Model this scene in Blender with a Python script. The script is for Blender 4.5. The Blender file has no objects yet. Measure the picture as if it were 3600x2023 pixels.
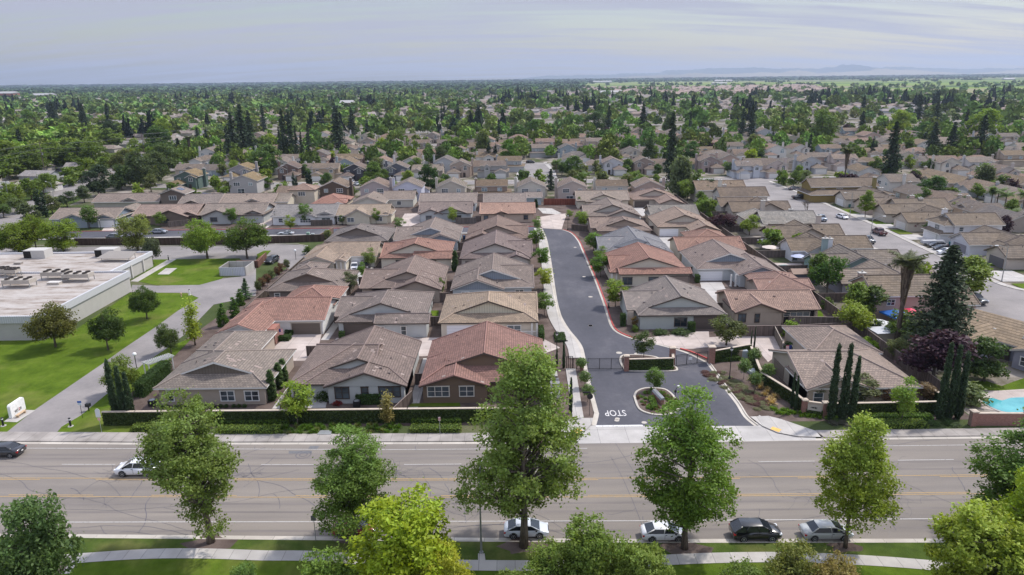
import bpy, math, random
import numpy as np
from mathutils import Vector, Matrix
random.seed(7); rng=np.random.default_rng(7)
scene=bpy.context.scene; COL=scene.collection
# ---------------------------------------------------------------- camera geometry
CH=43.7; FPX=2500.; PIT=math.atan(737/2500.); ROLL=.0114
_F=Vector((0,math.cos(PIT),-math.sin(PIT))); _U0=Vector((0,math.sin(PIT),math.cos(PIT))); _R0=Vector((1,0,0))
_R=_R0*math.cos(ROLL)-_U0*math.sin(ROLL); _U=_U0*math.cos(ROLL)+_R0*math.sin(ROLL)
def ray(u,v): return _F+_R*((u-1800)/FPX)-_U*((v-1011.5)/FPX)
def P(u,v,z=0.):
    d=ray(u,v); t=(z-CH)/d.z; return (d.x*t,d.y*t)
RG={'T':250,'M':650,'L':1100,'B':1523}
def uv_(k,x,y): return (int(k[1])*900+x/2.8622,RG[k[0]]+y/2.8622)
def Q(k,x,y,z=0.): return P(*uv_(k,x,y),z)          # a point of the survey sheet to ground metres
def QW(k,x,y,Y):
    d=ray(*uv_(k,x,y)); t=Y/d.y; return (d.x*t,CH+d.z*t)
def PX(u,v):                                          # forward projection check helper is not needed
    return P(u,v)
# ---------------------------------------------------------------- tagging
def tag(o,label=None,cat=None,group=None,kind=None):
    if label: o['label']=label
    if cat: o['category']=cat
    if group: o['group']=group
    if kind: o['kind']=kind
    return o
def empty(name,loc=(0,0,0),rz=0.,label=None,cat=None,group=None):
    o=bpy.data.objects.new(name,None); o.location=loc; o.rotation_euler=(0,0,rz); o.empty_display_size=.3
    COL.objects.link(o); return tag(o,label,cat,group)
KIDS={}
def link(o,parent):
    COL.objects.link(o)
    if parent is not None:
        o.parent=parent; KIDS.setdefault(parent.name,[]).append(o)
    return o
def copy_tree(o,parent=None,color=None,cols=None):
    c=o.copy(); link(c,parent)
    for ch in KIDS.get(o.name,[]): copy_tree(ch,c)
    return c
def recolor(o,d):
    for ch in KIDS.get(o.name,[]):
        b=ch.name.split('.')[0]
        if b in d: ch.color=(*d[b],1)
        recolor(ch,d)
# ---------------------------------------------------------------- mesh builder
class MB:
    def __init__(s): s.v=[]; s.f=[]; s.m=[]; s.uv=[]
    def add(s,vs,fs,m=0,uv=None):
        b=len(s.v); s.v.extend(vs)
        for i,f in enumerate(fs):
            s.f.append([b+j for j in f]); s.m.append(m); s.uv.append(uv[i] if uv else None)
    def face(s,pts,m=0,uv=None): s.add([tuple(p) for p in pts],[list(range(len(pts)))],m,[uv] if uv else None)
    def box(s,x0,x1,y0,y1,z0,z1,m=0):
        s.add([(x0,y0,z0),(x1,y0,z0),(x1,y1,z0),(x0,y1,z0),(x0,y0,z1),(x1,y0,z1),(x1,y1,z1),(x0,y1,z1)],
              [(3,2,1,0),(4,5,6,7),(0,1,5,4),(1,2,6,5),(2,3,7,6),(3,0,4,7)],m)
    def obox(s,cx,cy,w,d,z0,z1,a,m=0,tp=1.):
        c,sn=math.cos(a),math.sin(a); P_=[]
        for z,k in ((z0,1.),(z1,tp)):
            for sx,sy in ((-1,-1),(1,-1),(1,1),(-1,1)):
                x,y=sx*w/2*k,sy*d/2*k; P_.append((cx+x*c-y*sn,cy+x*sn+y*c,z))
        s.add(P_,[(3,2,1,0),(4,5,6,7),(0,1,5,4),(1,2,6,5),(2,3,7,6),(3,0,4,7)],m)
    def prism(s,poly,z0,z1,m=0,mt=None):
        n=len(poly); a=sum(poly[i][0]*poly[(i+1)%n][1]-poly[(i+1)%n][0]*poly[i][1] for i in range(n))
        if a<0: poly=poly[::-1]
        vs=[(x,y,z0) for x,y in poly]+[(x,y,z1) for x,y in poly]
        s.add(vs,[(i,(i+1)%n,n+(i+1)%n,n+i) for i in range(n)],m)
        s.add([(x,y,z1) for x,y in poly],[list(range(n))],m if mt is None else mt)
    def tube(s,pts,rs,n=6,m=0,cap=True):
        pts=[Vector(p) for p in pts]; rings=[]
        for i,p in enumerate(pts):
            d=(pts[min(i+1,len(pts)-1)]-pts[max(i-1,0)]).normalized()
            a=d.orthogonal().normalized() if abs(d.z)<.95 else Vector((1,0,0)); a=(a-d*a.dot(d)).normalized(); b=d.cross(a)
            r=rs[i] if isinstance(rs,(list,tuple)) else rs
            rings.append([tuple(p+a*(r*math.cos(2*math.pi*k/n))+b*(r*math.sin(2*math.pi*k/n))) for k in range(n)])
        vs=[q for r_ in rings for q in r_]; fs=[]
        for i in range(len(pts)-1):
            for k in range(n): fs.append((i*n+k,i*n+(k+1)%n,(i+1)*n+(k+1)%n,(i+1)*n+k))
        if cap: fs.append(tuple(range(n-1,-1,-1))); fs.append(tuple((len(pts)-1)*n+k for k in range(n)))
        s.add(vs,fs,m)
    def cyl(s,x,y,z0,z1,r,n=12,m=0,r2=None): s.tube([(x,y,z0),(x,y,z1)],[r,r if r2 is None else r2],n,m)
    def lathe(s,x,y,prof,n=12,m=0):
        vs=[(x+r*math.cos(2*math.pi*k/n),y+r*math.sin(2*math.pi*k/n),z) for r,z in prof for k in range(n)]
        fs=[(i*n+k,i*n+(k+1)%n,(i+1)*n+(k+1)%n,(i+1)*n+k) for i in range(len(prof)-1) for k in range(n)]
        fs.append(tuple((len(prof)-1)*n+k for k in range(n))); s.add(vs,fs,m)
    def build(s,name,mats,parent=None,smooth=False,color=None,loc=None):
        me=bpy.data.meshes.new(name); me.from_pydata(s.v,[],s.f)
        for m in (mats if isinstance(mats,(list,tuple)) else [mats]): me.materials.append(m)
        if any(s.m): me.polygons.foreach_set('material_index',s.m)
        if any(u is not None for u in s.uv):
            L=me.uv_layers.new(name='UVMap'); a=[]
            for f,u in zip(s.f,s.uv):
                a.extend([c for p in (u if u else [(0,0)]*len(f)) for c in p])
            L.data.foreach_set('uv',a)
        if smooth: me.polygons.foreach_set('use_smooth',[True]*len(me.polygons))
        me.update()
        o=bpy.data.objects.new(name,me)
        if color: o.color=(*color,1)
        if loc: o.location=loc
        link(o,parent); return o
def np_mesh(name,V,F,mats,parent=None,attr=None,smooth=False):
    """quads from numpy arrays; attr = one float per face"""
    me=bpy.data.meshes.new(name); n=len(F); k=F.shape[1]
    me.vertices.add(len(V)); me.vertices.foreach_set('co',V.astype(np.float32).ravel())
    me.loops.add(n*k); me.loops.foreach_set('vertex_index',F.astype(np.int32).ravel())
    me.polygons.add(n); me.polygons.foreach_set('loop_start',np.arange(0,n*k,k,dtype=np.int32))
    for m in (mats if isinstance(mats,(list,tuple)) else [mats]): me.materials.append(m)
    if attr is not None:
        a=me.attributes.new('tint','FLOAT','FACE'); a.data.foreach_set('value',attr.astype(np.float32))
    me.update(calc_edges=True); me.validate()
    if smooth: me.polygons.foreach_set('use_smooth',[True]*n)
    o=bpy.data.objects.new(name,me); link(o,parent); return o
# ---------------------------------------------------------------- materials
class N:
    def __init__(s,name):
        s.mat=bpy.data.materials.new(name); s.mat.use_nodes=True; s.t=s.mat.node_tree; s.n=s.t.nodes; s.l=s.t.links
        s.b=s.n['Principled BSDF']; s.out=s.n['Material Output']
    def new(s,t,**k):
        n=s.n.new(t)
        for a,b in k.items():
            if a in n.inputs: n.inputs[a].default_value=b
            else: setattr(n,a,b)
        return n
    def link(s,a,b): s.l.new(a,b)
    def noise(s,scale,detail=3,co=None,rough=.55,w=None):
        n=s.new('ShaderNodeTexNoise'); n.inputs['Scale'].default_value=scale; n.inputs['Detail'].default_value=detail; n.inputs['Roughness'].default_value=rough
        if co is not None: s.link(co,n.inputs['Vector'])
        return n.outputs['Fac']
    def ramp(s,fac,stops):
        r=s.new('ShaderNodeValToRGB'); e=r.color_ramp.elements
        while len(e)<len(stops): e.new(.5)
        for x,(p,c) in zip(e,stops): x.position=p; x.color=(*c,1) if len(c)==3 else c
        s.link(fac,r.inputs['Fac']); return r.outputs['Color']
    def mix(s,a,b,f,mode='MIX'):
        m=s.new('ShaderNodeMix',data_type='RGBA',blend_type=mode)
        for sock,x in ((m.inputs['Factor'],f),(m.inputs['A'],a),(m.inputs['B'],b)):
            if isinstance(x,(int,float)): sock.default_value=x
            elif isinstance(x,tuple): sock.default_value=(*x,1) if len(x)==3 else x
            else: s.link(x,sock)
        return m.outputs['Result']
    def math(s,op,a,b=0.,c=None):
        m=s.new('ShaderNodeMath',operation=op)
        for i,x in enumerate((a,b,c)):
            if x is None: continue
            if isinstance(x,(int,float)): m.inputs[i].default_value=x
            else: s.link(x,m.inputs[i])
        return m.outputs[0]
    def pos(s): return s.new('ShaderNodeNewGeometry').outputs['Position']
    def obj(s): return s.new('ShaderNodeTexCoord').outputs['Object']
    def uvc(s): return s.new('ShaderNodeTexCoord').outputs['UV']
    def ocol(s): return s.new('ShaderNodeObjectInfo').outputs['Color']
    def orand(s): return s.new('ShaderNodeObjectInfo').outputs['Random']
    def scaled(s,co,sc):
        m=s.new('ShaderNodeMapping'); s.link(co,m.inputs['Vector']); m.inputs['Scale'].default_value=sc; return m.outputs[0]
    def base(s,c,rough=.8,spec=.3,metal=0.):
        if isinstance(c,tuple): s.b.inputs['Base Color'].default_value=(*c,1)
        else: s.link(c,s.b.inputs['Base Color'])
        s.b.inputs['Roughness'].default_value=rough; s.b.inputs['Specular IOR Level'].default_value=spec; s.b.inputs['Metallic'].default_value=metal
        return s
    def bump(s,h,dist=.05,st=.6):
        b=s.new('ShaderNodeBump'); b.inputs['Distance'].default_value=dist; b.inputs['Strength'].default_value=st
        s.link(h,b.inputs['Height']); s.link(b.outputs[0],s.b.inputs['Normal']); return s
_mc={}
def plain(name,c,rough=.7,spec=.3,metal=0.,var=.12,sc=2.):
    if name in _mc: return _mc[name]
    n=N(name); f=n.noise(sc,4,n.pos()); k=tuple(max(0,x*(1-var)) for x in c); k2=tuple(min(1,x*(1+var)) for x in c)
    n.base(n.ramp(f,[(.3,k),(.7,k2)]),rough,spec,metal); _mc[name]=n.mat; return n.mat
def mulc(n,col,f): # multiply color by scalar node in [0..]
    c=n.new('ShaderNodeCombineColor'); 
    for i in range(3): n.link(f,c.inputs[i])
    return n.mix(col,c.outputs[0],1.,'MULTIPLY')
def m_rand(n,f,lo,hi):
    r=n.new('ShaderNodeMapRange'); n.link(f,r.inputs[0]); r.inputs[3].default_value=lo; r.inputs[4].default_value=hi; return r.outputs[0]
def make_roof(name,row,wid,dark,moss=0.,wave=False,seam=.03):
    n=N(name); uv=n.uvc(); oc=n.ocol()
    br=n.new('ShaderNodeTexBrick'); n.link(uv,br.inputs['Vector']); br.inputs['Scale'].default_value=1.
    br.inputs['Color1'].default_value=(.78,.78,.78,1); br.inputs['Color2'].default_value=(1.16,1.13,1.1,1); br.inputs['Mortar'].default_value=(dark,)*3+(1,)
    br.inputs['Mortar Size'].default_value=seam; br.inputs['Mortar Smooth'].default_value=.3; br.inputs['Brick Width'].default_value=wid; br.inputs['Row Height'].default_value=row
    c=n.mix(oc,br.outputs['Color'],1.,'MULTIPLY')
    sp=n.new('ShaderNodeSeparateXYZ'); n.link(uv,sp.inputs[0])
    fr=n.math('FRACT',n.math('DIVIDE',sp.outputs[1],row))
    lo=n.math('LESS_THAN',fr,.16); c=mulc(n,c,m_rand(n,lo,1.,dark+.22)); c=n.mix(c,(1.01,1.,.97),1.,'MULTIPLY')  # course edges darkened in colour: tile gap plus painted shadow line
    st=n.noise(.25,5,n.pos()); c=mulc(n,c,m_rand(n,st,.72,1.25))
    fl=n.noise(2.3,4,n.pos()); c=mulc(n,c,m_rand(n,fl,.86,1.14))
    if moss>0:
        mf=n.ramp(n.noise(.12,5,n.pos()),[(.38,(0,0,0)),(.62,(1,1,1))]); c=n.mix(c,(.24,.165,.085),n.math('MULTIPLY',mf,moss))
        w=n.ramp(n.noise(.9,3,n.scaled(n.pos(),(1,1,1))),[(.55,(0,0,0)),(.75,(1,1,1))]); c=n.mix(c,(.12,.10,.085),n.math('MULTIPLY',w,.35))
    n.base(c,.85,.25)
    h=n.math('ADD',n.math('MULTIPLY',n.math('SUBTRACT',1.,fr),1.),0.)
    if wave:
        h=n.math('ADD',h,n.math('MULTIPLY',n.math('ABSOLUTE',n.math('SINE',n.math('MULTIPLY',sp.outputs[0],math.pi/wid))),1.3))
    n.bump(h,.06,.8); return n.mat
M={}
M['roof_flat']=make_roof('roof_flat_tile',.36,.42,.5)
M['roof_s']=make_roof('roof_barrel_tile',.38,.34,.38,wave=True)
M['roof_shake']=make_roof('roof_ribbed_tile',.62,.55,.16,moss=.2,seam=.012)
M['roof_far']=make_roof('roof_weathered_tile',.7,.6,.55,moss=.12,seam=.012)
M['ridge']=None
def mk():
    n=N('ridge_cap'); c=n.mix(n.ocol(),n.ramp(n.noise(3,2,n.pos()),[(.3,(.95,.93,.92)),(.7,(1.25,1.2,1.18))]),1.,'MULTIPLY'); n.base(c,.85); M['ridge']=n.mat
    n=N('stucco'); f=n.noise(.6,5,n.pos()); c=mulc(n,n.ocol(),m_rand(n,f,.86,1.1)); g=n.noise(30,2,n.pos()); c=mulc(n,c,m_rand(n,g,.93,1.06)); n.base(c,.9,.2).bump(g,.02,.3); M['stucco']=n.mat
    n=N('board_batten'); sp=n.new('ShaderNodeSeparateXYZ'); n.link(n.obj(),sp.inputs[0]); fr=n.math('FRACT',n.math('DIVIDE',n.math('ADD',sp.outputs[0],sp.outputs[1]),.45)); lo=n.math('LESS_THAN',fr,.14)
    c=mulc(n,n.ocol(),m_rand(n,lo,1.,.66)); n.base(c,.8,.25).bump(lo,.04,.6); M['batten']=n.mat
    n=N('window_glass'); f=n.noise(.35,2,n.pos()); n.base(n.ramp(f,[(.35,(.02,.028,.035)),(.65,(.10,.13,.15))]),.08,.6); M['glass']=n.mat
    n=N('window_glass_bright'); f=n.noise(.9,2,n.pos()); n.base(n.ramp(f,[(.35,(.10,.16,.18)),(.65,(.42,.50,.52))]),.12,.6); M['glass2']=n.mat
    n=N('trim_paint'); n.base(n.ocol(),.6,.3); M['trim']=n.mat
    n=N('garage_panel'); sp=n.new('ShaderNodeSeparateXYZ'); n.link(n.obj(),sp.inputs[0]); fr=n.math('FRACT',n.math('DIVIDE',sp.outputs[2],.53)); lo=n.math('LESS_THAN',fr,.07)
    c=mulc(n,n.ocol(),m_rand(n,lo,1.,.7)); n.base(c,.55,.35).bump(lo,.02,.5); M['garage']=n.mat
    # asphalt, light and worn
    n=N('worn_asphalt'); p=n.pos(); a=n.noise(.05,4,n.scaled(p,(1,3,1))); b=n.noise(9,3,p); g=n.noise(90,1,p)
    c=n.ramp(a,[(.3,(.200,.178,.157)),(.7,(.250,.222,.195))]); c=mulc(n,c,m_rand(n,b,.88,1.1)); c=mulc(n,c,m_rand(n,g,.85,1.15))
    lane=n.ramp(n.noise(.5,4,n.scaled(p,(.06,1,1))),[(.35,(.86,.86,.88)),(.65,(1.08,1.07,1.05))]); c=n.mix(c,lane,1.,'MULTIPLY')
    n.base(c,.9,.2).bump(g,.01,.3); M['asphalt']=n.mat
    n=N('dark_asphalt'); p=n.pos(); a=n.noise(.12,6,n.scaled(p,(1,.5,1)),.65); b=n.noise(1.4,5,p,.7); g=n.noise(80,1,p)
    c=n.ramp(a,[(.3,(.062,.063,.075)),(.52,(.085,.084,.098)),(.72,(.135,.13,.14))]); c=mulc(n,c,m_rand(n,b,.8,1.22)); c=mulc(n,c,m_rand(n,g,.85,1.15)); n.base(c,.85,.25).bump(g,.01,.3); M['asphalt_dark']=n.mat
    n=N('grey_asphalt'); p=n.pos(); a=n.noise(.15,5,p); b=n.noise(2.,5,p); g=n.noise(70,1,p)
    c=n.ramp(a,[(.3,(.20,.185,.18)),(.7,(.29,.265,.255))]); c=mulc(n,c,m_rand(n,b,.86,1.12)); c=mulc(n,c,m_rand(n,g,.88,1.12)); n.base(c,.9,.2); M['asphalt_grey']=n.mat
    def concrete(name,c1,c2,jx,jy):
        n=N(name); p=n.pos(); a=n.noise(.4,5,p); b=n.noise(14,3,p); c=n.ramp(a,[(.3,c1),(.7,c2)]); c=mulc(n,c,m_rand(n,b,.9,1.08))
        br=n.new('ShaderNodeTexBrick'); n.link(p,br.inputs['Vector']); br.offset=0.; br.inputs['Scale'].default_value=1.; br.inputs['Color1'].default_value=(.9,.9,.9,1); br.inputs['Color2'].default_value=(1.07,1.06,1.05,1)
        br.inputs['Mortar'].default_value=(.5,.5,.5,1); br.inputs['Mortar Size'].default_value=.025; br.inputs['Brick Width'].default_value=jx; br.inputs['Row Height'].default_value=jy
        c=n.mix(c,br.outputs['Color'],1.,'MULTIPLY'); n.base(c,.85,.25); M[name]=n.mat
    concrete('concrete',(.37,.345,.32),(.49,.465,.435),1.7,30.)
    concrete('concrete_slab',(.38,.36,.34),(.50,.475,.45),3.6,3.6)
    concrete('concrete_pink',(.40,.335,.30),(.53,.46,.42),3.2,3.2)
    concrete('kerb_concrete',(.42,.38,.33),(.54,.50,.44),3.,60.)
    concrete('walk_concrete',(.25,.225,.205),(.42,.385,.355),1.55,40.)
    def grass(name,stops,sc,yell=None):
        n=N(name); p=n.pos(); a=n.noise(sc,6,p,.6); b=n.noise(14,4,p); g=n.noise(60,2,n.scaled(p,(1,.6,1))); c=n.ramp(a,stops); c=mulc(n,c,m_rand(n,b,.7,1.3)); c=mulc(n,c,m_rand(n,g,.6,1.4))
        if yell: y=n.ramp(n.noise(.11,5,p),[(.52,(0,0,0)),(.7,(1,1,1))]); c=n.mix(c,yell,n.math('MULTIPLY',y,.6)); w=n.noise(1.6,5,n.scaled(p,(1,.45,1)),.65); c=mulc(n,c,m_rand(n,w,.72,1.28))
        n.base(c,.95,.02).bump(g,.06,.6); M[name]=n.mat
    grass('lawn',[(.3,(.058,.098,.011)),(.55,(.092,.143,.016)),(.75,(.132,.178,.026))],.3,(.19,.18,.06))
    grass('verge',[(.3,(.045,.07,.018)),(.55,(.070,.105,.022)),(.75,(.11,.135,.04))],.5,(.2,.18,.07))
    grass('field',[(.3,(.10,.17,.03)),(.6,(.16,.24,.045)),(.8,(.24,.30,.07))],.01)
    grass('scrub',[(.3,(.05,.07,.025)),(.55,(.08,.10,.04)),(.75,(.16,.15,.09))],.08)
    n=N('mulch'); p=n.pos(); a=n.noise(.35,5,p); b=n.noise(25,4,p,.7); c=n.ramp(a,[(.35,(.085,.062,.052)),(.65,(.15,.115,.10))]); c=mulc(n,c,m_rand(n,b,.45,1.6)); n.base(c,.95,.1).bump(b,.05,.6); M['mulch']=n.mat
    n=N('yard_ground'); p=n.pos(); a=n.noise(.11,6,p,.6); b=n.noise(4,4,p); c=n.ramp(a,[(.36,(.06,.085,.028)),(.46,(.11,.10,.065)),(.56,(.24,.21,.175)),(.66,(.32,.285,.25))]); c=mulc(n,c,m_rand(n,b,.7,1.25)); n.base(c,.95,.1); M['yard']=n.mat
    # brick, wood fence, bark, hedge
    n=N('brick'); br=n.new('ShaderNodeTexBrick'); n.link(n.obj(),br.inputs['Vector']); mp=n.new('ShaderNodeMapping'); mp.inputs['Rotation'].default_value=(math.pi/2,0,0); n.link(n.obj(),mp.inputs[0]); n.link(mp.outputs[0],br.inputs['Vector'])
    br.inputs['Scale'].default_value=1.; br.inputs['Color1'].default_value=(.23,.085,.06,1); br.inputs['Color2'].default_value=(.33,.14,.10,1); br.inputs['Mortar'].default_value=(.3,.25,.22,1); br.inputs['Mortar Size'].default_value=.012; br.inputs['Brick Width'].default_value=.24; br.inputs['Row Height'].default_value=.09
    n.base(br.outputs['Color'],.9,.2); M['brick']=n.mat
    n=N('wood_fence'); sp=n.new('ShaderNodeSeparateXYZ'); n.link(n.uvc(),sp.inputs[0]); k=n.math('DIVIDE',sp.outputs[0],.15); fr=n.math('FRACT',k); lo=n.math('LESS_THAN',fr,.12)
    wn=n.new('ShaderNodeTexWhiteNoise',noise_dimensions='1D'); n.link(n.math('FLOOR',k),wn.inputs['W']); c=mulc(n,n.ocol(),m_rand(n,wn.outputs['Value'],.68,1.3)); c=mulc(n,c,m_rand(n,lo,1.,.45)); c=mulc(n,c,m_rand(n,n.noise(.7,4,n.pos()),.7,1.3)); n.base(c,.95,.1); M['fence']=n.mat
    n=N('bark'); b=n.noise(6,5,n.scaled(n.obj(),(1,1,.25))); n.base(n.ramp(b,[(.3,(.075,.058,.045)),(.7,(.20,.165,.135))]),.95,.1).bump(b,.05,.7); M['bark']=n.mat
    def leafmat(name,trans=.35,rough=.55):
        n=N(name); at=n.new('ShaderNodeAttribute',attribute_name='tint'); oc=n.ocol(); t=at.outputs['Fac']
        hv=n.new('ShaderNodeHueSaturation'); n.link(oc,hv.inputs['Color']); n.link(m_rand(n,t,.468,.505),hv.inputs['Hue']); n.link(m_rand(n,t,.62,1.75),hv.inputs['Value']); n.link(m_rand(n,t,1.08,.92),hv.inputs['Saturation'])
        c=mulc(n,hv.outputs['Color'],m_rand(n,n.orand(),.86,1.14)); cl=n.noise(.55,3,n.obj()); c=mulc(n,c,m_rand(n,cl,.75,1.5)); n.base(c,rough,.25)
        tr=n.new('ShaderNodeBsdfTranslucent'); n.link(n.mix(c,(1.,1.,.45),1.,'MULTIPLY'),tr.inputs[0]); ms=n.new('ShaderNodeMixShader'); ms.inputs[0].default_value=trans; n.link(n.b.outputs[0],ms.inputs[1]); n.link(tr.outputs[0],ms.inputs[2]); n.link(ms.outputs[0],n.out.inputs[0]); M[name]=n.mat
    leafmat('leaf',.42); leafmat('needle',.12,.7)
    n=N('water'); p=n.pos(); f=n.noise(2.5,3,p); n.base(n.ramp(n.noise(.35,3,p),[(.3,(.05,.30,.34)),(.7,(.12,.46,.48))]),.05,.6).bump(f,.03,.25); M['water']=n.mat
    n=N('car_paint'); n.base(n.ocol(),.28,.5); n.b.inputs['Coat Weight'].default_value=.8; n.b.inputs['Coat Roughness'].default_value=.05; M['paint']=n.mat
    n=N('solar'); br=n.new('ShaderNodeTexBrick'); br.offset=0.; n.link(n.uvc(),br.inputs['Vector']); br.inputs['Scale'].default_value=1.; br.inputs['Color1'].default_value=(.03,.04,.075,1); br.inputs['Color2'].default_value=(.04,.05,.09,1); br.inputs['Mortar'].default_value=(.3,.32,.36,1); br.inputs['Mortar Size'].default_value=.03; br.inputs['Brick Width'].default_value=1.; br.inputs['Row Height'].default_value=1.6
    n.base(br.outputs['Color'],.15,.6); M['solar']=n.mat
    n=N('roof_membrane'); p=n.pos(); a=n.noise(.35,5,n.scaled(p,(.5,1.6,1)),.65); b=n.noise(1.2,5,p,.7); c=n.ramp(a,[(.34,(.19,.15,.12)),(.46,(.345,.30,.265)),(.6,(.43,.395,.365))]); c=mulc(n,c,m_rand(n,b,.82,1.15)); n.base(c,.85,.25); M['membrane']=n.mat
    n=N('corrugated'); sp=n.new('ShaderNodeSeparateXYZ'); n.link(n.obj(),sp.inputs[0]); fr=n.math('SINE',n.math('MULTIPLY',n.math('ADD',sp.outputs[0],sp.outputs[1]),16.)); c=mulc(n,n.ocol(),m_rand(n,fr,.86,1.02)); n.base(c,.6,.3).bump(fr,.03,.6); M['corrugated']=n.mat
    n=N('painted'); c=mulc(n,n.ocol(),m_rand(n,n.noise(3,4,n.obj()),.9,1.08)); n.base(c,.6,.3); M['painted']=n.mat
    n=N('lane_paint'); p=n.pos(); w=n.ramp(n.noise(7,4,p,.7),[(.36,(0,0,0)),(.46,(1,1,1))]); n.base(n.mix((.24,.225,.215),n.ocol(),w),.8,.2); M['lanepaint']=n.mat
mk()
M['tyre']=plain('tyre_rubber',(.025,.025,.027),.85); M['rim']=plain('wheel_alloy',(.45,.46,.48),.35,.5,.6)
M['black']=plain('black_metal',(.018,.018,.02),.45,.4); M['darkglass']=plain('dark_car_glass',(.018,.022,.028),.05,.7)
M['white']=plain('white_paint',(.78,.78,.76),.6); M['galv']=plain('galvanised_steel',(.33,.34,.34),.5,.5,.5)
M['red']=plain('red_kerb_paint',(.42,.07,.06),.7,var=.25); M['redlight']=plain('red_lens',(.45,.02,.02),.2); M['headlight']=plain('headlight_lens',(.75,.77,.8),.1,.6)
M['stone']=plain('stone_cap',(.50,.42,.34),.85); M['dark']=plain('dark_fill',(.02,.018,.016),.9)
M['crack']=plain('crack_sealant',(.115,.11,.125),.8,var=.2)
M['tactile']=plain('tactile_yellow',(.72,.42,.12),.8)
HAZE=7e-5; EXPO=.45
# ---------------------------------------------------------------- house kit
def roof_wing(R,Wl,T,ridge,x0,x1,y0,y1,ze=2.8,eF='gable',eB='gable',d=2.6,pitch=.37,caps=True,zb=0.,wall=True,G=None,gi=.5,rm=0,Wz=None):
    """one gabled / hipped / dutch-gabled mass; R roof, Wl walls, T trim, G gable siding builder"""
    def GF(pts):
        if isinstance(G,list): q=MB(); q.face(pts); G.append(q)
        else: (G or Wl).face(pts)
    if ridge=='y': s0,s1,t0,t1=y0,y1,x0,x1; mp=lambda s,t,z:(t,s,z)
    else: s0,s1,t0,t1=x0,x1,y0,y1; mp=lambda s,t,z:(s,t,z)
    h=(t1-t0)/2; tc=(t0+t1)/2; rz=ze+h*pitch; sl=math.sqrt(1+pitch*pitch); jit=random.uniform(-.012,.012); ze=ze+jit; rz+=jit
    d=min(d,h*.8)
    if eF=='hip' and eB=='hip' and s1-s0<2*h: hh=(s1-s0)/2
    else: hh=h
    def endpts(s,sg,e):
        if e=='gable': return [(s,tc,rz)],None
        if e=='hip': return [(s+sg*hh,tc,rz)],None
        return [(s+sg*(d-.4),tc,rz)],d
    rf=endpts(s0,1,eF)[0][0]; rb=endpts(s1,-1,eB)[0][0]
    for sd in (0,1):
        te=t0 if sd==0 else t1; tg=1 if sd==0 else -1
        pts=[(s0,te,ze),(s1,te,ze)]
        if eB=='dutch': pts.append((s1-d,te+tg*d,ze+d*pitch))
        pts.append(rb); pts.append(rf)
        if eF=='dutch': pts.append((s0+d,te+tg*d,ze+d*pitch))
        uv=[(p[0],abs(p[1]-te)*sl) for p in pts]; vs=[mp(*p) for p in pts]
        R.face(vs,rm,uv)
    for s,sg,e,rp in ((s0,1,eF,rf),(s1,-1,eB,rb)):
        if e=='hip':
            pts=[(s,t0,ze),rp,(s,t1,ze)]; R.face([mp(*p) for p in pts],rm,[(p[1],abs(p[0]-s)*sl) for p in pts])
        elif e=='dutch':
            pts=[(s,t0,ze),(s+sg*d,t0+d,ze+d*pitch),(s+sg*d,t1-d,ze+d*pitch),(s,t1,ze)]; R.face([mp(*p) for p in pts],rm,[(p[1],abs(p[0]-s)*sl) for p in pts])
            gs=s+sg*(d+.06); zz=ze+d*pitch
            GF([mp(gs,t0+d+.1,zz-.12),mp(gs,t1-d-.1,zz-.12),mp(gs,tc,rz-.12)])
            for te,tg in ((t0,1),(t1,-1)):
                a=(s+sg*d,te+tg*d,zz); b=(s+sg*(d-.4),tc,rz)
                T.face([mp(a[0]-sg*.02,a[1],a[2]+.05),mp(b[0]-sg*.02,b[1],b[2]+.05),mp(b[0]-sg*.02,b[1],b[2]-.24),mp(a[0]-sg*.02,a[1],a[2]-.16)])
        else:
            gw=s+sg*gi
            GF([mp(gw,t0+.3,ze-.2),mp(gw,t1-.3,ze-.2),mp(gw,t1-.3,ze+.3*pitch-.1),mp(gw,tc,rz-.1),mp(gw,t0+.3,ze+.3*pitch-.1)])
            for te,tg in ((t0,1),(t1,-1)):
                T.face([mp(s,te,ze+.03),mp(s,tc,rz+.03),mp(s,tc,rz-.26),mp(s,te,ze-.26)])
                R.face([mp(s,te,ze-.14),mp(gw,te,ze-.14),mp(gw,tc,rz-.14),mp(s,tc,rz-.14)],rm)
    # eaves fascia and soffit
    for te in (t0,t1): T.face([mp(s0,te,ze+.01),mp(s1,te,ze+.01),mp(s1,te,ze-.2),mp(s0,te,ze-.2)])
    for s,e in ((s0,eF),(s1,eB)):
        if e!='gable': T.face([mp(s,t0,ze+.01),mp(s,t1,ze+.01),mp(s,t1,ze-.2),mp(s,t0,ze-.2)])
    a=s0+(gi if eF=='gable' else 0); b=s1-(gi if eB=='gable' else 0)
    T.face([mp(a,t0,ze-.19),mp(b,t0,ze-.19),mp(b,t1,ze-.19),mp(a,t1,ze-.19)])
    if wall:
        i=.5; q=[mp(s0+gi,t0+i,0),mp(s1-gi,t1-i,0)]
        Wl.box(min(q[0][0],q[1][0]),max(q[0][0],q[1][0]),min(q[0][1],q[1][1]),max(q[0][1],q[1][1]),zb,ze-.16)
    if caps:
        def cap(p,q): R.tube([Vector(mp(*p))+Vector((0,0,.02)),Vector(mp(*q))+Vector((0,0,.02))],.13,5,1)
        cap(rf,rb)
        for s,e,rp,sg in ((s0,eF,rf,1),(s1,eB,rb,-1)):
            if e=='hip': cap((s,t0,ze),rp); cap((s,t1,ze),rp)
            if e=='dutch': cap((s,t0,ze),(s+sg*d,t0+d,ze+d*pitch)); cap((s,t1,ze),(s+sg*d,t1-d,ze+d*pitch))
            if e=='gable': cap((s+sg*.02,t0,ze),rp); cap((s+sg*.02,t1,ze),rp)
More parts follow.
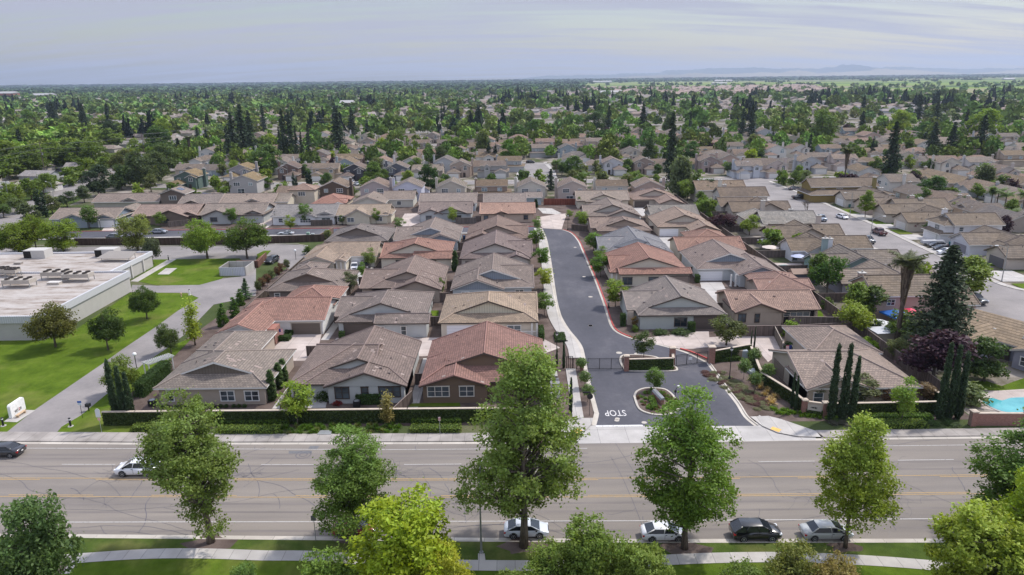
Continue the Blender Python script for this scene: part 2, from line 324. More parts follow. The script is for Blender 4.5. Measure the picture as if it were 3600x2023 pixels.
    return dict(mp=mp,s=(max(rf[0],s0) if eF!='hip' else rf[0],rb[0]),t0=t0,t1=t1,tc=tc,rz=rz,ze=ze,p=pitch,h=h,s0=s0,s1=s1)
def window(parent,x,y,w,z0,z1,n=2,nrm=(0,-1),fr=(.8,.8,.78),br=.12,glass='glass',name='window',arch=False):
    """window of n lights centred at x,y on a wall whose outward normal is nrm"""
    a=math.atan2(nrm[1],nrm[0])+math.pi/2; c,s=math.cos(a),math.sin(a); F=MB(); G=MB()
    def lb(u0,u1,d0,d1,zz0,zz1,B):
        B.add([(u*c+dd*s, u*s-dd*c, zz) for zz in (zz0,zz1) for u,dd in ((u0,d0),(u1,d0),(u1,d1),(u0,d1))],[(3,2,1,0),(4,5,6,7),(0,1,5,4),(1,2,6,5),(2,3,7,6),(3,0,4,7)])
    hw=w/2; o=.09
    lb(-hw-br,hw+br,0,o,-br,0,F); lb(-hw-br-.04,hw+br+.04,0,o+.03,z1-z0,z1-z0+br,F)
    lb(-hw-br,-hw,0,o,0,z1-z0,F); lb(hw,hw+br,0,o,0,z1-z0,F)
    pw=w/n; zm=(z1-z0)*.5
    for i in range(n):
        u0=-hw+i*pw
        if i: lb(u0-.05,u0+.05,0,o-.01,0,z1-z0,F)
        lb(u0,u0+pw,0,o-.03,zm-.03,zm+.03,F)
    if arch:
        k=8; pts=[(math.cos(math.pi*j/k)*(hw+br),math.sin(math.pi*j/k)*(hw+br)*.8+(z1-z0)+br) for j in range(k+1)]
        F.face([(u*c+(o+.02)*s,u*s-(o+.02)*c,z) for u,z in pts])
        pts=[(math.cos(math.pi*j/k)*(hw-.02),math.sin(math.pi*j/k)*(hw-.02)*.8+(z1-z0)+br) for j in range(k+1)]
        G.face([(u*c+(o+.035)*s,u*s-(o+.035)*c,z) for u,z in pts])
    lb(-hw,hw,0,.03,0,z1-z0,G)
    f=F.build(name,M['trim'],parent,color=fr,loc=(x,y,z0)); G.build('pane',M[glass],f); return f
def garage(parent,x,y,w,z1,nrm=(0,-1),col=(.7,.7,.7),fr=None):
    a=math.atan2(nrm[1],nrm[0])+math.pi/2; B=MB(); B.box(-w/2,w/2,-.06,.02,0,z1)
    g=B.build('garage_door',M['garage'],parent,color=col,loc=(x,y,0)); g.rotation_euler=(0,0,a)
    if fr:
        T=MB(); T.box(-w/2-.18,-w/2,-.1,.0,0,z1); T.box(w/2,w/2+.18,-.1,.0,0,z1); T.box(-w/2-.25,w/2+.25,-.12,.0,z1,z1+.2); T.build('door_frame',M['trim'],g,color=fr)
    return g
def door(parent,x,y,w=1.,h=2.1,nrm=(0,-1),col=(.06,.045,.04)):
    a=math.atan2(nrm[1],nrm[0])+math.pi/2; B=MB(); B.box(-w/2,w/2,-.05,.02,0,h); B.box(-w/2-.1,-w/2,-.08,.01,0,h+.1); B.box(w/2,w/2+.1,-.08,.01,0,h+.1); B.box(-w/2,w/2,-.08,.01,h,h+.1)
    g=B.build('door',M['painted'],parent,color=col,loc=(x,y,0)); g.rotation_euler=(0,0,a)
    k=MB(); k.cyl(w/2-.12,-.1,1.0,1.06,.04,6); k.build('door_handle',M['galv'],g); return g
def vents(roofobj,info,n,seed,col=(.5,.42,.38)):
    r=random.Random(seed)
    for _ in range(n):
        I=r.choice(info); 
        if I['s'][1]-I['s'][0]<2: continue
        s=r.uniform(I['s'][0]+.4,I['s'][1]-.4); k=r.uniform(.12,.75); sd=r.choice((-1,1)); t=I['tc']+sd*I['h']*k; z=I['rz']-I['h']*k*I['p']
        x,y,z=I['mp'](s,t,z); B=MB()
        if r.random()<.55: B.cyl(0,0,-.05,.38,.07,6); B.lathe(0,0,[(.2,-.02),(.12,.1)],8)
        else: B.obox(0,0,.5,.42,-.05,.2,0,0,.7)
        B.build('roof_vent',M['painted'],roofobj,color=col,loc=(x,y,z))
def patch_tiles(R,info,n,seed):
    r=random.Random(seed)
    for _ in range(n):
        I=r.choice(info)
        if I['s'][1]-I['s'][0]<3: continue
        s=r.uniform(I['s'][0]+.2,I['s'][1]-.8); k=r.uniform(.08,.35) if r.random()<.75 else r.uniform(.4,.8); sd=r.choice((-1,1)); w=.44; l=.5
        def pt(ss,kk):
            t=I['tc']+sd*kk; z=I['rz']-kk*I['p']+.035; return I['mp'](ss,t,z)
        k0=I['h']*k; R.face([pt(s,k0),pt(s+w,k0),pt(s+w,k0+l),pt(s,k0+l)],2)
BEIGE=(.50,.43,.34); TRIMW=(.72,.70,.66); TRIMD=(.085,.066,.055)
M['oddtile']=plain('replaced_tile',(.31,.245,.215),.85)
NH=[]
def house(label,wings,wall,roof,kind='roof_flat',trim=TRIMD,gcol=None,batten=False,nv=6,npatch=14,group='single storey homes of the gated community',posts=None,name='house',cat='house',extras=None):
    """wings in world metres; the house root sits at the mean of the footprint"""
    cx=sum((w[1]+w[2])/2 for w in wings)/len(wings); cy=sum((w[3]+w[4])/2 for w in wings)/len(wings)
    root=empty(name,(cx,cy,0),0,label,cat,group); R=MB(); W_=MB(); T=MB(); GS=[]; info=[]
    for w in wings:
        rd,x0,x1,y0,y1=w[:5]; o=w[5] if len(w)>5 else {}
        o=dict(o); info.append(roof_wing(R,W_,T,rd,x0-cx,x1-cx,y0-cy,y1-cy,G=GS,**o))
    sd=int(abs(cx*13+cy*7)); patch_tiles(R,info,npatch,sd)
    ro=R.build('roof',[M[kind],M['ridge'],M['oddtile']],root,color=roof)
    W_.build('wall',M['stucco'],root,color=wall); [q.build('gable',M['batten'] if batten else M['stucco'],root,color=gcol or wall) for q in GS if q.v]; T.build('eaves_trim',M['trim'],root,color=trim)
    vents(ro,info,nv,sd+1,tuple(.8*c for c in roof)); NH.append(root)
    H_=dict(root=root,cx=cx,cy=cy,roof=ro,trim=trim); return H_
def hwin(H,k,xa,ya,xb,yb,Y,n=2,fr=None,glass='glass'):
    """window on a camera-facing wall plane at world Y, its rectangle read off the survey sheet"""
    x0,z1=QW(k,xa,ya,Y); x1,z0=QW(k,xb,yb,Y); window(H['root'],(x0+x1)/2-H['cx'],Y-H['cy'],x1-x0,z0,z1,n,(0,-1),fr or H['trim'],glass=glass)
def hwm(H,x,Y,w=1.2,z0=.9,z1=2.2,n=2,nrm=(0,-1),fr=None,glass='glass'): window(H['root'],x-H['cx'],Y-H['cy'],w,z0,z1,n,nrm,fr or H['trim'],glass=glass)
def hgar(H,x,Y,w,h=2.2,col=(.08,.065,.055),nrm=(0,-1),fr=None): garage(H['root'],x-H['cx'],Y-H['cy'],w,h,nrm,col,fr)
def hdoor(H,x,Y,nrm=(0,-1),**k): door(H['root'],x-H['cx'],Y-H['cy'],nrm=nrm,**k)
def hposts(H,pts,h,col=TRIMW,w=.3):
    for x,y in pts:
        B=MB(); B.obox(0,0,w,w,0,h,0); B.obox(0,0,w*1.4,w*1.4,0,.2,0); B.build('porch_post',M['painted'],H['root'],color=col,loc=(x-H['cx'],y-H['cy'],0))
# ---------------------------------------------------------------- trees
def leaf_quads(C,nrm_bias,size,g,asp=1.5,droop=0.):
    """quads centred on C, loosely facing nrm_bias"""
    n=len(C); nr=g.normal(size=(n,3))*.8+nrm_bias; nr/=np.linalg.norm(nr,axis=1,keepdims=True)+1e-9
    t=g.normal(size=(n,3)); 
    if droop: t=t*.35+np.array([0,0,-1.])*droop
    t-=nr*(t*nr).sum(1,keepdims=True); t/=np.linalg.norm(t,axis=1,keepdims=True)+1e-9; b=np.cross(nr,t)
    s=(size*g.uniform(.6,1.35,n))[:,None]; t=t*s*asp*.5; b=b*s*.5; bend=nr*s*.12
    V=np.stack([C-t,C+b*1.-bend,C+t,C-b*1.-bend],1).reshape(-1,3)
    return V,np.arange(4*n).reshape(n,4)
def prof_round(h): return np.sqrt(np.clip(1-(2*h-1)**2,0,1))**.8
def prof_syc(h): return np.clip(np.sin(np.pi*np.clip(h,0,1)**.85)**.65*(1.05-.35*h),0,1)
def prof_pyr(h): return np.clip((1-h)**.62*np.minimum(1,.5+h*4.5)**1.,0.04,1)
def prof_vase(h): return np.clip(np.sin(np.pi*np.clip(h*.85+.12,0,1))**.7,0,1)
def prof_flat(h): return np.clip(np.sqrt(np.clip(1-h**2.2,0,1))*np.minimum(1,.55+h*2.5),0,1)
def prof_cone(h): return np.clip((1-h)**.9*.97+.03,0,1)*np.minimum(1,.5+h*4)
def prof_red(h): return np.clip((1-h)**.62,0,1)*np.minimum(1,.45+h*2.2)
def prof_col(h): return np.clip(np.minimum(1,h*6+.5)*(1-h)**.5*1.08,0.02,1)
def crown_pts(g,nc,prof,lump,inner=.35,fill=.75,lobes=5):
    """cluster centres inside a lumpy solid of revolution, unit height and radius"""
    ph=g.uniform(0,6.28,lobes); hh=g.uniform(.1,.95,lobes); am=g.uniform(.5,1.,lobes)*lump; out=[]
    while len(out)<nc:
        h=g.uniform(0,1); r0=float(prof(np.array(h)))
        if g.uniform()>r0**1.1+.05: continue
        a=g.uniform(0,6.283); k=1.
        for p,q,m in zip(ph,hh,am):
            da=math.atan2(math.sin(a-p),math.cos(a-p)); k+=m*(math.exp(-(da*da)/.45-((h-q)**2)/.02)-.22)
        rr=(inner+(1-inner)*g.uniform()**fill)*r0*max(.35,k)
        out.append((rr*math.cos(a),rr*math.sin(a),h))
    return np.array(out)
def tree_mesh(seed,H,Wd,h0,prof,nc,nl,ls,cs,lump=.5,trunk=.3,branches=14,asp=1.5,inner=.35,droop=0.,zf=.75,lean=0.,leafm='leaf',merged=False,stems=1,twig=.02,bark='bark',tz=1.,wig=.25,lobes=0,lr=.16):
    g=np.random.default_rng(seed); r=random.Random(seed)
    if lobes:
        LC=crown_pts(g,lobes,prof,lump*.6,.25,.6); LC=LC*np.array([Wd/2*.9,Wd/2*.9,(H-h0)*.9])+np.array([0,0,h0+(H-h0)*.04]); LR=Wd*lr*g.uniform(.65,1.25,lobes); wt=LR**2/np.sum(LR**2); li=g.choice(lobes,nc,p=wt); dv=g.normal(size=(nc,3)); dv/=np.linalg.norm(dv,axis=1,keepdims=True); dv[:,2]*=.85
        CC=LC[li]+dv*(LR[li]*g.uniform(.5,1.,nc)**.6)[:,None]; CC[:,2]=np.clip(CC[:,2],h0*.7,H)
    else:
        C=crown_pts(g,nc,prof,lump,inner); CC=C*np.array([Wd/2,Wd/2,H-h0]); CC[:,2]+=h0
    CC[:,0]+=lean*CC[:,2]/H*Wd
    cen=np.array([0,0,h0+(H-h0)*.45])
    off=g.normal(size=(nc,nl,3))*cs; off[...,2]*=zf
    if droop: off[...,2]-=np.abs(g.normal(size=(nc,nl)))*cs*droop*1.6
    L=(CC[:,None,:]+off).reshape(-1,3); outw=(L-cen); outw/=np.linalg.norm(outw,axis=1,keepdims=True)+1e-9
    V,F=leaf_quads(L,outw*.55+np.array([0,0,.55]),ls,g,asp,droop)
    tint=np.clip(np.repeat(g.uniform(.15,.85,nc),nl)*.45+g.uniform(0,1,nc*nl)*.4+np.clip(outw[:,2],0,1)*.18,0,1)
    B=MB()
    top=Vector((lean*Wd*.8,0,h0+(H-h0)*.8*tz))
    for st in range(stems):
        a0=6.28*st/stems+.5; sp=(Wd*.16 if stems>1 else 0.)
        pts=[]; rs=[]; n=7
        for i in range(n+1):
            t=i/n; pts.append((top.x*t*t+math.cos(a0)*sp*t+r.uniform(-1,1)*wig*trunk*(t>0),math.sin(a0)*sp*t+r.uniform(-1,1)*wig*trunk*(t>0),top.z*t)); rs.append(trunk/(1 if stems==1 else 1.5)*(1.25 if i==0 else (1-.85*t)))
        B.tube(pts,rs,6 if nc<150 else 8)
    idx=r.sample(range(nc),min(branches,nc))
    for i in idx:
        c=Vector(CC[i]); z=max(h0*.75,min(top.z*.95,c.z-(c.xy.length)*r.uniform(.45,.9))); t=z/top.z; s=Vector((top.x*t*t,0,z)); m=s.lerp(c,.5)+Vector((r.uniform(-.1,.1)*Wd,r.uniform(-.1,.1)*Wd,r.uniform(0,.05)*H))*.6
        B.tube([s,m,c],[trunk*.42*(1-.5*t),trunk*.22,twig],5,cap=False)
    return V,F,tint,B,leafm,bark
HOLD=[]
def proto_tree(*a,**k):
    name=k.pop('name','tree'); merged=k.pop('one',False)
    V,F,tint,B,lm,bk=tree_mesh(*a,**k)
    if merged:
        bv=np.array(B.v); bf=[f for f in B.f if len(f)==4]; bf=np.array(bf)
        VV=np.vstack([V,bv]); FF=np.vstack([F,bf+len(V)]); tt=np.concatenate([tint,np.zeros(len(bf))])
        o=np_mesh(name,VV,FF,[M[lm],M[bk]],None,tt); mi=np.zeros(len(FF),dtype=np.int32); mi[len(F):]=1; o.data.polygons.foreach_set('material_index',mi)
    else:
        o=empty(name); B.build('trunk',M[bk],o,smooth=True); np_mesh('crown',V,F,M[lm],o,tint)
    o['_h']=float(a[1]); o['_w']=float(a[2]); HOLD.append(o); return o
def conifer_mesh(seed,H,Wd,h0,tiers,per,ls,prof=prof_cone,trunk=.3,leafm='needle',ragged=.25,dens=6):
    g=np.random.default_rng(seed); pts=[]; B=MB(); nb=[]
    for i in range(tiers):
        t=(i+.5)/tiers; z=h0+(H-h0)*t; R_=float(prof(np.array(t)))*Wd/2
        k=max(3,int(per*(.35+.65*R_/(Wd/2))))
        for j in range(k):
            a=6.283*j/k+g.uniform(0,6.28); rr=R_*g.uniform(1-ragged,1+ragged*.5); dz=g.uniform(-.5,.5)*(H-h0)/tiers
            for q in range(dens):
                f=(q+g.uniform(.2,1))/dens; pts.append((math.cos(a)*rr*f+g.normal()*.05*Wd*.3,math.sin(a)*rr*f+g.normal()*.05*Wd*.3,z+dz-rr*f*.28+g.normal()*.1*H/tiers))
    L=np.array(pts); outw=L.copy(); outw[:,2]=0; outw/=np.linalg.norm(outw,axis=1,keepdims=True)+1e-6
    V,F=leaf_quads(L,outw*.4+np.array([0,0,.7]),ls,g,1.7)
    B.tube([(0,0,0),(0,0,H*.5),(0,0,H*.97)],[trunk,trunk*.6,.03],7)
    return V,F,g.uniform(0,1,len(F)),B,leafm,'bark'
def proto_conifer(*a,**k):
    name=k.pop('name','conifer'); merged=k.pop('one',False); V,F,tint,B,lm,bk=conifer_mesh(*a,**k)
    if merged:
        bv=np.array(B.v); bf=np.array([f for f in B.f if len(f)==4]); FF=np.vstack([F,bf+len(V)])
        o=np_mesh(name,np.vstack([V,bv]),FF,[M[lm],M[bk]],None,np.concatenate([tint,np.zeros(len(bf))])); mi=np.zeros(len(FF),dtype=np.int32); mi[len(F):]=1; o.data.polygons.foreach_set('material_index',mi)
    else:
        o=empty(name); B.build('trunk',M[bk],o,smooth=True); np_mesh('crown',V,F,M[lm],o,tint)
    o['_h']=float(a[1]); o['_w']=float(a[2]); HOLD.append(o); return o
TREES=[]
def plant(pr,x,y,h,w,color,label,cat='tree',group=None,rz=None,z=0.,name=None):
    c=pr.copy(); 
    for k in ('_h','_w'):
        if k in c: del c[k]
    if name: c.name=name
    COL.objects.link(c); c.location=(x,y,z); c.rotation_euler=(0,0,random.uniform(0,6.28) if rz is None else rz)
    c.scale=(w/pr['_w'],w/pr['_w'],h/pr['_h'])
    if c.type=='MESH': c.color=(*color,1)
    for ch in KIDS.get(pr.name,[]):
        d=ch.copy(); COL.objects.link(d); d.parent=c
        if d.name.startswith('crown') or d.name.startswith('frond') or d.name.startswith('dead'): d.color=(*color,1) if not d.name.startswith('dead') else (.15,.12,.09,1)
    tag(c,label,cat,group); TREES.append(c); return c
def cleanup_protos():
    for o in HOLD:
        for ch in KIDS.get(o.name,[]): bpy.data.objects.remove(ch)
        bpy.data.objects.remove(o)
def make_palm(seed,H,fl,nf,skirt=0.,name='palm_tree',tr=.22):
    g=random.Random(seed); o=empty(name); B=MB()
    B.tube([(0,0,0),(.05,0,H*.5),(0,0,H)],[tr*1.3,tr,tr*.9],8); B.build('trunk',M['bark'],o,smooth=True)
    def fronds(n,pmin,pmax,lng,wd,sag,name,yoff=0):
        V=[];F=[];T=[]
        for i in range(n):
            a=g.uniform(0,6.28); el=g.uniform(pmin,pmax); L=lng*g.uniform(.8,1.1); segs=7; prev=None
            for s in range(segs+1):
                t=s/segs; r=L*t*math.cos(el*(1-t*.6)-sag*t*t); z=H+yoff+L*(math.sin(el)*t-sag*t*t*.55); c=Vector((math.cos(a)*r,math.sin(a)*r,z)); sd=Vector((-math.sin(a),math.cos(a),0))
                if prev:
                    for side in (-1,1):
                        for q in range(3):
                            u=(q+.5)/3; b0=prev.lerp(c,u); w=wd*math.sin(math.pi*min(1,.15+t*.85))*g.uniform(.7,1.1)+.05
                            tip=b0+sd*side*w+Vector((0,0,-w*g.uniform(.3,.7)))+(c-prev)*.6; e=(c-prev)*.16; k=len(V)
                            V+= [tuple(b0-e),tuple(b0+e),tuple(tip+e*.3),tuple(tip-e*.3)]; F.append((k,k+1,k+2,k+3)); T.append(g.uniform(0,1))
                prev=c
        np_mesh(name,np.array(V),np.array(F),M['leaf'],o,np.array(T))
    fronds(nf,-.35,1.25,fl,fl*.30,.55,'fronds')
    if skirt: 
        V=[];F=[];T=[]
        for i in range(500):
            a=g.uniform(0,6.28); z=H-g.uniform(0,skirt); r=(.38+.5*(1-(H-z)/skirt))*g.uniform(.5,1.1)*.95; l=g.uniform(.6,1.3); c=Vector((math.cos(a)*r,math.sin(a)*r,z)); sd=Vector((-math.sin(a),math.cos(a),0))*.08; k=len(V); dn=Vector((0,0,-l))+Vector((math.cos(a),math.sin(a),0))*(-.1)
            V+=[tuple(c-sd),tuple(c+sd),tuple(c+dn+sd),tuple(c+dn-sd)]; F.append((k,k+1,k+2,k+3)); T.append(g.uniform(0,1))
        np_mesh('dead_fronds',np.array(V),np.array(F),M['leaf'],o,np.array(T))
    o['_h']=float(H); o['_w']=float(fl*2); HOLD.append(o); return o
def make_bare(seed,H,W_,name='bare_tree'):
    g=random.Random(seed); o=empty(name); B=MB(); Tw=MB()
    def grow(p,d,L,r,lv):
        q=p+d*L; m=p.lerp(q,.5)+Vector((g.uniform(-1,1),g.uniform(-1,1),0))*L*.06
        (B if lv<2 else Tw).tube([p,m,q],[r,r*.8,r*.6],5 if lv<3 else 3,cap=False)
        if lv>=6: return
        for _ in range(3 if lv<5 else 2):
            nd=(d+Vector((g.uniform(-1,1),g.uniform(-1,1),g.uniform(-.25,.6)))*.62).normalized(); grow(q,nd,L*g.uniform(.62,.85),r*.58,lv+1)
    grow(Vector((0,0,0)),Vector((0,0,1)),H*.2,.22,0); B.build('trunk',M['bark'],o); Tw.build('twigs',M['bark'],o); o['_h']=H; o['_w']=W_; HOLD.append(o); return o
# leaf colours (linear, real-world)
G_SYC=(.085,.150,.028); G_DK=(.045,.082,.02); G_MID=(.085,.145,.024); G_LIME=(.19,.27,.022); G_YEL=(.26,.31,.03); G_CON=(.030,.048,.024); G_CYP=(.018,.036,.014); G_OLV=(.12,.15,.05); G_PUR=(.040,.018,.028); G_RED=(.16,.07,.03); G_BLU=(.06,.09,.055); G_SAGE=(.16,.18,.09); G_FRESH=(.13,.22,.025)
pT={}
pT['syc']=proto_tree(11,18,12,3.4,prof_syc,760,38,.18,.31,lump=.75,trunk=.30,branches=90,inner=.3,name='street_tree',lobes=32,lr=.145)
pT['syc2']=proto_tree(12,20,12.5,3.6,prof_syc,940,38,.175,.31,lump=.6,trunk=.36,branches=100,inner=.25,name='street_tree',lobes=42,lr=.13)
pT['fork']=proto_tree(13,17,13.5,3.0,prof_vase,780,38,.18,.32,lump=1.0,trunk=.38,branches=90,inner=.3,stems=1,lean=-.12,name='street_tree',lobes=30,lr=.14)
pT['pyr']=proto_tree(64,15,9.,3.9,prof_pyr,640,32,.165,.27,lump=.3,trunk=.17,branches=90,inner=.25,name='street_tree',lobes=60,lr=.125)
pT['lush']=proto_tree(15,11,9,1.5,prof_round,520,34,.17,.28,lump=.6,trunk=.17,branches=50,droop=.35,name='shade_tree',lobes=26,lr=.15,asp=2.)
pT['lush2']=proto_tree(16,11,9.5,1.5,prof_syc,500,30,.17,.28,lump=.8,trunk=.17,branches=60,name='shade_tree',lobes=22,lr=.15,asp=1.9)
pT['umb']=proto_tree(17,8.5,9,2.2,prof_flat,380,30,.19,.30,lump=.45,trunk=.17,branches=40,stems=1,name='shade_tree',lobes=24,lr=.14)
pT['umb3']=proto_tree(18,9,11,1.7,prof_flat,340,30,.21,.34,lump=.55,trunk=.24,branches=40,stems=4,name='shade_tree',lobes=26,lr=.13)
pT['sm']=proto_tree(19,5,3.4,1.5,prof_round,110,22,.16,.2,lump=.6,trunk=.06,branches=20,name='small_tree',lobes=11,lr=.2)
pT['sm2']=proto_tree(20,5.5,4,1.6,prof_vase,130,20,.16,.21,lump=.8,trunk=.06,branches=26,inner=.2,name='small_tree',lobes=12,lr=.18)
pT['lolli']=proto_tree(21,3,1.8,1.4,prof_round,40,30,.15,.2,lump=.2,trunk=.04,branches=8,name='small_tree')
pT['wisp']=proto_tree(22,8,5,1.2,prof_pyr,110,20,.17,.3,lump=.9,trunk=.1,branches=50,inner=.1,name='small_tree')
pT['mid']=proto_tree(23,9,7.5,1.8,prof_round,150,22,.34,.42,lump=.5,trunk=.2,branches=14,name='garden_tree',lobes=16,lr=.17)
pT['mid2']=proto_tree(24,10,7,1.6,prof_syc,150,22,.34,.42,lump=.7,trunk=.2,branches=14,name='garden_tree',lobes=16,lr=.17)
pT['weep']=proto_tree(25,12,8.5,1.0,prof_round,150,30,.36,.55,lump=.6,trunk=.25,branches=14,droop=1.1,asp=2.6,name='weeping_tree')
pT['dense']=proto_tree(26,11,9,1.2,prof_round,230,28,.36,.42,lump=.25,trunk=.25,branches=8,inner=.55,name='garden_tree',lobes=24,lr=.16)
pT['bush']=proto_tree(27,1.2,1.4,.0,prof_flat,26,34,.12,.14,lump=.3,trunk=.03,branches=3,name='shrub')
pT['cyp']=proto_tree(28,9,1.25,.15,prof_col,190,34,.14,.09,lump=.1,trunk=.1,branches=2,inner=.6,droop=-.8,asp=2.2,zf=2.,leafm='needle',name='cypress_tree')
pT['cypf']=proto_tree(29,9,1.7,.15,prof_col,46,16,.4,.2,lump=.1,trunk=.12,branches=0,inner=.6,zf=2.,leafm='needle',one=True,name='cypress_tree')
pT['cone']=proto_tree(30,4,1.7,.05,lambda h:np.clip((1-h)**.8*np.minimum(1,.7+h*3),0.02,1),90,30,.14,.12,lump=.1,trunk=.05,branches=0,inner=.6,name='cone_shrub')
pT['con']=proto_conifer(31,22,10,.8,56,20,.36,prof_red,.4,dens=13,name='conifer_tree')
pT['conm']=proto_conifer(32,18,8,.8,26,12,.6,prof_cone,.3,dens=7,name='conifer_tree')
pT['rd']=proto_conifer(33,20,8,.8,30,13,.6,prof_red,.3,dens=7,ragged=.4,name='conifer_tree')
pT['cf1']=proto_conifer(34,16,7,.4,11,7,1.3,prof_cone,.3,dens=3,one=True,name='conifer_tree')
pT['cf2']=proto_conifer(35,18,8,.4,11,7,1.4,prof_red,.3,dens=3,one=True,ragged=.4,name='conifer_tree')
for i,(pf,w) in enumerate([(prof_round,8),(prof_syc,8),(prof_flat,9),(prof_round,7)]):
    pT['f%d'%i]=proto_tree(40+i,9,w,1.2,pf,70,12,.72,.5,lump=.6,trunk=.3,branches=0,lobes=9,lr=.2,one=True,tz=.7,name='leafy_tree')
pT['palm']=make_palm(50,13,2.6,46,skirt=5.5,tr=.26); pT['palm2']=make_palm(51,6,2.6,26,tr=.16); pT['bare']=make_bare(52,9,9)
# ---------------------------------------------------------------- vehicles
CARS={'sedan':dict(L=4.8,W=1.82,H=1.46,wb=.30,r=.33,hood=.92,trunk=1.0,belt=.98,cx=(-.62,-1.62,1.75,1.05),bed=0),
 'coupe':dict(L=4.45,W=1.8,H=1.4,wb=.29,r=.34,hood=.9,trunk=1.0,belt=.98,cx=(-.45,-1.35,1.95,1.05),bed=0),
 'suv':dict(L=4.75,W=1.9,H=1.72,wb=.29,r=.38,hood=1.08,trunk=1.15,belt=1.14,cx=(-.5,-1.5,2.25,1.55),bed=0),
 'pickup':dict(L=5.8,W=2.0,H=1.9,wb=.30,r=.42,hood=1.22,trunk=.8,belt=1.25,cx=(-.75,-1.35,.95,.75),bed=1),
 'van':dict(L=5.0,W=1.95,H=1.8,wb=.30,r=.36,hood=1.05,trunk=1.15,belt=1.12,cx=(-1.0,-1.8,2.35,2.1),bed=0),
 'old':dict(L=4.6,W=1.7,H=1.22,wb=.27,r=.33,hood=.86,trunk=.84,belt=.86,cx=(.1,-.55,1.5,.55),bed=0)}
CP={}
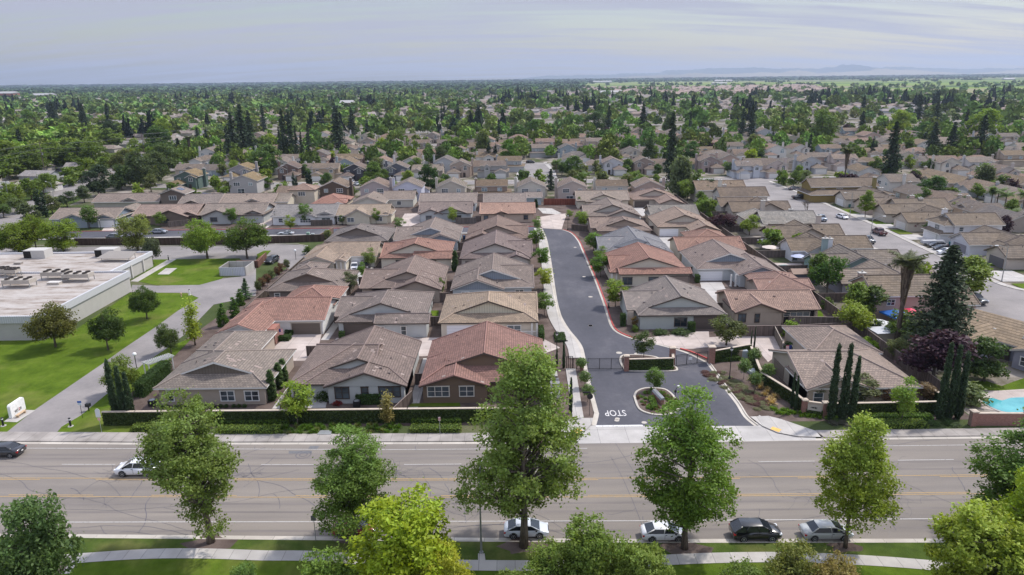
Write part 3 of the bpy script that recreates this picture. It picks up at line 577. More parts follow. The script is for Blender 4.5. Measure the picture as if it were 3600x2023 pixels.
def car_proto(kind):
    if kind in CP: return CP[kind]
    D=CARS[kind]; L,W,H,r=D['L'],D['W'],D['H'],D['r']; hw=W/2; o=empty('parked_car'); zb=.24 if kind!='pickup' else .4
    f=-L/2; b=L/2; cowl=D['cx'][1]; B=MB(); tail=D['trunk']; belt=D['belt']; rear=D['cx'][2]
    st=[(f,.80,zb+.22,D['hood']-.30),(f+.12,.93,zb+.05,D['hood']-.16),(f+.45,.985,zb,D['hood']-.06),(cowl,1.,zb,belt-.02),(0,1.,zb,belt),(rear-.15,1.,zb,belt+.02),(min(rear+.1,b-.4),.99,zb,tail+.02 if not D['bed'] else belt),(b-.3,.975,zb,tail if not D['bed'] else belt-.02),(b-.06,.93,zb+.06,tail-.08 if not D['bed'] else belt-.05),(b,.86,zb+.2,tail-.22 if not D['bed'] else belt-.1)]
    vs=[];n=10
    for x,k,z0,z1 in st:
        w=hw*k; h=z1-z0
        for y,z in ((-w*.9,z0),(-w*.985,z0+.12*h),(-w,z0+.5*h),(-w*.965,z0+.86*h),(-w*.82,z1),(w*.82,z1),(w*.965,z0+.86*h),(w,z0+.5*h),(w*.985,z0+.12*h),(w*.9,z0)): vs.append((x,y,z))
    m=len(st); fs=[(i*n+j,i*n+(j+1)%n,(i+1)*n+(j+1)%n,(i+1)*n+j) for i in range(m-1) for j in range(n)]
    fs.append(tuple(range(n-1,-1,-1))); fs.append(tuple((m-1)*n+j for j in range(n))); B.add(vs,fs)
    xw0,xw1,xr1,xr0=cowl,D['cx'][0],D['cx'][2],D['cx'][3]   # windscreen base/top, rear base/top
    yb,yt=hw*.93,hw*.74; zb_=belt-.03; zt=H-.05
    B.add([(xw1,-yt,zt),(xr0,-yt,zt),(xr0,yt,zt),(xw1,yt,zt),(xw1+.12,-yt*.9,H),(xr0-.1,-yt*.9,H),(xr0-.1,yt*.9,H),(xw1+.12,yt*.9,H)],[(4,5,6,7),(0,1,5,4),(1,2,6,5),(2,3,7,6),(3,0,4,7)])
    for sy in (-1,1):
        B.tube([(xw0,sy*yb,zb_),(xw1,sy*yt,zt)],.05,5); B.tube([(xr1,sy*yb,zb_),(xr0,sy*yt,zt)],.07 if kind in('suv','van') else .06,5)
        for q in ([.45] if kind in('coupe','old','pickup') else [.36,.74] if kind in ('suv','van') else [.42]): 
            xb=xw0+(xr1-xw0)*q; xt=xw1+(xr0-xw1)*max(0,(q-.15)/.85*.95); B.tube([(xb,sy*(yb+.005),zb_),(xt,sy*(yt+.005),zt)],.045,5)
        B.tube([(xw1,sy*yt,zt),(xr0,sy*yt,zt)],.04,5)
    if D['bed']:
        B.box(rear-.02,rear+.02,-hw*.9,hw*.9,belt-.2,belt+.02)
    body=B.build('body',M['paint'],o,smooth=False,color=(.5,.5,.5))
    for p in body.data.polygons: p.use_smooth=(p.area<3)
    G=MB(); G.add([(xw0,-yb+.03,zb_),(xr1,-yb+.03,zb_),(xr1,yb-.03,zb_),(xw0,yb-.03,zb_),(xw1,-yt+.02,zt+.01),(xr0,-yt+.02,zt+.01),(xr0,yt-.02,zt+.01),(xw1,yt-.02,zt+.01)],[(4,5,6,7),(0,1,5,4),(1,2,6,5),(2,3,7,6),(3,0,4,7)])
    G.build('car_windows',M['darkglass'],o)
    if D['bed']: T=MB(); T.box(rear+.1,b-.12,-hw*.82,hw*.82,belt-.06,belt-.012); T.build('cargo_bed',M['dark'],o)
    for sx in (-1,1):
        for sy in (-1,1):
            x=sx*L*D['wb']; w_=empty('wheel',(x,sy*(hw-.1),r)); COL.objects.unlink(w_); link(w_,o)
            def ring(rad,y0,y1,name,mt,k=16,inner=0.):
                Q_=MB(); vs=[(rr*math.cos(6.2832*j/k),y,rr*math.sin(6.2832*j/k)) for y,rr in ((y0,rad),(y1,rad),(y1+(.01 if sy>0 else -.01),inner)) for j in range(k)]
                fs=[(i*k+j,i*k+(j+1)%k,(i+1)*k+(j+1)%k,(i+1)*k+j) for i in range(2) for j in range(k)]; fs.append(tuple(2*k+j for j in range(k))); Q_.add(vs,fs); q=Q_.build(name,M[mt],w_); return q
            ring(r,-sy*.12,sy*.11,'tyre','tyre',18,r*.66); 
            Rm=MB(); y=sy*.125; k=10
            Rm.add([(0,y+sy*.0,0)]+[(r*.62*math.cos(6.2832*j/k),y-sy*.01,r*.62*math.sin(6.2832*j/k)) for j in range(k)],[(0,1+j,1+(j+1)%k) for j in range(0,k,2)]); Rm.tube([(0,y-sy*.02,0),(0,y+sy*.01,0)],r*.2,8)
            Rm.tube([(r*.6*math.cos(6.2832*j/16),y,r*.6*math.sin(6.2832*j/16)) for j in range(17)],.025,4); Rm.build('rim',M['rim'],w_)
            A=MB(); A.tube([((r+.05)*math.cos(math.pi*j/8)+x,sy*(hw-.02),r+(r+.05)*math.sin(math.pi*j/8)) for j in range(9)],.045,5); A.build('wheel_arch',M['black'],o)
    def box(nm,mt,x0,x1,y0,y1,z0,z1):
        Q_=MB(); Q_.box(x0,x1,y0,y1,z0,z1); return Q_.build(nm,M[mt],o)
    hz=D['hood']-.28
    for sy in (-1,1):
        box('headlight','headlight',f+.03,f+.3,*sorted((sy*hw*.58,sy*hw*.93)),hz-.04,hz+.1); tz=(tail if not D['bed'] else belt)-.28
        box('taillight','redlight',b-.22,b-.005,*sorted((sy*hw*.62,sy*hw*.945)),tz-.08,tz+.1)
        box('mirror','black' if kind in('pickup',) else 'black',xw0+.3,xw0+.45,*sorted((sy*(hw-.02),sy*(hw+.17))),belt-.02,belt+.13)
        box('door_line','dark',xw0+.35+1.05,xw0+.35+1.07,*sorted((sy*(hw-.01),sy*(hw+.004))),zb+.15,belt-.1)
        box('door_handle','black',xw0+1.2,xw0+1.36,*sorted((sy*(hw-.02),sy*(hw+.02))),belt-.16,belt-.12)
    box('grille','black',f-.004,f+.1,-hw*.5,hw*.5,hz-.16,hz+.06); box('licence_plate','white',b-.06,b+.012,-.16,.16,.55,.68)
    CP[kind]=o; HOLD.append(o); return o
CAREXT=[]
def recol(o,color):
    for ch in list(o.children_recursive) if False else []: pass
CARN=[]
def car(kind,x,y,heading,color,label,cat='car',group='parked cars',two=None,z=.02):
    """heading = direction the nose points, degrees from +x"""
    p=car_proto(kind); c=p.copy(); c.name={'pickup':'pickup_truck','suv':'suv_car','van':'van'}.get(kind,'car'); COL.objects.link(c)
    c.location=(x,y,z); c.rotation_euler=(0,0,math.radians(heading+180)); tag(c,label,cat,group)
    for ch in KIDS[p.name]:
        d=ch.copy(); COL.objects.link(d); d.parent=c
        if d.name.startswith('body'): d.color=(*color,1)
        for g in KIDS.get(ch.name,[]): e=g.copy(); COL.objects.link(e); e.parent=d
    return c
def cleanup_cars():
    def rm(o):
        for ch in KIDS.get(o.name,[]): rm(ch)
        bpy.data.objects.remove(o)
    for o in HOLD: rm(o)
WHT=(.78,.78,.80); BLK=(.012,.012,.014); SIL=(.42,.43,.42); DGR=(.05,.052,.058); MRN=(.11,.015,.018); BLU=(.03,.05,.13)
# ---------------------------------------------------------------- street furniture
def street_light(x,y,h,armdir,arm,label,name='street_light'):
    o=empty(name,(x,y,0),0,label,'street light','street lights on tall poles'); B=MB(); B.tube([(0,0,0),(0,0,h)],[.11,.06],8); B.cyl(0,0,0,.25,.2,8)
    B.build('pole',M['galv'],o); c,s=math.cos(math.radians(armdir)),math.sin(math.radians(armdir)); A=MB(); A.tube([(0,0,h-.9),(c*arm*.3,s*arm*.3,h-.25),(c*arm*.7,s*arm*.7,h+.05),(c*arm,s*arm,h+.1)],.04,6); A.build('arm',M['galv'],o)
    L=MB(); L.obox(c*(arm+.3),s*(arm+.3),.75,.28,h,h+.14,math.radians(armdir)); L.build('lamp_head',M['white'],o); return o
def lantern(x,y,h,label):
    o=empty('lamp_post',(x,y,0),0,label,'lamp post','black lantern lamp posts in the gated community'); B=MB(); B.lathe(0,0,[(.22,0),(.22,.25),(.12,.5),(.07,.7),(.055,h-.7),(.09,h-.65),(.05,h-.55)],10); B.build('pole',M['black'],o)
    G=MB(); G.lathe(0,0,[(.08,h-.5),(.2,h-.3),(.24,h-.1)],10); G.build('globe',M['white'],o); C=MB(); C.lathe(0,0,[(.27,h-.1),(.2,h+.08),(.05,h+.15),(.02,h+.3)],10); C.build('lamp_cap',M['black'],o); return o
def globe_lamp(x,y,h,label):
    o=empty('globe_lamp',(x,y,0),0,label,'lamp post','globe lamps by the driveway'); B=MB(); B.cyl(0,0,0,h,.06,8); B.build('pole',M['black'],o)
    G=MB(); G.lathe(0,0,[(.08,h),(.27,h+.12),(.33,h+.32),(.27,h+.52),(.05,h+.64)],12); G.build('globe',M['white'],o,smooth=True); return o
def fence(pts,h,label,col=(.15,.115,.09),name='wood_fence',posts=True,cat='fence',group='wooden garden fences',mat='fence',th=.05,postw=.1,pstep=2.4,capc=None):
    n=len(pts); o=empty(name,(pts[0][0],pts[0][1],0),0,label,cat,group); B=MB(); u=0; x0,y0=pts[0]; PP=[]; C=MB()
    for (ax,ay),(bx,by) in zip(pts[:-1],pts[1:]):
        L=math.hypot(bx-ax,by-ay)
        if L<.05: continue
        dx,dy=(bx-ax)/L,(by-ay)/L; nx,ny=-dy*th/2,dx*th/2
        A=[(ax-x0,ay-y0),(bx-x0,by-y0)]
        q=lambda k,s,z:(A[k][0]+nx*s,A[k][1]+ny*s,z)
        for s in (-1,1): B.face([q(0,s,0),q(1,s,0),q(1,s,h),q(0,s,h)],0,[(u,0),(u+L,0),(u+L,h),(u,h)])
        B.face([q(0,-1,h),q(1,-1,h),q(1,1,h),q(0,1,h)],0,[(u,0),(u+L,0),(u+L,.1),(u,.1)])
        a=math.atan2(dy,dx); C.obox((A[0][0]+A[1][0])/2,(A[0][1]+A[1][1])/2,L,th+.08,h+.002,h+.06,a)
        k=max(1,int(round(L/pstep)))
        for i in range(k+1): PP.append((A[0][0]+(A[1][0]-A[0][0])*i/k,A[0][1]+(A[1][1]-A[0][1])*i/k,a))
        u+=L
    B.build('fence_panel',M[mat],o,color=col); 
    C.build('top_rail',M['painted'],o,color=capc or tuple(min(1,c*1.6) for c in col))
    if posts:
        for x,y,a in PP[:99]: D=MB(); D.obox(0,0,postw,postw+.04,0,h+.04,0); p=D.build('post',M['painted'],o,color=tuple(c*.8 for c in col),loc=(x,y,0)); p.rotation_euler=(0,0,a)
    return o
def hedge_box(pts_or_box,h,label,color=G_DK,ls=.14,dens=75,name='hedge',group='clipped hedges',rough=.05,cat='hedge',z0=0.,tintr=(0,1)):
    """clipped hedge over a quadrilateral footprint: a solid of leaves with a dark woody core"""
    q=pts_or_box
    if len(q)==4 and not isinstance(q[0],(tuple,list)): q=[(q[0],q[2]),(q[1],q[2]),(q[1],q[3]),(q[0],q[3])]
    cx=sum(p[0] for p in q)/4; cy=sum(p[1] for p in q)/4; q=[(p[0]-cx,p[1]-cy) for p in q]; g=np.random.default_rng(int(abs(cx*31+cy*17)*10)); Q4=np.array(q)
    def quad_pts(n,f): return f(g.uniform(0,1,(n,1)),g.uniform(0,1,(n,1)))
    pts=[];nr=[]
    e=[Q4[(i+1)%4]-Q4[i] for i in range(4)]; ar=.5*abs(np.cross(Q4[2]-Q4[0],Q4[3]-Q4[1])); n=int(ar*dens)+4
    a=g.uniform(0,1,(n,1)); b=g.uniform(0,1,(n,1)); t=(Q4[0]*(1-a)+Q4[1]*a)*(1-b)+(Q4[3]*(1-a)+Q4[2]*a)*b
    zz=h+.06*np.sin(t[:,:1]*1.3+cx)*np.cos(t[:,1:]*1.7)+g.normal(size=(n,1))*rough; pts.append(np.hstack([t,zz])); nr.append(np.tile([0,0,1.3],(n,1)))
    for i in range(4):
        L=np.linalg.norm(e[i]); m=int(L*h*dens*.8)+3; a=g.uniform(0,1,(m,1)); z=g.uniform(0,h,(m,1)); nn=np.array([e[i][1],-e[i][0]])/(L+1e-6); mid=(Q4[i]+Q4[(i+1)%4])/2
        if np.dot(nn,mid)<0: nn=-nn
        p=Q4[i]+e[i]*a+nn*g.normal(size=(m,1))*rough; pts.append(np.hstack([p,z])); nr.append(np.tile([nn[0]*1.3,nn[1]*1.3,.2],(m,1)))
    L_=np.vstack(pts); V,F=leaf_quads(L_,np.vstack(nr),ls,g); V[:,2]+=z0; tint=g.uniform(*tintr,len(F))*.75
    o=np_mesh(name,V,F,M['leaf'],None,tint); o.location=(cx,cy,0); o.color=(*color,1); tag(o,label,cat,group)
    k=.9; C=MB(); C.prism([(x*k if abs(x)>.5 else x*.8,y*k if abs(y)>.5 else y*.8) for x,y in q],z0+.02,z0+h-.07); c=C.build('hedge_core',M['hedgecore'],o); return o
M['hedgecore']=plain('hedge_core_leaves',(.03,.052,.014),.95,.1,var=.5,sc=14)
def sheet(name,pts,z,mat,kind='structure',edge=0.,color=None):
    B=MB()
    if edge>0: B.prism(pts,z-edge,z)
    else:
        a=sum(pts[i][0]*pts[(i+1)%len(pts)][1]-pts[(i+1)%len(pts)][0]*pts[i][1] for i in range(len(pts)))
        B.face([(x,y,z) for x,y in (pts if a>0 else pts[::-1])])
    o=B.build(name,M[mat] if isinstance(mat,str) else mat,None,color=color)
    if kind: o['kind']=kind
    return o
def smooth(pts,n=4):
    out=[]
    for i in range(len(pts)-1):
        p0=pts[max(i-1,0)];p1=pts[i];p2=pts[i+1];p3=pts[min(i+2,len(pts)-1)]
        for k in range(n):
            t=k/n; out.append(tuple(.5*(2*p1[j]+(p2[j]-p0[j])*t+(2*p0[j]-5*p1[j]+4*p2[j]-p3[j])*t*t+(3*p1[j]-p0[j]-3*p2[j]+p3[j])*t**3) for j in (0,1)))
    return out+[pts[-1]]
def strip_pts(pts,o0,o1):
    L=[];R_=[]
    for i in range(len(pts)):
        a=Vector(pts[max(i-1,0)][:2]);b=Vector(pts[min(i+1,len(pts)-1)][:2]); d=(b-a).normalized(); nrm=Vector((-d.y,d.x)); p=Vector(pts[i][:2])
        L.append(tuple(p+nrm*o0)); R_.append(tuple(p+nrm*o1))
    return L,R_
def ribbon(name,pts,o0,o1,z,mat,thick=0.,kind='structure',color=None,B=None):
    """flat band (thick=0) or raised kerb following a line; offsets to the left of travel"""
    L,R_=strip_pts(pts,o0,o1); own=B is None; B=B or MB()
    for i in range(len(L)-1):
        a,b,c,d=L[i],L[i+1],R_[i+1],R_[i]
        B.face([(*a,z),(*b,z),(*c,z),(*d,z)])
        if thick: B.face([(*a,z-thick),(*b,z-thick),(*b,z),(*a,z)]); B.face([(*d,z-thick),(*c,z-thick),(*c,z),(*d,z)])
    if thick:
        for k in (0,-1): B.face([(*L[k],z-thick),(*R_[k],z-thick),(*R_[k],z),(*L[k],z)])
    if not own: return B
    o=B.build(name,M[mat],None,color=color)
    if kind: o['kind']=kind
    return o
def text_mesh(s,size,name,mat,parent=None,ext=.01,color=None,align='CENTER'):
    cu=bpy.data.curves.new(name,'FONT'); cu.body=s; cu.size=size; cu.extrude=ext; cu.align_x=align; cu.align_y='CENTER'; cu.resolution_u=3
    t=bpy.data.objects.new(name+'_tmp',cu); COL.objects.link(t); bpy.context.view_layer.update()
    me=bpy.data.meshes.new_from_object(t.evaluated_get(bpy.context.evaluated_depsgraph_get())); bpy.data.objects.remove(t); me.name=name; me.materials.clear(); me.materials.append(M[mat] if isinstance(mat,str) else mat)
    o=bpy.data.objects.new(name,me); link(o,parent)
    if color: o.color=(*color,1)
    return o
def sign_post(x,y,h,w,ph,label,face=(.8,.8,.8),rz=0.,text=None,tcol=(.05,.05,.05),tsz=.2,shape='rect',pole='galv',lean=0.,back=False,plate2=None):
    o=empty('road_sign',(x,y,0),rz,label,'sign','small signs on posts'); B=MB(); B.tube([(0,0,0),(lean,0,h)],.035,6); B.build('pole',M[pole],o)
    S=MB(); 
    if shape=='oct': S.add([(w/2*math.cos(math.pi/8+k*math.pi/4)/.924,-.05-dy,h-ph/2+w/2*math.sin(math.pi/8+k*math.pi/4)/.924) for dy in (0,.03) for k in range(8)],[tuple(range(8)),tuple(range(15,7,-1))]+[(k,(k+1)%8,8+(k+1)%8,8+k) for k in range(8)])
    else: S.box(-w/2+lean,w/2+lean,-.08,-.05,h-ph,h)
    S.build('sign_plate',M['painted'],o,color=face)
    if text: t=text_mesh(text,tsz,'lettering','painted',o,.004,tcol); t.rotation_euler=(math.pi/2,0,0); t.location=(lean,-.09,h-ph/2)
    return o
GB=(.235,.20,.175); BP=(.20,.155,.138); BG=(.215,.175,.155); TAN=(.34,.265,.20); RED=(.30,.175,.14); DRED=(.30,.11,.085); SLT=(.205,.205,.22); PINK=(.33,.235,.195)
GREYW=(.46,.47,.46); CREAM=(.62,.56,.46); WHITEW=(.70,.69,.67); BRN=(.20,.14,.10); TAUPE=(.36,.30,.25); BLUEG=(.30,.34,.38); BLUE2=(.24,.28,.33)
DT=dict(eF='dutch',eB='hip'); GG=dict(eF='gable',eB='gable'); HH=dict(eF='hip',eB='hip')
# front row
h=house('grey-brown hip-roofed beige house at the left end of the row behind the ivy wall',[('y',-50.1,-34.3,91,105.5,dict(DT,d=2.7)),('y',-50.1,-40,100,114,dict(eF='gable',eB='hip'))],(.40,.335,.275),GB,trim=TRIMW,gcol=(.17,.14,.115),batten=True,npatch=30)
for a in ((1680,790,1752,885,1),(2218,790,2362,882,2),(2462,790,2606,880,2)): hwin(h,'L0',*a[:4],91.5,a[4],(.75,.74,.72))
h=house('grey stucco house with two stacked gables, middle of the row behind the ivy wall',[('y',-29.6,-14.75,91.8,108.3,dict(eF='dutch',eB='gable',d=3.0)),('y',-26.4,-14.75,90.9,101,dict(eF='gable',eB='gable',pitch=.36)),('x',-31.6,-20,92.1,107.6,dict(eF='hip',eB='gable',pitch=.36))],GREYW,BP,trim=TRIMD,npatch=34,nv=8)
for a in ((795,752,937,860,2),(1062,752,1128,848,1),(1238,748,1452,842,3)): hwin(h,'L1',*a[:4],91.4,a[4],(.07,.05,.04))
hwm(h,-30.2,92.6,1.6,.2,2.2,2); hdoor(h,-28.2,92.6)
h=house('dark brown stucco house under a weathered red tile roof beside the gatehouse path',[('y',-13.1,4.9,92,108.5,dict(eF='dutch',eB='gable',d=3.2,pitch=.36)),('y',-13.1,-3.2,90.7,101,dict(eF='gable',eB='gable',pitch=.33)),('x',1.0,5.2,92.5,99,dict(eF='gable',eB='gable',pitch=.3))],(.17,.12,.085),(.25,.145,.122),'roof_flat',nv=8,npatch=8)
hwin(h,'L1',1728,745,1942,838,91.2,3,(.6,.56,.5)); hwin(h,'L1',2050,742,2190,835,91.2,2,(.6,.56,.5))
# second row
h=house('red barrel-tile L-shaped house with a brick entry and a brown garage door',[('x',-50.2,-33.4,119.6,132.5,dict(eF='hip',eB='gable',pitch=.36)),('y',-50.2,-42.2,113.2,126,dict(eF='gable',eB='gable',pitch=.40)),('y',-44.5,-33.6,128,140.5,dict(eF='hip',eB='hip'))],WHITEW,(.315,.185,.15),'roof_s',trim=TRIMW,npatch=0,nv=5)
hgar(h,-36.9,120.05,5.1,2.15,(.13,.105,.085),fr=(.5,.46,.4)); B=MB(); B.box(-42.6,-40.9,115.2,118.2,0,2.75); o=B.build('brick_entry',M['brick'],h['root'],loc=(-h['cx'],-h['cy'],0)); hwm(h,-42.9,114.2,.9,.9,2.1,1,(1,0))
h=house('grey house with brown garage and pale patched brown roof, centre of the second row',[('y',-31.2,-15.4,118.4,136,dict(DT,d=2.0)),('x',-24.2,-14.6,117.3,122.2,dict(eF='gable',eB='gable',pitch=.42)),('x',-32.1,-24,121.5,133.8,dict(eF='gable',eB='gable',pitch=.30))],GREYW,(.20,.165,.15),trim=TRIMD,npatch=34,nv=8)
hgar(h,-27.2,118.85,5.0,2.2,(.085,.065,.055),fr=(.10,.08,.065)); 
for a in ((1245,142,1290,222,1),(1460,138,1512,222,1)): hwin(h,'L1',*a[:4],117.75,a[4],(.62,.6,.56))
h=house('tan-roofed cream house with board gable, white garage and corner porch by the gated street',[('y',-13,4.6,117.3,134,dict(DT,d=2.5)),('x',-4,4.6,122,133.8,dict(eF='gable',eB='gable',pitch=.38))],CREAM,TAN,trim=TRIMD,gcol=(.60,.55,.42),batten=True,npatch=10,nv=8)
hgar(h,-8.9,117.75,5.2,2.25,(.72,.72,.75),fr=(.6,.55,.48)); hwin(h,'L1',2265,132,2368,170,117.75,2,(.75,.74,.72)); hwin(h,'L2',-45,130,85,212,117.75,2,(.75,.74,.72))
hposts(h,[(3.4,117.5),(4.3,117.5),(4.3,120.5)],2.6); B=MB()
for i in range(14): B.box(1.6+i*.19,1.66+i*.19,117.4,117.46,.2,1.0)
B.box(1.5,4.3,117.38,117.48,1.0,1.08); B.build('porch_rail',M['white'],h['root'],loc=(-h['cx'],-h['cy'],0))
# third row
h=house('taupe house under a dutch-gabled brown roof at the left end of the third row',[('y',-49.9,-34,138,153,dict(DT,d=2.8)),('y',-49.5,-42,150,160,dict(eF='hip',eB='hip'))],(.17,.14,.12),BG,trim=(.13,.1,.08),gcol=(.17,.14,.12),npatch=30)
hwin(h,'M1',190,1095,240,1133,138.5,1,(.7,.69,.66))
h=house('brown-roofed taupe house with two gables, middle of the third row',[('y',-29.2,-14.2,139.2,156,dict(eF='dutch',eB='gable',d=2.8)),('y',-24.6,-14.25,137.6,146,GG),('x',-31.2,-24,139.2,153.5,dict(eF='gable',eB='gable',pitch=.3))],TAUPE,(.215,.165,.145),trim=TRIMD,npatch=20,nv=8)
hwm(h,-17.2,138.1,2.6,.9,2.1,2,fr=(.6,.56,.5)); hwm(h,-21.4,138.1,1.3,.9,2.1,1)
h=house('grey-brown roofed house with a blue board gable near the gated street',[('y',-12.4,4.4,139.4,156,dict(eF='dutch',eB='gable',d=2.4)),('y',-12.5,-1.5,137.6,147,GG),('x',-3,4.5,138.9,155.5,dict(eF='gable',eB='gable',pitch=.30))],(.42,.46,.48),BG,trim=TRIMW,gcol=BLUE2,batten=True,nv=8,npatch=16)
hwm(h,-9.5,138.1,1.4,.9,2.1,2); hwm(h,-5,138.1,2.,.9,2.1,2); hwm(h,1.5,139.4,1.6,.9,2.1,2)
# fourth row
h=house('tan L-shaped house with white columns and two cars at its garage',[('x',-50.2,-32.6,166.9,179,dict(eF='hip',eB='gable')),('y',-49.6,-41.3,160.8,173,GG),('y',-42,-38.8,161.8,168,GG)],CREAM,(.30,.235,.185),trim=TRIMW,npatch=8,nv=6)
hgar(h,-36.2,167.35,5.4,2.3,(.75,.74,.73),fr=(.7,.68,.64)); hposts(h,[(-41.2,162.2),(-40.2,162.2),(-39.2,162.2)],2.6)
h=house('orange-red barrel-tile house with cream walls, middle of the fourth row',[('y',-31.7,-14.6,164.6,181,dict(DT,d=1.9)),('x',-23.4,-13.9,163.6,169.3,dict(eF='gable',eB='gable',pitch=.4)),('x',-31.6,-26,166,180,dict(eF='gable',eB='gable',pitch=.26))],CREAM,RED,'roof_s',npatch=0,nv=8)
hwin(h,'M1',1772,764,1810,808,164.1,1,(.12,.10,.085)); hwm(h,-22.5,164.1,1.2,.9,2.1,1,fr=(.12,.10,.085)); hwm(h,-27,165.1,1.2,.9,2.1,1)
h=house('mauve-brown tiled house with pale gable, fourth back along the gated street',[('y',-12.4,4.6,163.2,180.5,dict(eF='dutch',eB='gable',d=2.3)),('x',-1,5.0,164.5,179.5,dict(eF='gable',eB='gable',pitch=.3)),('y',-2,4.2,161.8,168,GG)],(.52,.47,.42),(.20,.155,.145),trim=TRIMD,nv=7,npatch=14)
hgar(h,-8.7,163.65,4.6,2.1,(.13,.10,.085)); hwm(h,1.2,162.3,2.,.8,2.1,2,fr=(.75,.74,.72))
# fifth row
h=house('dark grey-brown dutch-gabled house, left end of the fifth row by the upper street',[('y',-49.5,-32.6,183.5,200,dict(DT,d=2.6))],(.30,.28,.26),(.19,.165,.155),gcol=(.20,.17,.15),npatch=10)
h=house('grey-brown house with a blue-grey board gable, middle of the fifth row',[('y',-29.5,-13.8,184.3,201,dict(eF='dutch',eB='gable',d=2.4)),('y',-23.5,-13.8,182.8,192,GG),('x',-31.3,-24,184,198.5,dict(eF='gable',eB='gable',pitch=.3))],(.40,.45,.48),(.225,.185,.165),trim=TRIMW,gcol=BLUE2,batten=True,npatch=12)
hwm(h,-16.2,183.3,2.,.9,2.1,2,fr=(.75,.75,.74))
h=house('brown-roofed taupe house at the corner of the upper and gated streets',[('y',-12.2,4.4,185,202,dict(eF='dutch',eB='gable',d=2.2)),('y',-12.3,-3,183.6,190,GG),('x',-3,4.5,184.7,198,dict(eF='gable',eB='gable',pitch=.33))],(.34,.28,.24),(.215,.155,.13),'roof_flat',npatch=6)
hwm(h,-7.5,184.1,1.6,.9,2.1,2); hwm(h,1,185.2,1.4,.9,2.1,2)
# right side of the gated street
h=house('large grey-green house with stone porch, brown garage, first right of the gated street',[('y',22.4,38.4,120.1,135.5,dict(eF='dutch',eB='gable',d=2.1)),('x',20.9,30,123.1,135,dict(eF='gable',eB='gable',pitch=.32))],(.45,.47,.44),(.225,.195,.18),nv=9,npatch=26)
hwin(h,'L2',1640,55,1752,133,120.6,2,(.10,.08,.07)); hgar(h,35.2,120.55,5.0,2.2,(.10,.08,.07),fr=(.10,.08,.07)); B=MB(); B.box(21.1,22.1,122.9,123.9,0,2.6); B.build('stone_pier',M['stone'],h['root'],loc=(-h['cx'],-h['cy'],0)); hdoor(h,24,123.6)
h=house('cream house with bright orange-red tiles on the right side of the gated street',[('y',21.3,38.8,149.4,165.5,dict(eF='dutch',eB='gable',d=1.3,pitch=.34)),('x',23.2,38.9,147.7,152.5,dict(eF='gable',eB='gable',pitch=.3)),('x',21.8,30,151,163.6,dict(eF='gable',eB='gable',pitch=.3)),('y',29,35,160,168,GG)],CREAM,(.305,.175,.14),'roof_s',npatch=0,nv=8)
for a in ((1118,935,1205,1002,2),(1380,932,1467,995,2)): hwin(h,'M2',*a[:4],148.2,a[4],(.12,.10,.085))
hgar(h,35.7,148.15,4.9,2.1,(.24,.19,.16),fr=(.12,.10,.085)); hposts(h,[(21.9,149.8),(22.9,149.8)],2.6)
h=house('slate grey roofed house with white board gable, right of the gated street',[('y',22.2,39.0,167.6,184,dict(eF='dutch',eB='gable',d=2.4)),('y',28,39.05,166.4,176,GG),('x',21.3,30,167.5,183,dict(eF='gable',eB='gable',pitch=.3))],(.66,.67,.68),SLT,trim=(.5,.5,.52),gcol=(.60,.61,.62),batten=True,npatch=12,nv=8)
h=house('taupe brown-tiled house, fourth on the right side of the gated street',[('y',23.8,39.1,192.8,207,dict(DT,d=2.4)),('x',22.4,31,197,209,dict(eF='gable',eB='gable',pitch=.33))],(.34,.27,.22),(.255,.195,.165),npatch=10)
h=house('light brown roofed house with twin grey gables, fifth right of the gated street',[('y',22.9,39.7,215,231,dict(eF='dutch',eB='gable',d=2.4)),('y',29,39.8,214,222,GG),('x',22.3,30,215.6,229,dict(eF='gable',eB='gable',pitch=.33))],(.45,.42,.38),(.245,.20,.175),npatch=8)
h=house('cream house with a striped tan roof at the top right of the gated street',[('x',22.5,41.0,243.5,257,dict(eF='gable',eB='gable')),('y',25.5,38,240.8,250,dict(eF='dutch',eB='gable',d=1.6))],CREAM,(.285,.235,.20),npatch=4)
hwm(h,30,241.3,1.2,.9,2.1,2)
h=house('beige barrel-tile house with covered patio beside the wooden fence',[('x',39.9,56.0,122.4,133.5,dict(eF='gable',eB='gable',pitch=.38)),('y',40.0,49.1,121.0,129,dict(eF='gable',eB='gable',pitch=.38))],(.40,.33,.265),(.325,.225,.185),'roof_s',npatch=4,nv=6)
hwin(h,'M2',2282,1303,2345,1378,121.5,2,(.07,.05,.04)); hwin(h,'M2',2450,1303,2482,1380,121.5,1,(.07,.05,.04)); hposts(h,[(55.2,122.8),(55.2,125.5)],2.6,(.36,.30,.25)); B=MB(); B.box(49.6,55.,122.85,122.95,.0,2.4); B.build('patio_shade_panel',M['dark'],h['root'],loc=(-h['cx'],-h['cy'],0)); hwm(h,51.8,122.8,4.6,1.5,2.2,4,fr=(.5,.45,.38))  # the dark patio opening is a solid panel, its shade put into the colour
h=house('grey house with white garage and blue board gables behind the orange-tiled house',[('y',40.8,56.5,151.4,168,dict(eF='dutch',eB='gable',d=2.6)),('y',48.4,58.5,146.2,158,GG)],(.50,.52,.53),(.245,.195,.175),trim=TRIMW,gcol=BLUE2,batten=True,npatch=10,nv=8)
hgar(h,44,151.85,5.2,2.2,(.76,.76,.78),fr=(.6,.6,.6)); hposts(h,[(47.2,147.2),(48.2,147.2)],2.6); hwm(h,48.85,148.6,.9,.9,2.1,1,(-1,0),fr=(.7,.7,.7))
h=house('red-brown tiled low house tucked behind the blue board gable',[('y',49.5,60,134.5,147,dict(eF='hip',eB='hip')),('x',48.8,60,135,142,GG)],(.36,.30,.25),(.28,.18,.15),'roof_flat',npatch=4)
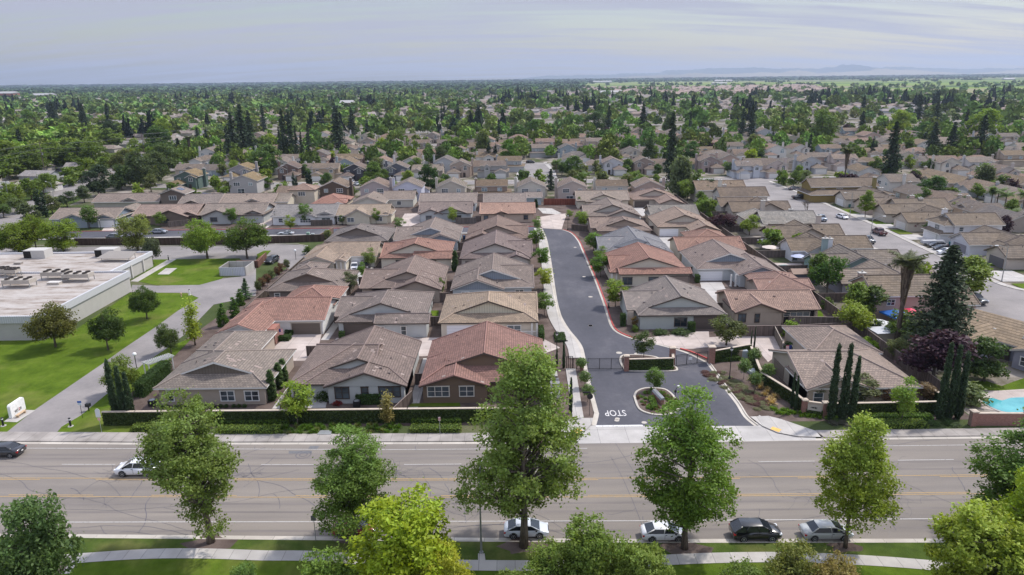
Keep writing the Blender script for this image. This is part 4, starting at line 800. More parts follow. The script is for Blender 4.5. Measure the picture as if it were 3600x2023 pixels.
h=house('cream house under orange barrel tiles with a front gable beside the long fence',[('x',40.6,57.2,168.6,180.5,dict(eF='gable',eB='gable',pitch=.36)),('y',42.,50.,166,174,GG),('y',46,57,178,190,dict(eF='hip',eB='hip'))],(.56,.49,.38),(.315,.19,.15),'roof_s',npatch=0)
h=house('tan tiled cream house with white garage and board gable, right column',[('y',41.3,57.6,197.4,213,dict(eF='dutch',eB='gable',d=2.4)),('y',49.2,57.7,191.6,203,GG)],CREAM,(.31,.235,.19),trim=TRIMD,gcol=(.5,.45,.38),batten=True,npatch=8)
hgar(h,44.7,197.85,5.2,2.2,(.76,.76,.78),fr=(.6,.55,.48)); hposts(h,[(48.3,193.2),(49.1,193.2)],2.6)
h=house('grey-tiled beige house with low front gable, right column behind the fence',[('x',42.6,57.6,214.5,227,dict(eF='gable',eB='gable')),('y',41.8,50,212.8,221,GG)],(.42,.35,.28),(.225,.205,.185),npatch=6)
h=house('pink-brown dutch-gabled house with a dark garage, far right corner of the community',[('y',42,58.2,244.5,259,dict(DT,d=2.4)),('y',49.5,58.2,235.5,248,dict(eF='gable',eB='gable'))],(.48,.42,.36),(.295,.215,.18),npatch=6)
hgar(h,45.4,244.95,5.,2.2,(.09,.07,.06))
# corner house at the entrance
h=house('beige house with long ribbed tan roof behind the right-hand cypresses',[('x',39.7,55.7,88.6,103,dict(eF='gable',eB='hip',pitch=.35)),('y',39.7,48.9,88.2,96,dict(eF='gable',eB='gable',pitch=.36)),('y',45.6,56.5,101,113.5,dict(eF='hip',eB='hip',pitch=.36))],(.42,.36,.29),(.275,.22,.19),trim=TRIMW,npatch=10,nv=10)
hwm(h,41.6,88.7,1.2,.7,2.1,1,fr=(.7,.69,.66)); hwm(h,47,88.7,1.6,.8,2.1,2,fr=(.7,.69,.66)); hwm(h,52,89.0,5.6,1.9,2.4,5,fr=(.7,.69,.66)); hgar(h,40.2,99.5,4,2.1,(.2,.16,.13),nrm=(-1,0))
# houses along the upper street
def wp(k,xl,xr,y,dep,rd,o,z=2.8):
    a=Q(k,xl,y,z); b=Q(k,xr,y,z); Y=(a[1]+b[1])/2; return (rd,a[0],b[0],Y,Y+dep,o)
def up(label,ws,wall,roof,wins=(),gar=None,kind='roof_flat',trim=TRIMW,gcol=None,batten=True,**k):
    h=house(label,ws,wall,roof,kind,trim=trim,gcol=gcol or wall,batten=batten,npatch=4,nv=5,group='single storey homes along the upper street',**k)
    for x,Y,w,n in wins: hwm(h,x,Y,w,.9,2.1,n,fr=(.72,.71,.68) if trim is TRIMW else (.1,.08,.07))
    if gar: hgar(h,*gar)
    return h
w=[wp('M0',505,1150,345,13,'x',GG),wp('M0',600,870,350,7,'y',GG),wp('M0',930,1160,343,21,'y',GG)]
up('blue-grey board house with white garage, leftmost on the upper street',w,BLUEG,(.26,.215,.185),[((w[0][1]+w[1][1])/2,w[0][3]+.4,1.6,2),(w[1][1]+1.7,w[1][3]+.45,2.,2)],((w[0][2]-3.4),w[2][3]+.4,5.,2.2,(.75,.75,.76)),gcol=(.24,.29,.35))
w=[wp('M0',1330,1960,315,14,'x',GG),wp('M0',1530,1880,325,8,'y',GG),wp('M0',1790,1990,312,17,'y',GG)]
up('dark brown house with fenced side porch, second on the upper street',w,(.20,.155,.125),(.285,.215,.185),[(w[1][1]+3.6,w[1][3]+.45,2.8,3),(w[0][1]+4,w[0][3]+.45,1.6,2)],trim=TRIMD)
w=[wp('M0',2010,2640,305,14,'x',GG),wp('M0',2030,2330,312,8,'y',GG),wp('M0',2440,2655,300,17,'y',GG)]
up('grey house with shallow front gable, third on the upper street behind the big trees',w,(.42,.43,.42),(.245,.205,.18),[(w[1][1]+3.6,w[1][3]+.45,2.,2)],trim=TRIMD)
w=[wp('M1',150,790,318,14,'x',GG),wp('M1',395,600,322,8,'y',GG),wp('M1',590,800,312,18,'y',GG)]
up('white house with grey tiles and side fence, fourth on the upper street',w,(.72,.72,.72),(.25,.235,.23),[(w[1][1]+3,w[1][3]+.45,3.2,4),(w[0][1]+3,w[0][3]+.45,1.2,1),(w[0][2]-3,w[0][3]+.45,2.6,2)])
w=[wp('M1',795,1330,308,13,'x',GG),wp('M1',890,1150,315,7,'y',dict(eF='gable',eB='gable',pitch=.5)),wp('M1',1250,1370,300,8,'y',GG)]
up('cream board house with steep front gable, fifth on the upper street',w,(.60,.55,.43),(.325,.26,.205),[(w[1][1]+1.8,w[1][3]+.45,2.,2),(w[0][1]+1.4,w[0][3]+.45,1.2,1),(w[1][2]+2.4,w[0][3]+.45,1.8,2)])
w=[wp('M1',1630,2175,290,14,'x',GG),wp('M1',1640,1880,295,4,'y',GG),wp('M1',1790,2130,292,8,'y',GG)]
up('grey house with arched brown gables, sixth on the upper street',w,(.42,.44,.45),(.225,.18,.165),[(w[1][1]+3,w[1][3]+.45,1.6,2),(w[2][2]-3.6,w[2][3]+.45,2.8,4)],trim=TRIMD)
w=[wp('M1',2250,2812,292,13,'x',GG),wp('M1',2400,2540,294,6,'y',GG)]
up('pink barrel-tile house at the corner of the pink concrete court',w,(.48,.38,.30),(.40,.26,.205),[(w[0][1]+2,w[0][3]+.45,1.2,1),(w[1][1]+2,w[1][3]+.45,1.8,2),(w[0][2]-3,w[0][3]+.45,1.2,1)],kind='roof_s',trim=TRIMD,batten=False)
w=[wp('M0',930,1590,175,12,'x',GG),wp('M0',1200,1400,172,14,'y',GG)]; up('brown-roofed home behind the blue-grey board house',w,(.42,.38,.33),(.24,.195,.17))
w=[wp('M0',1790,2190,190,13,'x',GG),wp('M0',1850,2000,190,5,'y',GG)]; h=up('low home with a bank of solar panels behind the brown house',w,(.44,.38,.31),(.235,.20,.18),trim=TRIMD)
w=[wp('M0',2210,2740,185,13,'x',GG),wp('M0',2440,2640,180,15,'y',GG)]; up('wide tan roofed home between the solar roof and the cream tower house',w,(.52,.46,.37),(.29,.235,.20))
w=[wp('M1',0,320,175,12,'x',GG)]; up('cream home with board siding left of the two storey cream house',w,(.58,.53,.42),(.26,.22,.185),[((w[0][1]+w[0][2])/2,w[0][3]+.45,1.2,2)])
w=[wp('M1',560,900,190,14,'y',HH),wp('M1',700,910,185,6,'x',GG)]; up('salmon barrel-tile hip roofed home beside the two storey cream house',w,(.55,.47,.36),(.38,.21,.165),kind='roof_s',trim=TRIMD,batten=False)
w=[wp('M1',950,1300,190,13,'y',GG),wp('M1',1270,1590,150,12,'x',GG)]; up('taupe roofed home with cream side wing facing the wide driveway',w,(.55,.53,.47),(.25,.205,.175),[(w[1][2]-5.5,w[1][3]+.45,1.4,1)])
w=[wp('M1',1635,2220,190,14,'x',GG),wp('M1',1900,2100,165,8,'y',dict(eF='gable',eB='gable',pitch=.2))]; up('grey-sided home with low gable behind the arched brown gables',w,(.42,.45,.47),(.265,.22,.195))
w=[wp('M1',2285,2720,185,13,'x',GG),wp('M1',2700,2885,130,10,'x',dict(eF='gable',eB='gable',pitch=.25))]; up('home with pale blue board side wall beside the red wooden fence',w,(.36,.42,.45),(.25,.21,.19))
def two(label,k,xl,xr,y,dep,wall,roof,ze=5.4,wn=2,kind='roof_flat',rd='y',e=GG,trim=TRIMW,gc=None):
    a=wp(k,xl,xr,y,dep,rd,dict(e,ze=ze),z=ze); h=house(label,[a],wall,roof,kind,trim=trim,gcol=gc,npatch=2,nv=3,group='two storey homes of the gated community',batten=gc is not None)
    xm=(a[1]+a[2])/2; hwm(h,xm-(.0 if wn else 1),a[3]+.45,2.4,ze-2.1,ze-.8,3,fr=(.74,.73,.71)); return h,a
h,a=two('two storey brown board house with small solar panel, left of the solar roof','M0',1595,1860,95,8,(.19,.15,.125),(.255,.215,.19),gc=(.17,.13,.11),wn=1)
S=MB(); 
def roofpt(I,s,k,up=.08): t=I['tc']+I['h']*k; return I['mp'](s,t,I['rz']-I['h']*abs(k)*I['p']+up)
S=MB(); xm=(a[1]+a[2])/2; hh=(a[2]-a[1])/2
def rp(x,y): return (x,y,5.4+hh*.37-abs(x-xm)*.37+.1)
S.face([rp(xm+.7,a[3]+2.5),rp(xm+2.6,a[3]+2.5),rp(xm+2.6,a[3]+5.5),rp(xm+.7,a[3]+5.5)],0,[(0,0),(3,0),(3,3.2),(0,3.2)]); S.build('solar_panel',M['solar'],h['root'],loc=(-h['cx'],-h['cy'],0))
h,a=two('two storey cream house with shuttered windows and hip roof','M1',315,590,55,8,(.55,.49,.39),(.33,.235,.19),e=HH,trim=TRIMD)
# solar array on low roof
a0=Q('M0',1975,130,4.2); a1=Q('M0',2200,145,3.4); a2=Q('M0',2235,110,3.6); a3=Q('M0',2045,88,5.); S=MB(); S.face([(*a0,4.5),(*a1,3.9),(*a2,4.1),(*a3,5.3)],0,[(0,0),(8,0),(8,4.8),(0,4.8)]); 
w=[wp('M0',1975,2240,150,10,'x',HH)]; hs=up('solar roofed low home right of the brown board house',w,(.42,.36,.30),(.24,.20,.18)); S.build('solar_panel',M['solar'],hs['root'],loc=(-hs['cx'],-hs['cy'],0))
g=Q
sheet('ground',[(-15000,-250),(15000,-250),(15000,15000),(-15000,15000)],0,'scrub')
sheet('garden_soil',[(-60,84.5),(60.5,84.5),(60.5,265),(-110,265),(-110,215),(-52,204)],.012,'mulch')
sheet('neighbourhood_ground',[(60.7,84),(420,84),(900,1500),(-500,1500),(-180,262),(-110,266),(60.7,266)],.008,'yard')
sheet('older_neighbourhood_ground',[(-192,180),(-196,262),(-520,1500),(-1500,1500),(-420,180)],.008,'yard')
XS=(-140,-62,-45,-15,12,45,60,140)
def cv(vals): return list(zip(XS,vals))
KB=cv((83.2,81.35,80.7,80.15,79.75,79.9,79.9,80.2)); NK=cv((64.5,61.8,61.35,60.35,59.5,58.95,58.8,57.5))
sheet('main_road',KB+NK[::-1],.02,'asphalt')
SB=[(-140,87),(-67,83.9),(-46.6,83.2),(-25,82.3),(8,82.0),(46,81.75),(60,81.8),(140,82.5)]
def lineY(pts,x):
    for (a,b),(c,d) in zip(pts[:-1],pts[1:]):
        if a<=x<=c: return b+(d-b)*(x-a)/(c-a)
    return pts[-1][1]
def band(name,fa,fb,x0,x1,z,mat,edge=0,n=24,color=None,kind='structure'):
    xs=[x0+(x1-x0)*i/n for i in range(n+1)]; return sheet(name,[(x,fa(x)) for x in xs]+[(x,fb(x)) for x in xs[::-1]],z,mat,kind,edge,color)
kb=lambda x:lineY(KB,x); nk=lambda x:lineY(NK,x); sb=lambda x:lineY(SB,x)
band('sidewalk',kb,sb,-140,7.8,.15,'walk_concrete',.15); band('sidewalk',kb,sb,38.5,140,.15,'walk_concrete',.15)
band('gutter',lambda x:kb(x)-.55,kb,-140,140,.032,'kerb_concrete'); band('gutter',nk,lambda x:nk(x)+.6,-140,140,.032,'kerb_concrete')
band('kerb',lambda x:nk(x)-.16,nk,-140,140,.15,'kerb_concrete',.15)
def mark(name,f,w,segs,col):
    B=MB()
    for x0,x1 in segs:
        n=max(1,int((x1-x0)/6)); xs=[x0+(x1-x0)*i/n for i in range(n+1)]
        for a,b in zip(xs[:-1],xs[1:]): B.face([(a,f(a)-w/2,.034),(b,f(b)-w/2,.034),(b,f(b)+w/2,.034),(a,f(a)+w/2,.034)])
    o=B.build(name,M['lanepaint'],None,color=col); o['kind']='structure'
YE=(.43,.29,.13); WH=(.46,.44,.42)
L=lambda *v:(lambda x:lineY(list(zip((-140,-60,-16,12,45,54,140),v)),x))
mark('edge_line',L(81.6,79.65,78.3,78,77.8,77.8,78),.12,[(-130,9),(38,130)],WH)
mark('edge_line',L(66,64.2,63.5,63.1,62.85,62.8,62.5),.14,[(-130,130)],WH)
y1=L(75,72.75,71.65,71.2,71.05,71.05,71.1); y2=L(70.6,69.0,67.9,67.45,67.27,67.27,67.3)
mark('centre_line',y1,.12,[(-130,130)],YE); mark('centre_line',lambda x:y1(x)-.3,.12,[(a,a+9.5) for a in range(-128,125,16)],YE)
mark('centre_line',y2,.12,[(-130,130)],YE); mark('centre_line',lambda x:y2(x)+.3,.12,[(a,a+9.5) for a in range(-120,125,16)],YE)
ld=L(78,75.8,74.75,74.5,74.4,74.45,74.6); mark('lane_dash',ld,.12,[(-54,-47.5),(-30,-23.6),(-13,-6.2),(28.8,35.4),(45.2,51.8),(-78,-71)],WH)
# crack sealant
def cracks():
    B=MB(); r=random.Random(4)
    def line(pts,w=.05):
        for (ax,ay),(bx,by) in zip(pts[:-1],pts[1:]):
            L_=math.hypot(bx-ax,by-ay) or 1; nx,ny=-(by-ay)/L_*w/2,(bx-ax)/L_*w/2; B.face([(ax-nx,ay-ny,.0315),(bx-nx,by-ny,.0315),(bx+nx,by+ny,.0315),(ax+nx,ay+ny,.0315)])
    def wob(x,y,a,n,st,j,w):
        p=[(x,y)]
        for _ in range(n):
            a+=r.uniform(-j,j); x+=math.cos(a)*st; y+=math.sin(a)*st
            if not 60.5<y<79.6: break
            p.append((x,y)); 
            if r.random()<.05: wob(x,y,a+r.choice((-1,1))*1.2,r.randint(3,7),.5,.5,w*.8)
        line(p,w)
    for x,y,a,n in ((-62,76.6,0,30),(-66,74.7,0,36),(-55,68.4,0,60),(-48,66.3,0,40),(-46,62.9,0,60),(-40,62.2,0,50),(-36,72.3,0,16),(-38,74,0,30),(-16,73.4,0,22),(-18,72.2,0,20),(-14,66.9,0,44),(-15,63.8,0,34),(-12,62,0,40),(8,74.6,0,16),(36,73.8,0,30),(38,76.8,0,24),(30,66.8,0,60),(20,62.2,0,30)): wob(x,y,a,n,.7,.16,r.uniform(.035,.06))
    for x,y in ((-56,61.5),(-50,66.6),(-47,68),(-42,68.2),(-38,62),(-37,74),(-31,72),(-28,68),(-25,66),(-20,63),(-13.5,71.5),(-12,78),(-9,67.5),(-8,71.3),(-5,63),(-3,66),(7,71),(13,60.6),(20,63),(29,67),(38,61),(41,72),(49,67),(54,62),(-60,70),(-33,77.5)): wob(x,y,r.uniform(.9,2.0),r.randint(6,16),.55,.3,r.uniform(.05,.09))
    for x,y,s in ((-47,73.6,1.6),(-33,72.9,2.2),(-30,73,1.6),(-13,73.2,1.6),(-10,66.6,2.),(-5,66.8,2.2),(42,73.5,2.),(-45,76,1.),(33,67,2.2),(37,67,2.2),(42,66.8,2.4)):
        for _ in range(12): wob(x+r.uniform(-s,s),y+r.uniform(-.3,.3),r.choice((0,3.14))+r.uniform(-.5,.5),5,.35,.9,.028)
    wob(12.6,79.4,-1.38,34,.6,.02,.05); wob(11.6,76,-1.42,26,.6,.02,.05)
    for cx,cy,rr in ((-25.6,77.3,.9),(-25.6,77.3,.45),(7.5,74.5,.6)): line([(cx+rr*math.cos(t*.39),cy+rr*math.sin(t*.39)) for t in range(17)],.1)
    o=B.build('road_crack_sealant',M['crack']); o['kind']='structure'
cracks()
M['patch']=plain('asphalt_patch',(.15,.15,.155),.9)
n=N('lane_wear'); f=n.noise(1.2,5,n.scaled(n.pos(),(.12,1,1)),.65); n.base(n.ramp(f,[(.35,(.165,.147,.136)),(.65,(.215,.19,.174))]),.9,.15); M['wear']=n.mat
for i,(yy,a,b) in enumerate(((76.9,-130,9),(76.,-130,9),(74.2,-130,130),(72.6,-130,130),(66.4,-130,130),(64.9,-130,130),(61.6,-130,130))): band('tyre_wear',lambda x:yy+(-.018*x if x<0 else -.004*x)-.16,lambda x:yy+(-.018*x if x<0 else -.004*x)+.2,a,b,.0225,'wear',0,40)
sheet('road_patch',[g('B1',330,182),g('B1',565,180),g('B1',560,208),g('B1',328,210)],.028,'patch'); sheet('road_patch',[g('B1',545,132),g('B1',638,132),g('B1',615,165),g('B1',520,170)],.029,'patch')
# near verge
band('verge_lawn',lambda x:58.1+(.012*x if x>0 else -.02*x)*0+(1.2 if x<-30 else 0)*0,lambda x:nk(x)-.16,-140,140,.14,'verge',.14)
ps=smooth([g('B0',-600,1400),g('B0',560,1248),g('B0',900,1218),g('B0',1500,1180),g('B0',2100,1175),g('B1',100,1195),g('B1',600,1200),g('B1',1400,1255),g('B1',2100,1290),g('B2',600,1290),g('B2',1430,1245),g('B2',1900,1222),g('B3',0,1210),g('B3',600,1225),g('B3',1200,1258),g('B3',1700,1300),g('B3',2500,1370)],3)
pf=[(x,y) for x,y in ps]; far=lambda x:lineY(pf,max(pf[0][0],min(pf[-1][0],x)))
sheet('lawn',[(-140,20),(140,20)]+[(x,nk(x)-.3) for x in (140,60,45,12,-15,-45,-62,-140)],.13,'lawn')
bpy.data.objects.remove(bpy.data.objects['verge_lawn'])
B=MB(); xs=[-60+i*1.2 for i in range(101)]
sheet('verge_lawn',[(x,far(x)) for x in xs]+[(x,nk(x)-.17) for x in xs[::-1]],.142,'verge')
sheet('footpath',[(x,far(x)-1.5) for x in xs]+[(x,far(x)) for x in xs[::-1]],.16,'concrete')
sheet('mulch_bed',[g('B0',500,1420),g('B0',530,1350),g('B0',700,1340),g('B0',620,1431)],.165,'mulch'); sheet('footpath_branch',[g('B0',620,1431),g('B0',690,1340),g('B0',765,1340),g('B0',700,1431)],.168,'concrete')
sheet('light_pad',[g('B1',2235,1225),g('B1',2300,1225),g('B1',2310,1300),g('B1',2235,1300)],.156,'concrete')
for i,(k,x,y,w) in enumerate((('B0',2125,1120,2.4),('B2',120,1150,2.2),('B2',1735,1170,2.2),('B3',780,1160,1.6),('B1',1000,1060,1.8))):
    cx,cy=g(k,x,y); sheet('tree_soil',[(cx+w*(1+.3*math.sin(j*2.3+i))*math.cos(j*.524),cy+w*.55*(1+.3*math.cos(j*1.7))*math.sin(j*.524)) for j in range(12)],.147,'mulch')
# entrance
sheet('entrance_apron',[g('L2',600,1322),g('L2',590,1290),g('L2',560,1120),g('L2',845,1140),g('L2',2440,1140),g('L3',-90,1030),g('L3',200,1190),g('L3',480,1258),g('L3',480,1284)],.036,'concrete_slab')
sheet('entrance_sidewalk',[g('L2',500,1110),g('L2',612,1070),g('L2',815,1068),g('L2',800,1130),g('L2',745,1190),g('L2',640,1235),g('L1',2540,1275)],.15,'concrete',.14)
sheet('entrance_sidewalk',[g('L2',2395,1055),g('L2',2576,1048),g('L3',130,1080),g('L3',480,1200),g('L3',560,1262),g('L3',300,1255),g('L3',90,1215),g('L2',2520,1150)],.15,'concrete',.14)
sheet('tactile_paving',[g('L2',608,1192),g('L2',655,1170),g('L2',710,1195),g('L2',655,1228)],.165,'tactile'); sheet('tactile_paving',[g('L3',45,1157),g('L3',135,1187),g('L3',108,1213),g('L3',22,1182)],.165,'tactile')
GL=[g(*a) for a in (('L2',847,1140),('L2',874,1030),('L2',866,985),('L2',800,740),('L2',765,590),('L2',740,460),('L2',712,350),('L2',660,268),('L2',590,185),('L2',525,85),('L2',488,0),('M2',450,1130),('M2',412,870),('M2',380,680),('M2',350,540),('M2',305,440))]
GR=[g(*a) for a in (('M2',500,455),('M2',590,490),('M2',660,570),('M2',700,660),('M2',765,810),('M2',835,980),('M2',905,1170),('M2',962,1350),('M2',990,1425),('L2',1035,190),('L2',1120,235),('L2',1225,270),('L2',1480,330),('L2',1680,385),('L2',1790,425),('L2',1955,508),('L2',2050,640),('L2',2150,790),('L2',2250,920),('L2',2330,1050),('L2',2437,1142))]
GLs=smooth(GL,4); GRs=smooth(GR[:15],4)+smooth(GR[15:],4)
sheet('gated_street',GLs+GRs,.04,'asphalt_dark')
ribbon('gutter',GLs,0,.5,.045,'kerb_concrete'); ribbon('kerb',GLs,.5,.66,.15,'kerb_concrete',.12)
ribbon('gutter',GRs,0,.45,.045,'kerb_concrete'); 
ribbon('sidewalk',smooth(GL[5:],4),.66,2.6,.14,'concrete',.12)
ribbon('red_kerb',smooth(GR[4:9]+[GR[9],GR[10],GR[11]],4),.45,.68,.16,'red',.13); ribbon('red_kerb',smooth([g('L2',1680,372),g('L2',1790,405),g('L2',1960,478)],3),.3,.6,.165,'red',.13)
ribbon('kerb',smooth(GR[:5],4),.45,.66,.15,'red',.12); ribbon('kerb',smooth(GR[15:],4),.45,.65,.155,'kerb_concrete',.12)
sheet('sidewalk',[g('L2',640,572),g('L2',540,570),g('L2',612,1075),g('L2',722,1068)],.15,'concrete',.14)
sheet('planting_strip',[g('L2',650,630),g('L2',722,590),g('L2',815,930),g('L2',815,1065),g('L2',722,1065)],.10,'mulch')
sheet('grey_concrete_court',[g('L2',1225,275),g('L2',1470,240),g('L2',1830,190),g('L2',1980,190),g('L2',1985,250),g('L2',2576,215),g('L3',150,215),g('L3',225,330),g('L3',0,500),g('L2',2440,340),g('L2',1970,350),g('L2',1830,365),g('L2',1690,368),g('L2',1480,318)],.05,'concrete_pink')
sheet('pink_concrete_court',[g('M2',500,452),g('M2',310,440),g('M2',255,380),g('M2',250,330),g('M2',440,300),g('M2',560,290),g('M2',535,340),g('M2',515,400)],.05,'concrete_pink'); sheet('court_path',[g('M2',255,235),g('M2',400,240),g('M2',500,290),g('M2',440,300),g('M2',310,290)],.055,'concrete')
sheet('garden_bed',[g('M2',350,200),g('M2',560,200),g('M2',640,300),g('M2',530,290),g('M2',400,240)],.03,'mulch')
def island(name,pts,mat='mulch'):
    P_=smooth(pts+[pts[0]],4)[:-1]; cx=sum(p[0] for p in P_)/len(P_); cy=sum(p[1] for p in P_)/len(P_); sheet(name+'_kerb',P_,.19,'kerb_concrete',edge=.15)
    I=[(cx+(x-cx)*(1-.32/max(.5,math.hypot(x-cx,y-cy))),cy+(y-cy)*(1-.32/max(.5,math.hypot(x-cx,y-cy)))) for x,y in P_]; sheet(name+'_bed',I,.2,mat)
island('gate_island',[g('L2',1080,470),g('L2',1110,435),g('L2',1250,428),g('L2',1390,440),g('L2',1480,462),g('L2',1630,540),g('L2',1668,570),g('L2',1640,595),g('L2',1400,600),g('L2',1160,592),g('L2',1115,565),g('L2',1085,510)])
island('round_island',[g('L2',1220,850),g('L2',1250,795),g('L2',1330,765),g('L2',1420,762),g('L2',1540,775),g('L2',1620,830),g('L2',1670,900),g('L2',1690,960),g('L2',1640,1015),g('L2',1520,1040),g('L2',1390,1030),g('L2',1270,975)])
B=MB(); a=g('L2',845,1150); b=g('L2',1320,1146); B.box(a[0],b[0],min(a[1],b[1]),min(a[1],b[1])+.42,.04,.052); o=B.build('stop_line',M['lanepaint'],color=(.68,.67,.66)); o['kind']='structure'
t=text_mesh('STOP',2.6,'stop_lettering','lanepaint',None,.002,(.66,.64,.62)); ca=g('L2',1040,1010); t.location=(ca[0],ca[1],.05); t.rotation_euler=(0,0,math.pi); t.scale=(.47,.95,1); t['kind']='structure'
B=MB()
for k,x,y,s in (('L2',2000,612,.5),('L2',2025,615,.4),('L2',2065,712,.5),('L2',2095,715,.4)):
    c=g(k,x,y); B.obox(c[0],c[1],s,.12,.05,.053,.4); B.obox(c[0]+.1,c[1]+.25,s,.1,.05,.053,1.2)
o=B.build('survey_marks',M['lanepaint'],color=(.6,.6,.6)); o['kind']='structure'
B=MB()
for k,x,y,s in (('L2',790,132,.42),('L2',1078,406,.5),('L2',1250,415,.35),('M2',790,1130,.45),('M2',790,1420,.45),('M2',725,928,.4),('M2',635,632,.4),('L2',1060,1070,.33),('L2',1055,1087,.33),('L2',1330,1108,.35)): c=g(k,x,y); B.cyl(c[0],c[1],.04,.055,s,14)
o=B.build('manhole_covers',M['kerb_concrete']); o['kind']='structure'
# drives between the homes
for a in ((-14.6,-13.2,88,108),(-33.5,-31.6,90,112)): sheet('side_path',[(a[0],a[2]),(a[1],a[2]),(a[1],a[3]),(a[0],a[3])],.03,'concrete')
sheet('driveway',[(-40,120),(-34.2,120),(-33.2,114),(-31.5,107.5),(-40.8,107.5),(-40.9,113)],.03,'concrete_pink'); sheet('driveway',[(-32,107.5),(-13,109),(5,109.2),(8,112),(5,117),(-13,117.5),(-31,118)],.028,'concrete_pink')
sheet('driveway',[(-39.5,167),(-33.4,167),(-31.9,150),(-33.6,150),(-36,158),(-40.2,161.5)],.03,'concrete_slab'); sheet('side_path',[(-33.6,117),(-32.2,117),(-32.2,139),(-33.6,139)],.029,'concrete')
sheet('driveway',[g('M2',1890,980),g('M2',2110,980),g('M2',2150,1050),g('M2',2060,1065),g('M2',2060,1170),g('M2',2130,1300),(41.5,117),(39.2,117),(39.2,140),(41,148)],.03,'concrete_slab'); sheet('driveway',[(41.3,197),(47.3,197),(47.5,188),(41,180),(40,167),(39.2,167),(39.3,195)],.03,'concrete_slab'); sheet('driveway',[(42.5,244.5),(48.5,244.5),(47,232),(42,228),(40,214),(39.6,214),(39.8,240)],.03,'concrete_slab')
# upper street
US=[(-140,203.5),(-60,205.5),(-34,205.8),(-5,205.5),(7.5,203)]; UN=[(8,213.5),(-34,214.0),(-60,214.3),(-140,214)]
sheet('upper_street',US+UN,.036,'asphalt_dark'); ribbon('kerb',US,-.16,0,.15,'kerb_concrete',.13); ribbon('gutter',US,-1.2,-.16,.13,'concrete'); ribbon('red_kerb',UN,-.25,-.05,.15,'red',.13); 
sheet('driveway',[g('M0',1020,470),g('M0',1230,468),g('M0',1350,345),g('M0',1310,330),g('M0',1150,400),g('M0',1060,415)],.045,'concrete_pink'); sheet('driveway',[(-35.5,214),(-24,214),(-24.5,238),(-36,238)],.045,'concrete_pink'); sheet('driveway',[g('M1',0,380),g('M1',100,440),g('M1',170,400),g('M1',150,300),g('M1',60,320)],.045,'concrete_pink')
# left: facility grounds
sheet('facility_lawn',[g('L0',-900,1215),g('L0',60,1210),g('L0',350,980),g('L0',1010,530),g('L0',1240,365),g('L0',1560,150),g('M0',1790,1270),g('M0',2000,1140),g('M0',1880,1092),g('M0',1320,1085),g('M0',700,1500),g('M0',-900,1400)],.03,'lawn')
sheet('facility_drive',[g('L0',60,1210),g('L0',570,1210),g('L0',620,1150),g('L0',810,1040),g('L0',1100,800),g('L0',1440,520),g('L0',1680,360),g('L0',1860,220),g('L0',2150,-80),g('M0',2576,1120),g('M0',2576,730),g('M0',2700,720),g('M1',350,860),g('M1',550,660),g('M1',520,610),g('M1',200,598),g('M0',2500,620),g('M0',1600,620),g('M0',850,625),g('M0',-600,640),g('M0',-600,820),g('M0',2400,745),g('M0',2510,790),g('M0',2420,925),g('M0',1590,1018),g('M0',1330,1010),g('M0',1310,1085),g('M0',1880,1090),g('M0',2000,1140),g('M0',1790,1270),g('L0',1560,150),g('L0',1240,365),g('L0',1010,530),g('L0',350,980)],.036,'asphalt_grey')
sheet('court_lawn',[g('M0',1530,755),g('M0',1750,752),g('M0',2410,742),g('M0',2470,800),g('M0',2280,900),g('M0',2230,950),g('M0',2010,1010),g('M0',1590,1016),g('M0',1390,975)],.05,'lawn')
sheet('lawn_path',[g('M0',1310,975),g('M0',1700,750),g('M0',1775,752),g('M0',1390,978)],.06,'concrete'); sheet('concrete_pad',[g('M0',1585,905),g('M0',1670,843),g('M0',1782,842),g('M0',1700,905)],.075,'concrete',edge=.06)
sheet('sign_pad',[g('L0',40,1100),g('L0',170,1105),g('L0',355,985),g('L0',190,980)],.06,'concrete',edge=.06)
sheet('strip_lawn',[g('L0',575,1210),g('L0',620,1150),g('L0',815,1035),g('L0',1100,800),g('L0',1440,520),g('L0',1690,355),g('L0',1950,240),g('L0',1560,640),g('L0',1190,900),g('L0',1360,1130),g('L0',1310,1212)],.042,'lawn')
ribbon('kerb',[g('M0',-600,612),g('M0',850,620),g('M0',2500,612),g('M1',200,596),g('M1',420,600),g('M1',520,620),g('M1',550,660)],-.2,0,.15,'kerb_concrete',.12)
sheet('planter',[g('M1',10,705),g('M1',80,670),g('M1',150,668),g('M1',100,720),g('M1',20,760)],.15,'lawn',edge=.12)
# left arterial road
sheet('arterial_road',[(-150,190),(-160,225),(-176,290),(-205,380),(-262,520),(-276,520),(-218,380),(-190,290),(-176,225),(-168,190)],.03,'asphalt_grey'); sheet('arterial_road',[(-179,190),(-186,225),(-201,290),(-228,380),(-286,520),(-300,520),(-241,380),(-214,290),(-199,225),(-194,190)],.03,'asphalt_dark'); sheet('median_lawn',[(-168,190),(-176,225),(-190,290),(-218,380),(-276,520),(-286,520),(-228,380),(-201,290),(-186,225),(-179,190)],.16,'verge',edge=.12)
sheet('verge_lawn',[(-146,190),(-155,225),(-171,290),(-176,290),(-160,225),(-150,190)],.05,'verge')
